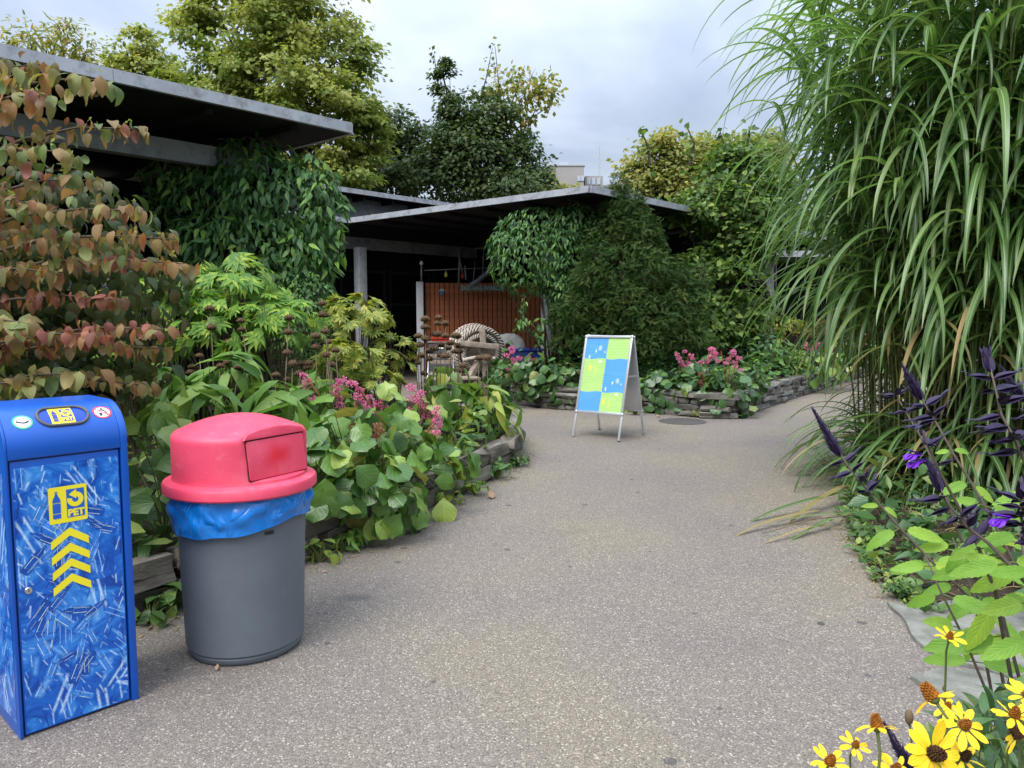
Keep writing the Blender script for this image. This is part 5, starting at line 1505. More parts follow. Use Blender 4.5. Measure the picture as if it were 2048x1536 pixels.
# --- lobed light-green bushes and long-leaved plants
bush = [(320, 598, 6.2, (.42, .35, .26), 46, T_lob, ML_hyd, (.22, .30), 'bright green lobed-leaf bush beside the red-leaved shrub'),
        (470, 570, 6.5, (.36, .35, .24), 44, T_lob, ML_hyd, (.22, .32), 'tallest bright green lobed-leaf bush in front of the pavilion climber'),
        (545, 650, 6.3, (.40, .35, .30), 56, T_lob, ML_hyd, (.20, .30), 'bright yellow-green lobed-leaf bush right of the tallest one'),
        (430, 660, 6.1, (.36, .3, .26), 36, T_lob, ML_hyd, (.20, .28), 'lower green lobed-leaf bush between the two bright bushes'),
        (708, 642, 7.4, (.34, .3, .26), 60, T_lob, ML_hyy, (.17, .25), 'yellow-green cut-leaved bush in front of the white posts'),
        (785, 712, 7.5, (.26, .25, .20), 40, T_lob, ML_hyy, (.16, .22), 'small yellow-green cut-leaved bush left of the dried stalks'),
        (700, 725, 6.9, (.30, .25, .22), 44, T_lob, ML_hyy, (.16, .24), 'low yellow-green cut-leaved bush above the pink flowers'),
        (760, 765, 6.9, (.22, .2, .16), 30, T_lob, ML_hyy, (.15, .2), 'lowest yellowish cut-leaved bush just behind the pink flowers'),
        (250, 690, 6.2, (.3, .3, .3), 26, T_lob, ML_hyd, (.2, .26), 'green lobed-leaf bush low behind the red-leaved shrub')]
for i, (px, py, Y, r, n, tp, ml, sz, lab) in enumerate(bush):
    c = at(px, py, Y)
    leafy('lobed_leaf_bush', lab, 'bush', c, r, n, tp, ml, sz, 230 + i, 'cut-leaved bushes of the left bed', (c.x, c.y + .1, .28), kw=dict(zmin=-.5, lift=.5, jit=.45, inner=.35, droop=.55, face=.7), smat=M_twig)
lanc = [(470, 745, 5.6, 26, 'long-leaved green plant among the brown seed heads'), (545, 795, 5.4, 26, 'long-leaved green plant right above the red lid'), (400, 800, 5.2, 20, 'long-leaved green plant left above the red lid'),
        (610, 800, 5.7, 20, 'long-leaved green plant left of the pink flowers'), (330, 770, 5.2, 14, 'long-leaved green plant above the blue recycling bin'), (640, 770, 6.3, 18, 'long-leaved green plant behind the first pink flower heads'), (580, 860, 5.1, 20, 'long-leaved green plant just beyond the red lid flap')]
for i, (px, py, Y, n, lab) in enumerate(lanc):
    c = at(px, py + 20, Y)
    leafy('long_leaved_plant', lab, 'plant', c, (.26, .24, .24), n, T_lance, ML_lan, (.26, .40), 260 + i, 'long-leaved plants of the left bed', (c.x, c.y + .05, .28), kw=dict(zmin=-.2, lift=.6, jit=.4, inner=.4, droop=.2))

# dark small-leaved evergreen behind, and low filling growth in the beds
c = at(610, 660, 7.6)
leafy('evergreen_bush', 'dark fine-leaved evergreen bush left of the white post', 'bush', c, (.42, .35, .58), 2600, T_small, ML_vine, (.035, .06), 280, None, (c.x, c.y, .28), limit=0, kw=dict(zmin=-.9, inner=.5), smat=M_twig)
rs = np.random.RandomState(77)
P = []
while len(P) < 3000:
    px, Y = rs.uniform(-500, 1000), rs.uniform(3.4, 8.6)
    x = (px - 1024) / FPX * Y
    i = int(np.argmin([abs(q[1] - Y) for q in LW]))
    if x < LW[i][0] - .12:
        P.append((x, Y, .28 + abs(rs.randn()) * .16 * min(1.0, .3 + Y / 8)))
P = np.array(P); D = unit(rs.randn(len(P), 3) * [1, 1, .4] + [0, 0, .25])
o = put('ground_cover', scatter('ground_cover', T_haz + T_vine, frames(P, D, rs.randn(len(P), 3) * .4 + [0, -.2, 1], .06 + .10 * rs.rand(len(P))), ML_hostd, rs), kind='stuff')
P = []
while len(P) < 2600:
    i = rs.randint(len(RW) - 6); a = np.array(RW[i]); t_ = rs.rand() ** 1.3 * 3.0
    q = a + [rs.uniform(-.3, .3), t_ + .15]
    P.append((q[0], q[1], .36 + abs(rs.randn()) * .22))
P = np.array(P); D = unit(rs.randn(len(P), 3) * [1, 1, .4] + [0, 0, .2])
put('ground_cover', scatter('ground_cover', T_haz + T_vine, frames(P, D, rs.randn(len(P), 3) * .4 + [0, -.2, 1], .08 + .12 * rs.rand(len(P))), ML_vine, rs), kind='stuff')

# --- dried seed stalks
sh = MB()
for k in range(26):
    a = k * 2.4; r = .018 * math.sqrt((k + .5) / 26) * 1.5
    sh.lathe([(.0035, -.011), (.0055, 0), (.0045, .010), (.001, .014)], 5, Matrix.Translation((r * math.cos(a), r * math.sin(a), -.012 * (r / .027) ** 2)) @ Matrix.Rotation(1.1 * r / .027, 4, (-math.sin(a), math.cos(a), 0)))
sh.lathe([(.006, -.014), (.022, -.01), (.026, -.002), (.018, .006), (.002, .009)], 14)
for v in sh.v:
    v.z *= 1.35
SEED = sh.mesh('seed_head', M_seed, smooth=True)


def seed_stalk(heads, Y, label, group, rs):
    top = at(*heads[0], Y); foot = Vector((top.x + rs.uniform(-.1, .1), Y + rs.uniform(-.05, .15), .27))
    t = thing('seed_stalk', label, 'seed stalk', foot, 0, group)
    d = top - foot
    pts = [Vector((0, 0, 0)), d * .5 + Vector((rs.randn() * .02, rs.randn() * .02, 0)), d]
    MB().tube(pts, [.0055, .0048, .0035], 6).put('stalk', M_stalk, t, smooth=True)
    for k, (hx, hy) in enumerate(heads):
        q = at(hx, hy, Y) - foot
        f = min(1.0, max(0, q.z / d.z)); s_ = pts[0].lerp(pts[1], f * 2) if f < .5 else pts[1].lerp(pts[2], f * 2 - 1)
        put('seed_head', SEED, t, Matrix.Translation((s_.x, s_.y, q.z)) @ Matrix.Rotation(rs.randn() * .18, 4, 'X') @ Matrix.Rotation(rs.rand() * 6, 4, 'Z') @ Matrix.Scale((.95 + .3 * rs.rand()) * (1 + (Y - 6) * .12), 4))


near = [[(420, 615), (421, 652)], [(457, 683)], [(482, 640), (482, 657)], [(578, 633), (576, 662), (572, 703)], [(455, 723)], [(441, 730)], [(495, 727), (492, 739)], [(399, 710)], [(384, 731), (383, 742)], [(340, 741)],
        [(487, 765), (487, 787)], [(437, 771), (442, 780)], [(373, 780)], [(552, 748)], [(585, 725)], [(601, 725)], [(617, 724), (612, 732)], [(644, 605), (642, 627), (641, 660)], [(632, 670), (633, 692)], [(656, 682)], [(652, 707)],
        [(671, 699)], [(465, 748)], [(478, 733)], [(597, 745)], [(575, 757)], [(663, 727)], [(355, 765)]]
far = [[(851, 636), (851, 652), (850, 675)], [(877, 633), (877, 644), (873, 666)], [(891, 645), (892, 670), (889, 709)], [(870, 666), (864, 695)], [(908, 669), (908, 701)], [(837, 670), (836, 688)], [(827, 691), (830, 716)], [(881, 688), (874, 709)],
       [(895, 694)], [(919, 701)], [(835, 724)], [(843, 709)], [(925, 729)], [(958, 714)], [(974, 713)], [(914, 670), (916, 690)], [(858, 700), (858, 716)], [(902, 684)], [(921, 738)], [(848, 745)]]
rs = np.random.RandomState(31)
for lst, grp, Y0, where in ((near, 'dried seed stalks behind the litter can', 5.75, 'behind the litter can'), (far, 'dried seed stalks in front of the slat screen', 7.9, 'before the slat screen')):
    lst = sorted(lst, key=lambda h: h[0][0])
    for k, h in enumerate(lst):
        nm = ('single brown head', 'two brown heads', 'three brown heads')[len(h) - 1]
        seed_stalk(h, Y0 + rs.uniform(-.35, .45), f'dried stalk with {nm}, {ORD[k]} from the left {where}', grp, rs)

# --- weeds at the foot of the low wall
weeds = [(640, 1108, 4.55, .12, T_haz, ML_host, (.06, .10), 22, 'round-leaved weed at the wall foot beside the litter can'), (712, 1085, 4.85, .13, T_lance, ML_hyd, (.09, .14), 40, 'bushy narrow-leaved weed at the wall foot right of the litter can'),
         (690, 1100, 4.75, .09, T_lance, ML_lan, (.07, .11), 20, 'small weed at the wall foot between the round-leaved and the bushy one'), (950, 985, 6.3, .10, T_haz, ML_hyd, (.05, .08), 26, 'round-leaved weed at the wall foot near the bed corner'),
         (895, 1000, 5.95, .10, T_haz, ML_host, (.05, .09), 20, 'small weed under the drooping pink-flowered clump'), (995, 940, 6.9, .14, T_lance, ML_vine, (.1, .16), 34, 'grey-green spiky weed at the bed corner'),
         (1030, 925, 7.5, .14, T_small, ML_vine, (.04, .07), 70, 'fine-leaved dark weed at the farthest bed corner'), (300, 1240, 3.62, .10, T_haz, ML_hostd, (.06, .09), 18, 'dark weed on the path in the gap between the bins'),
         (1795, 1195, 3.95, .07, T_small, ML_vine, (.02, .035), 130, 'mossy green tuft at the tip of the pale flagstone'), (1270, 822, 11.4, .12, T_small, ML_hyd, (.05, .08), 40, 'bright weed at the wall foot behind the a-frame sign'), (340, 1195, 3.75, .1, T_heart, ML_hostd, (.1, .15), 10, 'dark broad-leaved seedling behind the litter can foot')]
for i, (px, py, Y, r, tp, ml, sz, n, lab) in enumerate(weeds):
    c = at(px, py, Y); c.z = max(c.z, .05)
    leafy('weed', lab, 'weed', c, (r * 1.2, r * .8, max(.06, r * .8)), n, tp, ml, sz, 300 + i, 'weeds along the path edges', (c.x, c.y, 0.0), kw=dict(zmin=-.2, lift=.5, jit=.5, inner=.3, droop=.2))

# --- climbers
def climber(name, label, blobs, n, tpls, mat, size, seed, base, limit, strands=()):
    rs = np.random.RandomState(seed); t = thing(name, label, 'climber', base)
    area = [b[2] * b[3] for b in blobs]; Ps, Ds, Ns = [], [], []
    for b, a in zip(blobs, area):
        c = at(b[0], b[1], b[4]); r = (wpx(b[2], b[4]), .30, wpx(b[3], b[4]))
        P, D, N = mound(rs, c, r, int(n * a / sum(area)), zmin=-1, inner=.55, jit=.4, lift=.25, droop=1.6, face=.45)
        Ps.append(P); Ds.append(D); Ns.append(N)
    for (x0, y0, x1, y1, Y, m_) in strands:
        for k in range(m_):
            f = rs.rand(); p = at(x0 + (x1 - x0) * f + rs.randn() * 5, y0 + (y1 - y0) * f, Y)
            Ps.append(np.array([p])); d = unit(np.array([rs.randn(), rs.randn(), -1.2])); Ds.append(d[None]); Ns.append(unit(np.array([[rs.randn() * .5, -1, .4]])))
    P, D, N = (np.concatenate(q) for q in (Ps, Ds, Ns))
    S = size[0] + (size[1] - size[0]) * rs.rand(len(P))
    leaves(t, 'leaf', tpls, frames(P, D, N, S), mat, rs, limit)
    mb = MB(); B0 = Vector(base)
    for k in range(16):
        b = blobs[rs.randint(len(blobs))]; e = at(b[0] + rs.randn() * b[2] * .4, b[1] + rs.randn() * b[3] * .4, b[4]) - B0
        s = Vector((rs.randn() * .12, rs.randn() * .08, 0)); mb.tube([s, s.lerp(e, .5) + Vector((rs.randn() * .1, 0, .2)), e], [.018, .013, .006], 5)
    for (x0, y0, x1, y1, Y, m_) in strands:
        mb.tube([at(x0, y0, Y) - B0, at((x0 + x1) / 2 + 3, (y0 + y1) / 2, Y) - B0, at(x1, y1, Y) - B0], .004, 4)
    mb.put('stem', M_twig, t, smooth=True)
    return t


q = at(490, 600, 8.15)
climber('climber', 'large dark green climber wrapped round the pavilion corner under the roof', [(505, 335, 110, 60, 8.25), (400, 400, 95, 75, 8.15), (520, 400, 130, 85, 8.05), (610, 420, 75, 105, 8.05), (500, 495, 165, 70, 7.95), (645, 440, 36, 95, 7.95), (415, 490, 85, 65, 7.95), (340, 360, 50, 45, 8.2), (600, 520, 75, 55, 7.9), (430, 560, 120, 50, 7.95), (560, 580, 100, 50, 7.9)],
        4200, T_vine, ML_vine, (.105, .165), 400, (q.x, 8.3, .28), 300, [(655, 330, 690, 420, 7.85, 26), (672, 440, 682, 525, 7.85, 26), (640, 480, 655, 570, 7.85, 26), (610, 300, 668, 350, 7.9, 18)])
q = at(1110, 700, 13.2)
climber('climber', 'dark green climber hanging from the roof corner left of the yew', [(1085, 455, 88, 42, 13.3), (1060, 520, 82, 70, 13.1), (1130, 520, 62, 85, 13.1), (1135, 590, 40, 42, 13.0), (1150, 450, 50, 45, 13.1), (1005, 490, 30, 30, 13.2), (1150, 600, 45, 60, 13.1)],
        3600, T_vine, ML_vine, (.10, .15), 401, (q.x, 13.3, .35), 300, [(1050, 590, 1035, 660, 12.9, 30), (1085, 630, 1075, 680, 12.9, 24), (985, 470, 980, 510, 13.2, 12), (1060, 640, 1085, 690, 13.0, 24)])

# --- red-leaved shrub at the left
rs = np.random.RandomState(55)
B0 = Vector((-3.1, 4.1, .26))
dg = thing('red_leaved_shrub', 'tiered shrub with drooping brown, orange and red leaves above the blue bin', 'shrub', B0)
tiers = [(205, 150, 3.75, 250, ML_dogg, .13), (110, 190, 3.6, 240, ML_dogo, .12), (285, 248, 3.7, 300, ML_dogo, .10), (150, 300, 3.55, 330, ML_dogg, .11), (190, 352, 3.65, 400, ML_dogo, .10), (70, 400, 3.5, 430, ML_dogo, .11), (290, 415, 3.6, 470, ML_dogo, .105), (350, 470, 3.55, 520, ML_dogo, .10), (240, 480, 3.7, 520, ML_dogg, .10),
         (368, 520, 3.55, 560, ML_dogo, .10), (120, 540, 3.5, 570, ML_dogo, .11), (225, 590, 3.5, 640, ML_dogr, .095), (335, 650, 3.5, 680, ML_dogr, .095), (210, 660, 3.45, 690, ML_dogr, .095), (330, 690, 3.6, 720, ML_dogo, .095), (60, 640, 3.3, 640, ML_dogg, .12), (300, 765, 3.65, 780, ML_dogo, .09), (165, 740, 3.4, 780, ML_dogg, .12), (60, 760, 3.35, 800, ML_dogg, .12), (80, 120, 3.8, 200, ML_dogo, .11)]
by = {}
tw = MB()
for (tx, ty, Y, ry, ml, sz) in tiers + [(None, k, 0, 0, (ML_dogo, ML_dogg, ML_dogr)[k % 3], .10) for k in range(11)]:
    if tx is None:                                     # the shrub's far side, out of the frame to the left
        root = B0 + Vector((-.03, -.05, .55 + ty * .19)); tip = root + Vector((-.55 - .5 * rs.rand(), rs.uniform(-.7, .6), .05))
    else:
        tip = at(tx, ty + 8, Y)
        root = at(-170, ry + 50 + rs.uniform(-15, 45), Y + .25)
    L_ = (tip - root).length
    path = [root.lerp(tip, f) + Vector((0, rs.randn() * .02, .10 * math.sin(f * PI))) for f in (0, .25, .5, .75, 1)]
    tw.tube([p - B0 for p in path], [.013, .010, .008, .005, .003], 5)
    nn_ = int(L_ / .056)
    for k in range(nn_):
        f = 1 - (k / nn_) * .95; i = min(3, int(f * 4)); p = path[i].lerp(path[i + 1], f * 4 - i)
        for _ in range(4 if f > .25 else 3):
            off = Vector((rs.randn() * .05, rs.randn() * .10, rs.randn() * .016 + .015)) * (1.0 if f < .9 else .5)
            a = rs.rand() * 6.283
            d = Vector((math.cos(a) * .55, math.sin(a) * .55 - .12, -.75 + rs.randn() * .45))
            n_ = Vector((math.cos(a) * .9, math.sin(a) * .9 - .35, .55))
            mm = ml if rs.rand() < .68 else (ML_dogo if ml is not ML_dogo else (ML_dogg if rs.rand() < .6 else ML_dogr))
            by.setdefault(mm.name, (mm, [], [], [], []))
            for lst, vv in zip(by[mm.name][1:], (p + off, d, n_, sz * (.48 + .42 * rs.rand()))):
                lst.append(vv)
tw.tube([(0, 0, 0), (-.05, -.02, .7), (-.02, -.1, 1.5), (-.1, -.1, 2.3)], [.032, .027, .02, .012], 8)
tw.put('branch', M_twig, dg, smooth=True)
for nm, (mm, P, D, N, S) in by.items():
    Ms = frames([tuple(v) for v in P], [tuple(v) for v in D], [tuple(v) for v in N], S)
    leaves(dg, 'leaf', T_dog, Ms, mm, rs, {'brown_orange_leaf': 150, 'dark_red_leaf': 70}.get(nm, 80))
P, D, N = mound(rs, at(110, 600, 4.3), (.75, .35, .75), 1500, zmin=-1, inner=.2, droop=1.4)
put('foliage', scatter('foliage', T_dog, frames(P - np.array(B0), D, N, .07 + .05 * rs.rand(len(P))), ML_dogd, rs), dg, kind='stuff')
P = [];
for (tx, ty, Y, ry, ml, sz) in tiers[:15]:
    for _ in range(2):
        P.append(tuple(at(tx - abs(rs.randn()) * 60, ty - 6 + rs.randn() * 8, Y - .05) - B0))
put('dried_bracts', scatter('dried_bracts', T_small, frames(P * 3, rs.randn(len(P) * 3, 3), rs.randn(len(P) * 3, 3), .018 + .012 * rs.rand(len(P) * 3)), ML_hyy, rs), dg, kind='stuff')

# ------------------------------------------------------------------ trees
def crown_tree(name, label, base, blobs, n, tpls, mat, size, seed, trunk_r=.2, cat='tree', pads=True, flat=.4, group=None, inner=.35, limit=0, droop=.5, twigs=(), padr=.3, padn=55, jit=.5):
    """Tapered trunk, limbs to every clump, a crown of leaves gathered in small pads.  BLOBS: (px, py, half width px, half height px, distance)."""
    rs = np.random.RandomState(seed); B = Vector(base)
    t = thing(name, label, cat, B, 0, group)
    cs = [at(b[0], b[1], b[4]) for b in blobs]
    rsz = [(wpx(b[2], b[4]), wpx((b[2] + b[3]) / 2, b[4]) * .9, wpx(b[3], b[4])) for b in blobs]
    area = np.array([r[0] * r[2] for r in rsz])
    zmin = min(c.z - r[2] for c, r in zip(cs, rsz)); ztop = max(c.z for c in cs)
    fork = Vector((0, 0, max(.3, (zmin - B.z) * .8)))
    cx = sum(((c.x - B.x) * a for c, a in zip(cs, area))) / area.sum()
    spine = [Vector((0, 0, -.1)), fork, Vector((cx * .5, 0, fork.z + (ztop - B.z - fork.z) * .5)), Vector((cx, 0, (ztop - B.z) * .95))]
    mb = MB().tube(spine, [trunk_r, trunk_r * .8, trunk_r * .5, trunk_r * .12], 9)
    Ps, Ds, Ns = [], [], []
    for c, r, a in zip(cs, rsz, area):
        e = c - B
        s = spine[1].lerp(spine[2], rs.rand()) if e.z > fork.z else spine[1] * .8
        mb.tube([s, s.lerp(e, .5) + Vector((rs.randn() * .1, rs.randn() * .1, -.08 * (e - s).length)), e], [trunk_r * .35, trunk_r * .22, trunk_r * .1], 6)
        for _ in range(5):
            d = unit(rs.randn(3)); q = e + Vector(d * np.array(r) * .85)
            mb.tube([e, e.lerp(q, .5) + Vector(rs.randn(3) * .04), q], [trunk_r * .1, trunk_r * .06, trunk_r * .025], 4, cap=False)
        m_ = int(n * a / area.sum())
        if pads:
            k = max(4, int(m_ / padn)); d = unit(rs.randn(k, 3)); rad = 1 - (1 - inner) * rs.rand(k) ** 1.8
            pc = np.array(c) + d * rad[:, None] * np.array(r)
            w = rs.randint(0, k, m_); ps = padr * (r[0] * r[1] * r[2]) ** (1 / 3)
            g_ = rs.randn(m_, 3) * [ps, ps, ps * flat]
            P = pc[w] + g_ - np.abs(g_[:, :1]) * [0, 0, .25]
            N = unit(rs.randn(m_, 3) * .5 + [0, 0, 1] + .5 * d[w]); D = unit(g_ * [1, 1, .3] / max(ps, .01) + rs.randn(m_, 3) * .6 + [0, 0, -droop] + d[w] * .6)
        else:
            P, D, N = mound(rs, c, r, m_, zmin=-1, inner=inner, jit=jit, lift=.3, droop=droop)
        Ps.append(P); Ds.append(D); Ns.append(N)
    for (x0, y0, x1, y1, Y, m_) in twigs:
        p, q = at(x0, y0, Y), at(x1, y1, Y)
        mb.tube([p - B, p.lerp(q, .5) - B + Vector((rs.randn() * .05, 0, 0)), q - B], [.03, .02, .008], 5, cap=False)
        f = rs.rand(m_) ** .7
        P = np.array(p)[None] * (1 - f)[:, None] + np.array(q)[None] * f[:, None] + rs.randn(m_, 3) * .16 * (q - p).length ** .5 * .5
        Ps.append(P); Ds.append(unit(rs.randn(m_, 3) + [0, 0, -.3])); Ns.append(unit(rs.randn(m_, 3) * .6 + [0, -.3, .8]))
    mb.put('trunk', M_bark, t, smooth=True)
    P, D, N = (np.concatenate(q) for q in (Ps, Ds, Ns))
    S = size[0] + (size[1] - size[0]) * rs.rand(len(P))
    Ms = frames(P, D, N, S)
    if limit:
        leaves(t, 'leaf', tpls, Ms, mat, rs, limit, rest='crown')
    else:
        Ms[:, :3, 3] -= np.array(B)
        put('crown', scatter('crown', tpls, Ms, mat, rs), t, kind='stuff')
    return t


T_mini = [leaf(1, .7, 'ovate', 2, 1, b, .25, seed=i) for i, b in enumerate((.3, .9))]
crown_tree('maple_tree', 'large golden-green broad tree rising behind the pavilion roof', (-6.3, 23.5, 0),
           [(470, 60, 110, 75, 22.5), (600, 40, 100, 80, 23), (560, 140, 120, 70, 22), (670, 120, 80, 80, 23), (440, 170, 95, 60, 22.5), (640, 215, 110, 65, 22), (700, 250, 60, 90, 22.5), (530, 230, 110, 55, 22), (390, 190, 60, 40, 22.5), (690, 330, 75, 70, 22), (380, 55, 38, 32, 22.8), (430, 15, 60, 40, 23), (740, 290, 40, 60, 22.5), (620, 320, 80, 60, 22), (725, 130, 22, 35, 23), (560, -40, 140, 60, 23), (480, 120, 60, 60, 22.2), (340, 175, 40, 30, 22.5)],
           34000, T_mini, ML_map, (.12, .20), 500, .3, padr=.2, padn=90, flat=.32, inner=.5)
crown_tree('golden_tree', 'small golden tree beside the big one above the pavilion roof', (-11.2, 24.5, 0),
           [(285, 80, 30, 22, 24), (255, 110, 35, 25, 24), (310, 105, 35, 20, 24), (290, 140, 60, 26, 24), (360, 150, 40, 20, 24), (230, 140, 30, 20, 24)], 3600, T_mini, ML_map, (.11, .18), 501, .16, padr=.35)
crown_tree('feathery_tree', 'thin feathery pale tree far left beyond the pavilion roof', (-15.5, 26, 0),
           [(60, 80, 70, 22, 26), (130, 90, 60, 25, 26), (120, 60, 30, 20, 26), (20, 100, 40, 25, 26), (170, 110, 35, 20, 26)], 1300, T_vine, ML_air, (.16, .28), 502, .14, padr=.5, flat=.6, inner=.1)
crown_tree('dark_broad_tree', 'dark bushy tree between the golden one and the ragged one', (-3.6, 27, 0),
           [(790, 260, 45, 40, 27), (830, 300, 50, 50, 27), (800, 345, 70, 50, 26), (760, 330, 35, 40, 27), (740, 375, 60, 35, 26)], 6500, T_mini, ML_oak, (.13, .22), 503, .2)
crown_tree('ragged_tree', 'tall ragged dark tree with thin golden top above the low roof', (-1.2, 27, 0),
           [(900, 190, 28, 50, 26), (905, 260, 50, 50, 26), (960, 230, 60, 45, 26), (1010, 260, 45, 50, 26), (930, 320, 95, 55, 25.5), (1030, 320, 55, 55, 26), (870, 350, 60, 45, 25.5), (980, 370, 110, 42, 25), (1065, 355, 40, 40, 25.5), (940, 280, 70, 50, 25.6), (885, 145, 14, 30, 26)],
           18000, T_mini, ML_oak, (.12, .20), 504, .24, padr=.24, padn=70, twigs=[(880, 190, 868, 108, 26, 40), (892, 150, 885, 118, 26, 20), (955, 220, 985, 95, 26, 16)])
crown_tree('airy_tree', 'thin yellow-leaved branches arching out from behind the ragged dark tree', (.4, 28, 0),
           [(1000, 170, 30, 25, 27), (1060, 160, 45, 28, 27), (1040, 200, 55, 28, 27), (1085, 185, 24, 30, 27), (985, 180, 30, 20, 27)], 620, T_mini, ML_air, (.15, .25), 505, .1, padr=.5, flat=.7, inner=.1,
           twigs=[(1000, 250, 990, 92, 27, 26), (1010, 260, 1100, 150, 27, 60), (1015, 270, 1108, 205, 27, 40), (1005, 250, 1050, 130, 27, 50), (1020, 280, 1070, 235, 27, 20)])
crown_tree('pale_bush_tree', 'pale yellowish tree low in front of the far apartment block', (3.1, 40, 0), [(1112, 382, 40, 18, 40), (1150, 384, 26, 10, 40), (1205, 382, 40, 9, 40), (1085, 362, 22, 20, 40)], 1600, T_mini, ML_air, (.18, .3), 506, .15)
crown_tree('ochre_tree', 'ochre yellow tree behind the yew and the right roof edge', (4.3, 20.5, 0),
           [(1330, 330, 75, 55, 20), (1285, 370, 42, 45, 20), (1325, 285, 42, 24, 20), (1400, 310, 40, 36, 20), (1440, 300, 50, 34, 20.5), (1520, 300, 45, 40, 20.5), (1390, 360, 70, 50, 20), (1470, 320, 50, 45, 20), (1430, 390, 90, 40, 19.5), (1530, 340, 50, 50, 20)], 14000, T_mini, ML_gold, (.10, .17), 507, .16, padr=.32)
crown_tree('dark_fir', 'small dark pointed tree far behind the climbing shrubs', (11, 33, 0), [(1535, 275, 22, 28, 33), (1532, 310, 32, 35, 33), (1530, 350, 40, 40, 33)], 1800, T_yew, ML_oak, (.3, .5), 508, .15)
# the leafy shrubs that climb over the roof end at the right
crown_tree('hazel_shrub', 'tall round-leaved green shrub growing over the right roof end', (5.6, 15.6, .35),
           [(1440, 350, 55, 60, 15.4), (1500, 330, 50, 55, 15.4), (1400, 420, 55, 40, 15), (1480, 420, 80, 60, 15), (1550, 400, 55, 70, 15.2), (1440, 500, 60, 50, 14.8), (1510, 475, 62, 48, 14.8), (1440, 590, 60, 70, 14.6), (1485, 600, 40, 55, 14.8), (1400, 640, 40, 60, 14.5), (1350, 420, 30, 26, 15), (1470, 660, 45, 50, 14.7), (1370, 530, 25, 30, 14.8)],
           8500, T_haz, ML_haz, (.10, .16), 509, .09, 'shrub', padr=.35, inner=.3, limit=300, twigs=[(1380, 330, 1372, 248, 15.4, 22), (1300, 330, 1280, 255, 15.4, 22), (1450, 310, 1440, 262, 15.4, 26), (1490, 300, 1500, 255, 15.4, 20), (1300, 440, 1340, 520, 14.8, 30), (1320, 400, 1300, 450, 14.8, 22)])
# yew
crown_tree('yew', 'dark green bushy yew standing behind the a-frame sign', (1.95, 12.9, .35),
           [(1240, 375, 17, 32, 12.9), (1226, 402, 26, 34, 12.9), (1262, 408, 24, 34, 12.9), (1250, 430, 46, 45, 12.9), (1190, 500, 30, 34, 12.5), (1290, 460, 30, 36, 12.6), (1300, 540, 40, 44, 12.3), (1180, 560, 34, 40, 12.3), (1250, 600, 46, 46, 12.2), (1340, 610, 40, 44, 12.3), (1160, 620, 34, 38, 12.4), (1290, 690, 46, 34, 12.1), (1360, 560, 26, 36, 12.5), (1225, 470, 55, 50, 12.8), (1280, 490, 50, 50, 12.8), (1240, 545, 85, 65, 12.6), (1320, 570, 60, 60, 12.7), (1200, 610, 70, 55, 12.6), (1290, 640, 95, 60, 12.4), (1370, 620, 48, 65, 12.6), (1140, 640, 42, 45, 12.7), (1180, 575, 45, 50, 12.7), (1340, 680, 70, 45, 12.4), (1215, 680, 75, 40, 12.4), (1400, 560, 22, 40, 12.8), (1390, 690, 40, 30, 12.5), (1130, 690, 30, 22, 12.6)],
           17000, T_yew, ML_yew, (.09, .15), 510, .1, 'shrub', pads=False, inner=.6, droop=-.25, jit=.42)
mb = MB(); rs = np.random.RandomState(12)
# leafy perennials at the far right bed
for i, (px, py, Y, r, n, tp, ml, sz, lab) in enumerate([
    (1530, 705, 14.4, (.5, .4, .38), 230, T_vine, ML_vine, (.14, .22), 'dense dark green leafy plant behind the grey stone edging'),
    (1575, 725, 14.6, (.4, .35, .3), 180, T_vine, ML_lan, (.13, .2), 'lighter green leafy plant right of the dark one at the grey stone edging'),
    (1560, 655, 15.2, (.55, .4, .22), 260, T_vine, ML_hyy, (.10, .16), 'yellow-green plumed plant in front of the concrete pillar'),
    (1625, 660, 16.0, (.45, .4, .25), 240, T_small, ML_dogr, (.06, .1), 'reddish brown feathery plant beside the yellow-green plumes')]):
    c = at(px, py, Y)
    leafy('leafy_plant', lab, 'plant', c, r, n, tp, ml, sz, 320 + i, None, (c.x, c.y + .1, .34), kw=dict(zmin=-.6, lift=.5, jit=.5, inner=.5, droop=-.1, face=.7), limit=120)
# hedge and trees beyond the reed grass
crown_tree('hedge_bush', 'bright yellow-green hedge bush in the gap beside the reed grass', (8.6, 22, 0), [(1620, 540, 70, 60, 21), (1680, 500, 70, 60, 21), (1640, 620, 80, 50, 21), (1740, 560, 70, 80, 21), (1700, 640, 80, 50, 21), (1590, 590, 40, 50, 21)], 7500, T_mini, ML_hed, (.13, .22), 520, .1, 'bush', padr=.35)
crown_tree('hedge_bush', 'green hedge bush behind the reed grass clump', (12.5, 20, 0), [(1830, 540, 90, 90, 19), (1950, 560, 90, 90, 19), (2060, 560, 90, 90, 19), (1850, 680, 100, 60, 19), (1990, 690, 100, 60, 19)], 7000, T_mini, ML_haz, (.15, .26), 521, .1, 'bush')
crown_tree('background_tree', 'dark green tree hidden behind the top of the reed grass', (13, 27, 0), [(1700, 420, 90, 70, 26), (1820, 380, 110, 90, 26), (1950, 330, 110, 110, 26), (2080, 330, 100, 120, 26), (1600, 460, 60, 50, 26)], 9500, T_mini, ML_oak, (.16, .28), 522, .22)

P = np.array([(p[0], p[1], 3.50 + .02 * rs.rand()) for p in ROOF_LITTER])
put('roof_litter', scatter('roof_litter', T_small, frames(P, rs.randn(len(P), 3) * [1, 1, .2], rs.randn(len(P), 3) * .4 + [0, 0, 1], .04 + .06 * rs.rand(len(P))), ML_dry, rs), kind='stuff')
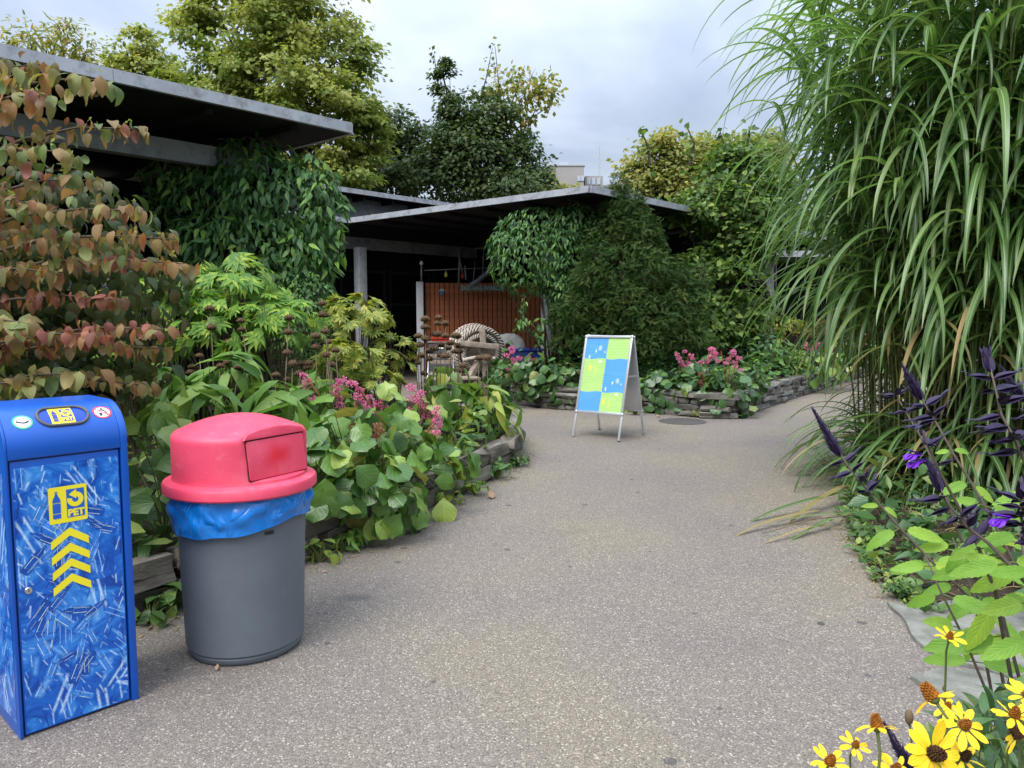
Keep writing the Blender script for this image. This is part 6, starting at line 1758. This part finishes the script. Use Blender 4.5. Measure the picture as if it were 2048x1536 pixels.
# ------------------------------------------------------------------ tall reed grass
rs = np.random.RandomState(91)
GB = Vector((4.05, 6.7, .0))
rg = thing('reed_grass', 'huge clump of tall arching reed grass beside the path', 'grass clump', GB)
mb = MB(); P, D, N, S = [], [], [], []; dry = ([], [], [], [])
for k in range(235):
    a = rs.rand() * 6.283; r = math.sqrt(rs.rand())
    f = Vector((GB.x + math.cos(a) * r * .95, GB.y + math.sin(a) * r * .9, 0))
    H = 4.95 - 1.2 * r * rs.rand() - .7 * rs.rand()
    if rs.rand() < .2 and math.cos(a) > -.2:
        H *= .6
    lean = Vector((math.cos(a) * r * .72, math.sin(a) * r * .7, 0)) + Vector((rs.randn() * .10, rs.randn() * .10, 0))
    pts = [f + lean * (t_ ** 1.6) + Vector((0, 0, H * t_)) for t_ in (0, .25, .5, .75, 1)]
    mb.tube([p - GB for p in pts], [.009, .008, .007, .006, .003], 5, cap=False)
    nb = int(H / .22); ph = rs.rand() * 6.28
    for j in range(2, nb + 1):
        t_ = j / nb; i = min(3, int(t_ * 4)); p = pts[i].lerp(pts[i + 1], min(1, t_ * 4 - i))
        b = ph + j * PI + rs.randn() * .5
        o = Vector((math.cos(b), math.sin(b), 0)); o = (o + Vector((math.cos(a), math.sin(a), 0)) * (.35 + .5 * r)).normalized()
        el = math.radians(62 + rs.randn() * 9 + (12 if t_ > .85 else 0))
        d = o * math.cos(el) + Vector((0, 0, math.sin(el)))
        n_ = -o * math.sin(el) + Vector((0, 0, math.cos(el)))
        L = (.85 + .6 * rs.rand()) * (1.0 if t_ > .35 else .8)
        if t_ < .3 and math.cos(a) < -.3:
            continue
        isdry = t_ < .36 and rs.rand() < .3
        for lst, v in zip(dry if isdry else (P, D, N, S), (p, d, n_, L)):
            lst.append(v)
for k in range(420):                               # long basal blades arching out of the foot of the clump
    a = rs.rand() * 6.283; r = math.sqrt(rs.rand()) * (1.0 if math.cos(a) > 0 else .85)
    p = Vector((GB.x + math.cos(a) * r * 1.0, GB.y + math.sin(a) * r * .95, rs.rand() * .5))
    b = a + rs.randn() * .7; o = Vector((math.cos(b), math.sin(b), 0)); el = math.radians(rs.uniform(70, 86))
    isdry = rs.rand() < .12
    for lst, v in zip(dry if isdry else (P, D, N, S), (p, o * math.cos(el) + Vector((0, 0, math.sin(el))), -o * math.sin(el) + Vector((0, 0, math.cos(el))), (.72 if math.cos(b) < 0 else 1.0) + .6 * rs.rand())):
        lst.append(v)
mb.put('cane', plain('pale_green_cane', (.13, .15, .05), .5, .3, 0, .3, 8.0), rg, kind='stuff', smooth=True)
tt = lambda a: [tuple(v) for v in a]
leaves(rg, 'blade', T_blade, frames(tt(P), tt(D), tt(N), S), ML_grass, rs, 300, rest='blades')
Ms = frames(tt(dry[0]), tt(dry[1]), tt(dry[2]), dry[3]); Ms[:, :3, 3] -= np.array(GB)
put('dry_blades', scatter('dry_blades', T_blade, Ms, ML_dry, rs), rg, kind='stuff')
# skirt of fine arching growth at its foot
P, D, N, S = [], [], [], []
for k in range(520):
    a = rs.uniform(2.3, 5.4); r = .85 + rs.rand() * .4
    p = GB + Vector((math.cos(a) * r * .95, math.sin(a) * r, .02)); el = math.radians(rs.uniform(25, 80))
    o = Vector((math.cos(a + rs.randn() * .5), math.sin(a + rs.randn() * .5), 0))
    P.append(p); D.append(o * math.cos(el) + Vector((0, 0, math.sin(el)))); N.append(-o * math.sin(el) + Vector((0, 0, math.cos(el)))); S.append(.25 + .42 * rs.rand())
T_fine = [leaf(1, w, 'blade', 8, 1, b, .3, seed=i, sway=s) for i, (w, b, s) in enumerate(((.022, 1.8, .1), (.019, 2.3, -.1), (.026, 1.4, .05)))]
Ms = frames(tt(P), tt(D), tt(N), S); Ms[:, :3, 3] -= np.array(GB)
put('fine_blades', scatter('fine_blades', T_fine, Ms[:400], ML_grass, rs), rg, kind='stuff')
put('dry_fine_blades', scatter('dry_fine_blades', T_fine, Ms[400:], ML_dry, rs), rg, kind='stuff')
# a broken cane lying out over the path
p0, p1 = gp(1735, 1060), gp(1500, 1075)
fb = thing('fallen_grass_cane', 'broken reed grass cane lying with its leaves across the path', 'grass cane', p0)
MB().tube([(0, 0, .12), (p1 - p0) * .5 + Vector((0, 0, .10)), (p1 - p0) * .9 + Vector((0, 0, .02))], [.006, .005, .003], 5).put('cane', M_stalk, fb, smooth=True)
for i, (x0, y0, x1, y1, h0, L, ml) in enumerate([(1700, 1010, 1515, 1052, .10, 1.0, ML_grass), (1690, 1050, 1530, 1048, .08, .95, ML_grass), (1640, 1035, 1490, 1078, .05, .9, ML_dry), (1720, 1040, 1560, 1075, .06, .8, ML_grass), (1690, 1000, 1600, 1060, .12, .6, ML_dry), (1660, 1060, 1520, 1082, .03, .7, ML_dry)]):
    a, b = gp(x0, y0) + Vector((0, 0, h0)), gp(x1, y1) + Vector((0, 0, .03))
    M_ = frames([tuple(a - p0)], [tuple((b - a).normalized() + Vector((0, 0, .12)))], [(0, 0, 1)], [(b - a).length * 1.1])[0]
    key = leaf(1, .05, 'blade', 10, 1, .35, .3, seed=i, sway=.1 * (-1) ** i)
    put('blade', fast_mesh('blade', *key, ml), fb, Matrix(M_.tolist()))

# ------------------------------------------------------------------ violet salvias in the right foreground
cal = leaf(1, .31, 'lance', 5, 1, .25, .55)
up_ = leaf(1, .30, 'lance', 5, 1, -.1, .5)
CAL = join_tpl([(cal, Matrix.Identity(4)), (up_, Matrix.Rotation(PI, 4, 'Y') @ Matrix.Translation((0, 0, .01))), (leaf(.5, .12, 'petal', 3, 1, 0, .3), Matrix.Translation((0, .75, 0)))])
M_CAL = fast_mesh('floret', *CAL, ML_salv)
s_t, s_l = leaf(1, .30, 'petal', 6, 1, -.45, .5), leaf(.55, .5, 'petal', 4, 1, 1.3, .1)
OPEN = join_tpl([(s_t, Matrix.Identity(4)), (s_t, Matrix.Rotation(PI, 4, 'Y')), (s_l, Matrix.Translation((0, .55, -.02))), (s_l, Matrix.Translation((.03, .5, -.02)) @ Matrix.Rotation(.6, 4, 'Z')), (s_l, Matrix.Translation((-.03, .5, -.02)) @ Matrix.Rotation(-.6, 4, 'Z'))])
M_OPEN = fast_mesh('open_floret', *OPEN, ML_viol)
LEAFM = [fast_mesh('leaf', *t, ML_sal) for t in T_sal]


def salvia(label, pts, Y0, Y1, spike, fl, lv, lsize, seed, opened=(), gap=.024, tight=.35, free=0):
    """pts: pixels of the stem from its tip down; SPIKE: share of the drawn stem that carries florets; LV: shares where leaf pairs sit."""
    rs = np.random.RandomState(seed)
    n = len(pts); W_ = [at(p[0], p[1], Y0 + (Y1 - Y0) * i / (n - 1)) for i, p in enumerate(pts)]
    e = W_[-1]; foot = Vector((e.x + .25 * (e.z), e.y + .1, 0.0))
    t = thing('salvia', label, 'salvia', foot, 0, 'dark violet salvias at the path edge')
    path = [p - foot for p in W_] + [(e - foot) * .5 + Vector((.02, 0, 0)), Vector((0, 0, 0))]
    rad = list(np.linspace(.0017, .0040, len(W_))) + [.0042, .0045]
    MB().tube(path, rad, 7).put('stem', M_sstem, t, smooth=True)
    seg = [(W_[i] - W_[i + 1]).length for i in range(n - 1)]; tot = sum(seg)

    def where(s):
        d = s * tot; i = 0
        while i < n - 2 and d > seg[i]:
            d -= seg[i]; i += 1
        f = d / seg[i]; return W_[i].lerp(W_[i + 1], f) - foot, (W_[i] - W_[i + 1]).normalized()
    ln = spike * tot; k = 0; s = 0.0; ph = rs.rand() * 6
    while s < ln:
        p, d = where(s / tot); f = s / ln
        for q in range(5 if f < tight else 4):
            a = ph + q * 6.283 / 5 + k * .7; sd = d.orthogonal().normalized(); sd = Matrix.Rotation(a, 3, d) @ sd
            out = .25 + .9 * f if f < tight else 1.6
            dd = (d * (1.0 if f < tight else .35) + sd * out * (.5 if f < tight else 1)).normalized()
            L = fl * (.45 + .6 * min(1, f / max(tight, .01))) if f < tight else fl * (1.22 + .15 * rs.randn())
            if f >= tight and rs.rand() < .25:
                continue
            M_ = frames([tuple(p)], [tuple(dd)], [tuple(sd * .2 + Vector((0, -.2, 1)))], [L])[0]
            put('floret', M_CAL, t, Matrix(M_.tolist()))
        s += gap * (.45 if f < tight else 1.0); k += 1
    for (s_, az) in opened:
        p, d = where(s_); dd = Vector((math.cos(az), -.2, math.sin(az) * .4))
        M_ = frames([tuple(p + dd * .02)], [tuple(dd)], [(0, 0, 1)], [fl * 1.15])[0]
        put('open_floret', M_OPEN, t, Matrix(M_.tolist()))
    for (s_, sz, az) in lv:
        p, d = where(s_)
        for sg in (0, 1):
            a = az + sg * PI + rs.randn() * .2
            o = Vector((math.cos(a), math.sin(a), 0)); dd = o * .85 + Vector((0, -.15, -.28 + rs.randn() * .25)); L = lsize * sz * .84 * (.8 + .35 * rs.rand())
            pl = p + dd * L * .22
            M_ = frames([tuple(pl)], [tuple(dd)], [tuple(Vector((rs.randn() * .3, -1.0, .75)))], [L])[0]
            lf = put('leaf', LEAFM[rs.randint(3)], t, Matrix(M_.tolist()))
            MB().tube([p, pl], [.0018, .0014], 5).put('leaf_stalk', M_stem, t)
    return t


salvia('slender salvia stem with short dark spike leaning farthest over the path', [(1632, 828), (1668, 890), (1705, 945), (1760, 1010), (1805, 1062), (1870, 1130), (1940, 1195), (2060, 1300)], 1.95, 1.75, .34, .042, [(.37, .55, 2.9), (.46, 1.25, 3.1), (.60, 1.0, 2.6), (.70, .95, 3.4), (.82, 1.0, 2.5), (.93, 1.1, 3.3)], .095, 601, gap=.03, tight=.5)
salvia('salvia stem with long dark violet spike and bright leaves halfway down', [(1812, 742), (1850, 810), (1875, 850), (1905, 905), (1945, 970), (1985, 1040), (2030, 1130), (2070, 1210)], 1.9, 1.7, .24, .042, [(.36, .6, 3.0), (.50, .95, 3.2), (.60, 1.0, 2.7), (.74, 1.1, 3.4), (.86, 1.0, 2.8), (.97, 1.1, 3.3)], .085, 602, gap=.03, tight=.6)
salvia('salvia spike with many wide dark florets one above the other', [(1978, 725), (1990, 775), (2003, 830), (2030, 880), (2060, 950), (2100, 1040)], 1.6, 1.5, .62, .052, [(.85, 1.0, 3.1)], .09, 603, gap=.026, tight=.14)
salvia('thick dark salvia spike crossing below the open violet flower', [(1862, 935), (1890, 1000), (1930, 1050), (1975, 1085), (2020, 1130), (2080, 1200)], 1.45, 1.35, .55, .038, [(.72, 1.0, 3.0), (.85, 1.1, 2.6)], .10, 604, gap=.022, tight=.35)
salvia('salvia stem with the single open violet flower', [(1838, 850), (1855, 890), (1880, 945), (1915, 1010), (1955, 1090), (1990, 1180)], 1.5, 1.5, .30, .034, [(.75, .8, 3.3)], .09, 605, opened=[(.17, 3.05), (.2, 3.3)], gap=.045, tight=.0)
salvia('small faded salvia spike behind the bright leaves', [(1792, 790), (1815, 830), (1838, 868), (1865, 920), (1890, 990), (1930, 1100)], 2.1, 1.95, .26, .034, [], .08, 606, gap=.05, tight=.0)
salvia('short salvia spike at the far upper edge of the salvias', [(2008, 742), (2030, 775), (2060, 815), (2110, 900)], 1.7, 1.65, .6, .032, [(.9, .9, 3.0)], .08, 607, gap=.02, tight=.7)
salvia('crowded dark salvia spike with a violet petal low at the edge', [(2045, 985), (2040, 1020), (2050, 1070), (2075, 1150)], 1.4, 1.35, .7, .038, [(.95, 1.0, 3.0)], .09, 608, opened=[(.3, 3.3)], gap=.016, tight=.1)
salvia('dark salvia bud spike rising between the yellow flowers', [(1778, 1462), (1800, 1500), (1835, 1550), (1880, 1640)], 1.15, 1.12, .75, .030, [], .08, 609, gap=.016, tight=.8)
for i, (pts, Y, sz, lab, lvs) in enumerate([([(1850, 1110), (1880, 1180), (1930, 1280), (1980, 1400), (2040, 1540)], 1.75, .115, 'leafy salvia shoot lowest above the pale flagstone', [(.05, .8, 3.0), (.18, 1.0, 2.6), (.34, 1.05, 3.3), (.5, 1.1, 2.8)]),
                                            ([(1960, 1060), (1985, 1150), (2010, 1250), (2050, 1400)], 1.6, .12, 'leafy salvia shoot with large leaves behind the crossing spike', [(.03, .8, 3.2), (.2, 1.0, 2.7), (.4, 1.15, 3.3), (.62, 1.2, 2.8)]),
                                            ([(2040, 1050), (2050, 1150), (2065, 1260), (2090, 1400)], 1.5, .115, 'leafy salvia shoot at the very edge above the yellow flowers', [(.05, .9, 3.1), (.25, 1.1, 2.7), (.45, 1.1, 3.4), (.65, 1.2, 3.0)]),
                                            ([(1905, 1075), (1925, 1130), (1955, 1210), (2000, 1330)], 1.85, .105, 'short leafy salvia shoot under the long violet spike', [(.05, .8, 3.0), (.25, 1.0, 2.8), (.5, 1.0, 3.3)])]):
    salvia(lab, pts, Y, Y - .1, .0, .03, lvs, sz, 620 + i)

# ------------------------------------------------------------------ yellow flowers at the lower right
PETM = [fast_mesh('petal', *leaf(1, .40, 'petal', 6, 1, b, .18, .03, 1.5, seed=i, curl=.1), ML_pet) for i, b in enumerate((.25, .6, -.1))]
cb = MB()
for k in range(70):
    z = k / 70; a = k * 2.4; r = .0085 * math.sqrt(1 - (z * .93) ** 2); hz = .022 * z
    q = Vector((r * math.cos(a), r * math.sin(a), hz)); M_ = Matrix.Translation(q) @ Vector((math.cos(a), math.sin(a), .5 + z)).to_track_quat('Z', 'Y').to_matrix().to_4x4()
    cb.lathe([(.0016, -.001), (.0014, .0016), (.0004, .0026)], 5, M_)
cb.lathe([(.0085, 0), (.0078, .009), (.005, .017), (.0005, .0205)], 12)
CONE = cb.mesh('flower_cone', [M_cone], smooth=True)
CONED = CONE.copy(); CONED.materials[0] = M_coned


def yellow(label, px, py, size_px, tilt, az, seed, npet=9, dark=False, dia=.062, missing=0, cone=1.0, droop=.0):
    rs = np.random.RandomState(seed); Y = FPX * dia / size_px; c = at(px, py, Y); dia *= .84
    foot = Vector((c.x + .05 + rs.randn() * .03, c.y + .06 + .05 * rs.rand(), 0))
    t = thing('yellow_flower', label, 'flower', foot, 0, 'yellow cone flowers at the path edge')
    axis = Vector((math.sin(tilt) * math.cos(az), math.sin(tilt) * math.sin(az), math.cos(tilt)))
    q = c - foot
    MB().tube([q, q - axis * .03, q.lerp(Vector((0, 0, 0)), .4) - axis * .01, Vector((0, 0, 0))], [.0022, .002, .0022, .003], 6).put('stem', M_stem, t, smooth=True)
    Mx = Matrix.Translation(q) @ axis.to_track_quat('Z', 'Y').to_matrix().to_4x4()
    hd = put('flower_cone', CONED if dark else CONE, t, Mx @ Matrix.Scale(cone * .72 * dia / .062, 4))
    MB().lathe([(.002, -.008), (.007, -.004), (.009, .0005), (.0005, .001)], 12).put('sepals', M_stem, t, Mx @ Matrix.Scale(dia / .062, 4))
    for k in range(npet):
        if k < missing:
            continue
        a = k * 6.283 / npet + rs.randn() * .12; o = Vector((math.cos(a), math.sin(a), 0))
        d = o + Vector((0, 0, .12 - droop + rs.randn() * .14))
        M_ = frames([tuple(o * .0075 + Vector((0, 0, .001)))], [tuple(d)], [tuple(Vector((rs.randn() * .25, rs.randn() * .25, 1)))], [dia * .42 * (.9 + .2 * rs.rand())])[0]
        put('petal', PETM[rs.randint(3)], t, Mx @ Matrix(M_.tolist()))
    for k in range(3):
        f = .25 + .2 * k; p = q.lerp(Vector((0, 0, 0)), f) - axis * .01; a = rs.rand() * 6
        M_ = frames([tuple(p)], [(math.cos(a), math.sin(a), .35)], [(0, 0, 1)], [.07 + .03 * rs.rand()])[0]
        put('leaf', YLF, t, Matrix(M_.tolist()))
    return t


YLF = fast_mesh('leaf', *leaf(1, .24, 'lance', 5, 1, .7, .25), ML_lan)
yellow('yellow flower with tall brown cone tilted back over the flagstone', 1868, 1398, 105, .75, 2.2, 701, 8, False, .066, 2, 1.5, .25)
yellow('small yellow flower just behind the one with the tilted cone', 1893, 1417, 78, .35, -1.2, 702, 10)
yellow('yellow flower with tall orange cone standing alone over the path', 1754, 1455, 100, .35, 1.6, 703, 9, False, .062, 0, 1.25, .15)
yellow('small clear yellow flower lower left of the tall-coned one', 1710, 1492, 72, .45, -1.4, 704, 8)
yellow('yellow flower cut by the lower frame edge farthest left', 1658, 1526, 92, .45, -1.2, 705, 9, cone=1.2)
yellow('clear yellow open flower turned to the viewer beside dark foliage', 1926, 1452, 112, .7, -1.4, 706, 9)
yellow('largest yellow flower with dark centre facing the viewer', 1866, 1506, 160, 1.15, -1.5, 707, 13, True, .08, 0, 1.05)
yellow('orange-yellow flower with raised cone at the right edge', 2028, 1432, 92, .35, -1.7, 708, 9, cone=1.2)
yellow('ragged yellow flower with drooping petals under the right edge one', 2040, 1476, 100, .6, 2.6, 709, 8, True, .066, 3, 1.2, .5)
yellow('yellow flower seen edge-on above the dark salvia leaf', 1899, 1276, 68, .25, -1.5, 710, 9)
yellow('yellow flower half hidden under the largest one', 1925, 1516, 110, .6, -1.0, 711, 9, True)
yellow('yellow flower at the lower frame edge left of the dark bud spike', 1790, 1540, 95, .5, -1.3, 712, 9)
yellow('yellow flower peeping in at the right edge above the others', 2052, 1392, 88, .4, -1.6, 713, 9)
# bud, dried stalk and low foliage round them
rs = np.random.RandomState(66)
q = at(1860, 1560, 1.25)
lf = thing('border_foliage', 'dark narrow-leaved foliage under the yellow flowers in the lower corner', 'plant', (q.x + .2, 1.45, 0))
P = []; D = []
for k in range(420):
    px, py = rs.uniform(1880, 2080), rs.uniform(1390, 1600)
    if (px - 1880) / 200 < (1480 - py) / 150 * .8:
        continue
    p = at(px, py, rs.uniform(1.2, 1.8)); P.append(tuple(p)); D.append((rs.randn(), rs.randn() * .7, .5 + rs.rand()))
leaves(lf, 'leaf', T_lance, frames(P, D, rs.randn(len(P), 3) * .4 + [0, -.3, 1], .035 + .045 * rs.rand(len(P))), ML_bergd, rs, 200)
stalks(lf, (q.x + .2, 1.45, 0), P[::6], .0016, M_stem)
q0 = at(1890, 1365, 1.5)
dsx = thing('dry_spike', 'dry brown seed spike standing before the pale flagstone', 'seed stalk', (q0.x + .03, 1.5, 0))
mb = MB().tube([(0, 0, 0), (-.005, 0, q0.z * .6), (-.03, 0, q0.z)], [.003, .0025, .0012], 6)
for k in range(26):
    f = k / 26; z = q0.z * (.62 + .38 * f); a = k * 2.4
    mb.lathe([(.001, -.005), (.0042 * (1 - .4 * f), 0), (.001, .006)], 6, Matrix.Translation((-.005 - .025 * f + .005 * math.cos(a), .005 * math.sin(a), z)))
mb.put('spike', M_stalk, dsx, smooth=True)
q = at(1818, 1437, 1.3)
bd = thing('flower_bud', 'closed brown flower bud on a bent green stem left of the open flower', 'bud', (q.x + .06, 1.36, 0))
qq = q - Vector((q.x + .06, 1.36, 0))
MB().tube([qq, qq + Vector((.012, .01, -.05)), qq * .4, (0, 0, 0)], [.0018, .0018, .002, .0025], 6).put('stem', M_stem, bd, smooth=True)
MB().lathe([(.001, -.012), (.006, -.006), (.0075, .004), (.005, .014), (.001, .018)], 10, Matrix.Translation(qq)).put('bud', plain('brown_bud', (.13, .09, .05), .8), bd, smooth=True)

# low border planting beyond the frame's lower right and along the border, read as one mass
P = []
while len(P) < 3200:
    i = rs.randint(len(GE) - 4); a = np.array(GE[i]) + (np.array(GE[i + 1]) - GE[i]) * rs.rand()
    q = a + [.15 + rs.rand() ** 1.5 * 2.4, rs.randn() * .2]
    if q[1] < 4.2 and q[0] < 2.75 and q[1] > 2.1:
        if rs.rand() < .93 or q[0] < 2.2:
            continue
    if (q[1] < 1.3 and q[0] < 1.2) or q[1] < .3 or (q[1] < 2.4 and q[0] < 1.7):
        continue
    P.append((q[0], q[1], .02 + abs(rs.randn()) * .15))
P = np.array(P)
put('ground_cover', scatter('ground_cover', T_vine + T_haz, frames(P, rs.randn(len(P), 3) * [1, 1, .5] + [0, 0, .35], rs.randn(len(P), 3) * .5 + [0, -.2, 1], .06 + .10 * rs.rand(len(P))), ML_bergd, rs), kind='stuff')
P = []
while len(P) < 900:
    y = rs.uniform(3.7, 7.5); x = np.interp(y, [g_[1] for g_ in GE], [g_[0] for g_ in GE])
    P.append((x + rs.randn() * .05 + .05, y, .01 + abs(rs.randn()) * .03))
P = np.array(P)
put('edge_growth', scatter('edge_growth', T_haz + T_vine, frames(P, rs.randn(len(P), 3) * [1, 1, .4] + [0, 0, .35], rs.randn(len(P), 3) * .5 + [0, -.2, 1], .025 + .06 * rs.rand(len(P))), ML_hostd, rs), kind='stuff')
# litter of dead blades and leaves on the soil at the grass foot
P = np.array([(2.9 + rs.randn() * .8, 4.7 + rs.randn() * .9, .012 + .02 * rs.rand()) for _ in range(1500)])
P = P[[p[0] > np.interp(p[1], [g_[1] for g_ in GE], [g_[0] for g_ in GE]) - .10 for p in P]]
put('leaf_litter', scatter('leaf_litter', T_fine, frames(P, rs.randn(len(P), 3) * [1, 1, .05], rs.randn(len(P), 3) * .2 + [0, 0, 1], .10 + .25 * rs.rand(len(P))), ML_dry, rs), kind='stuff')

P = []
while len(P) < 420:
    i = rs.randint(4, len(LW) - 4); f = rs.rand(); a = np.array(LW[i]) * (1 - f) + np.array(LW[i + 1]) * f
    P.append((a[0] + .06 + abs(rs.randn()) * .09, a[1] - .03 - abs(rs.randn()) * .06, .006 + .008 * rs.rand()))
P = np.array(P)
put('leaf_litter', scatter('leaf_litter', T_small, frames(P, rs.randn(len(P), 3) * [1, 1, .05], rs.randn(len(P), 3) * .25 + [0, 0, 1], .012 + .03 * rs.rand(len(P)) ** 2), ML_dry, rs), kind='stuff')
# ------------------------------------------------------------------ small things on the path
M_dead = leafmat('dead_leaf', [(0, (.24, .16, .09)), (.5, (.34, .23, .15)), (1, (.44, .33, .24))], .1, .7, .2, 5.0, None, .2)
for i, (px, py, L, a, lab) in enumerate([(985, 999, .13, .2, 'pale curled dead leaf on the path near the bed corner'), (852, 1058, .14, .5, 'brown folded dead leaf on the path under the pink-flowered clump'), (680, 1102, .13, .3, 'brown dead leaf caught in the weeds at the wall foot'),
                                         (432, 1345, .035, .1, 'tiny yellow dead leaf in front of the litter can'), (1322, 836, .10, 1.2, 'reddish dead leaf at the foot of the right bed'), (1700, 1010, .1, 2.0, 'small dead leaf under the fallen grass cane')]):
    p = gp(px, py)
    o = put('dead_leaf', fast_mesh('dead_leaf', *leaf(L, L * .45, 'ovate', 7, 2, -.5, .45, .10, 1.5, seed=i), M_dead), None, Matrix.Translation((p.x, p.y, .012)) @ Matrix.Rotation(a, 4, 'Z') @ Matrix.Rotation(.1, 4, 'X'))
    tag(o, lab, 'dead leaf', 'dead leaves lying on the path')
p = gp(1642, 1248)
cp = MB().lathe([(.016, .0), (.0165, .002), (.014, .0055), (.0005, .0065)], 24).put('bottle_cap', M_iron, None, Matrix.Translation((p.x, p.y, .0005)), smooth=True, auto=.6)
tag(cp, 'small dark bottle cap lying alone on the path', 'bottle cap')
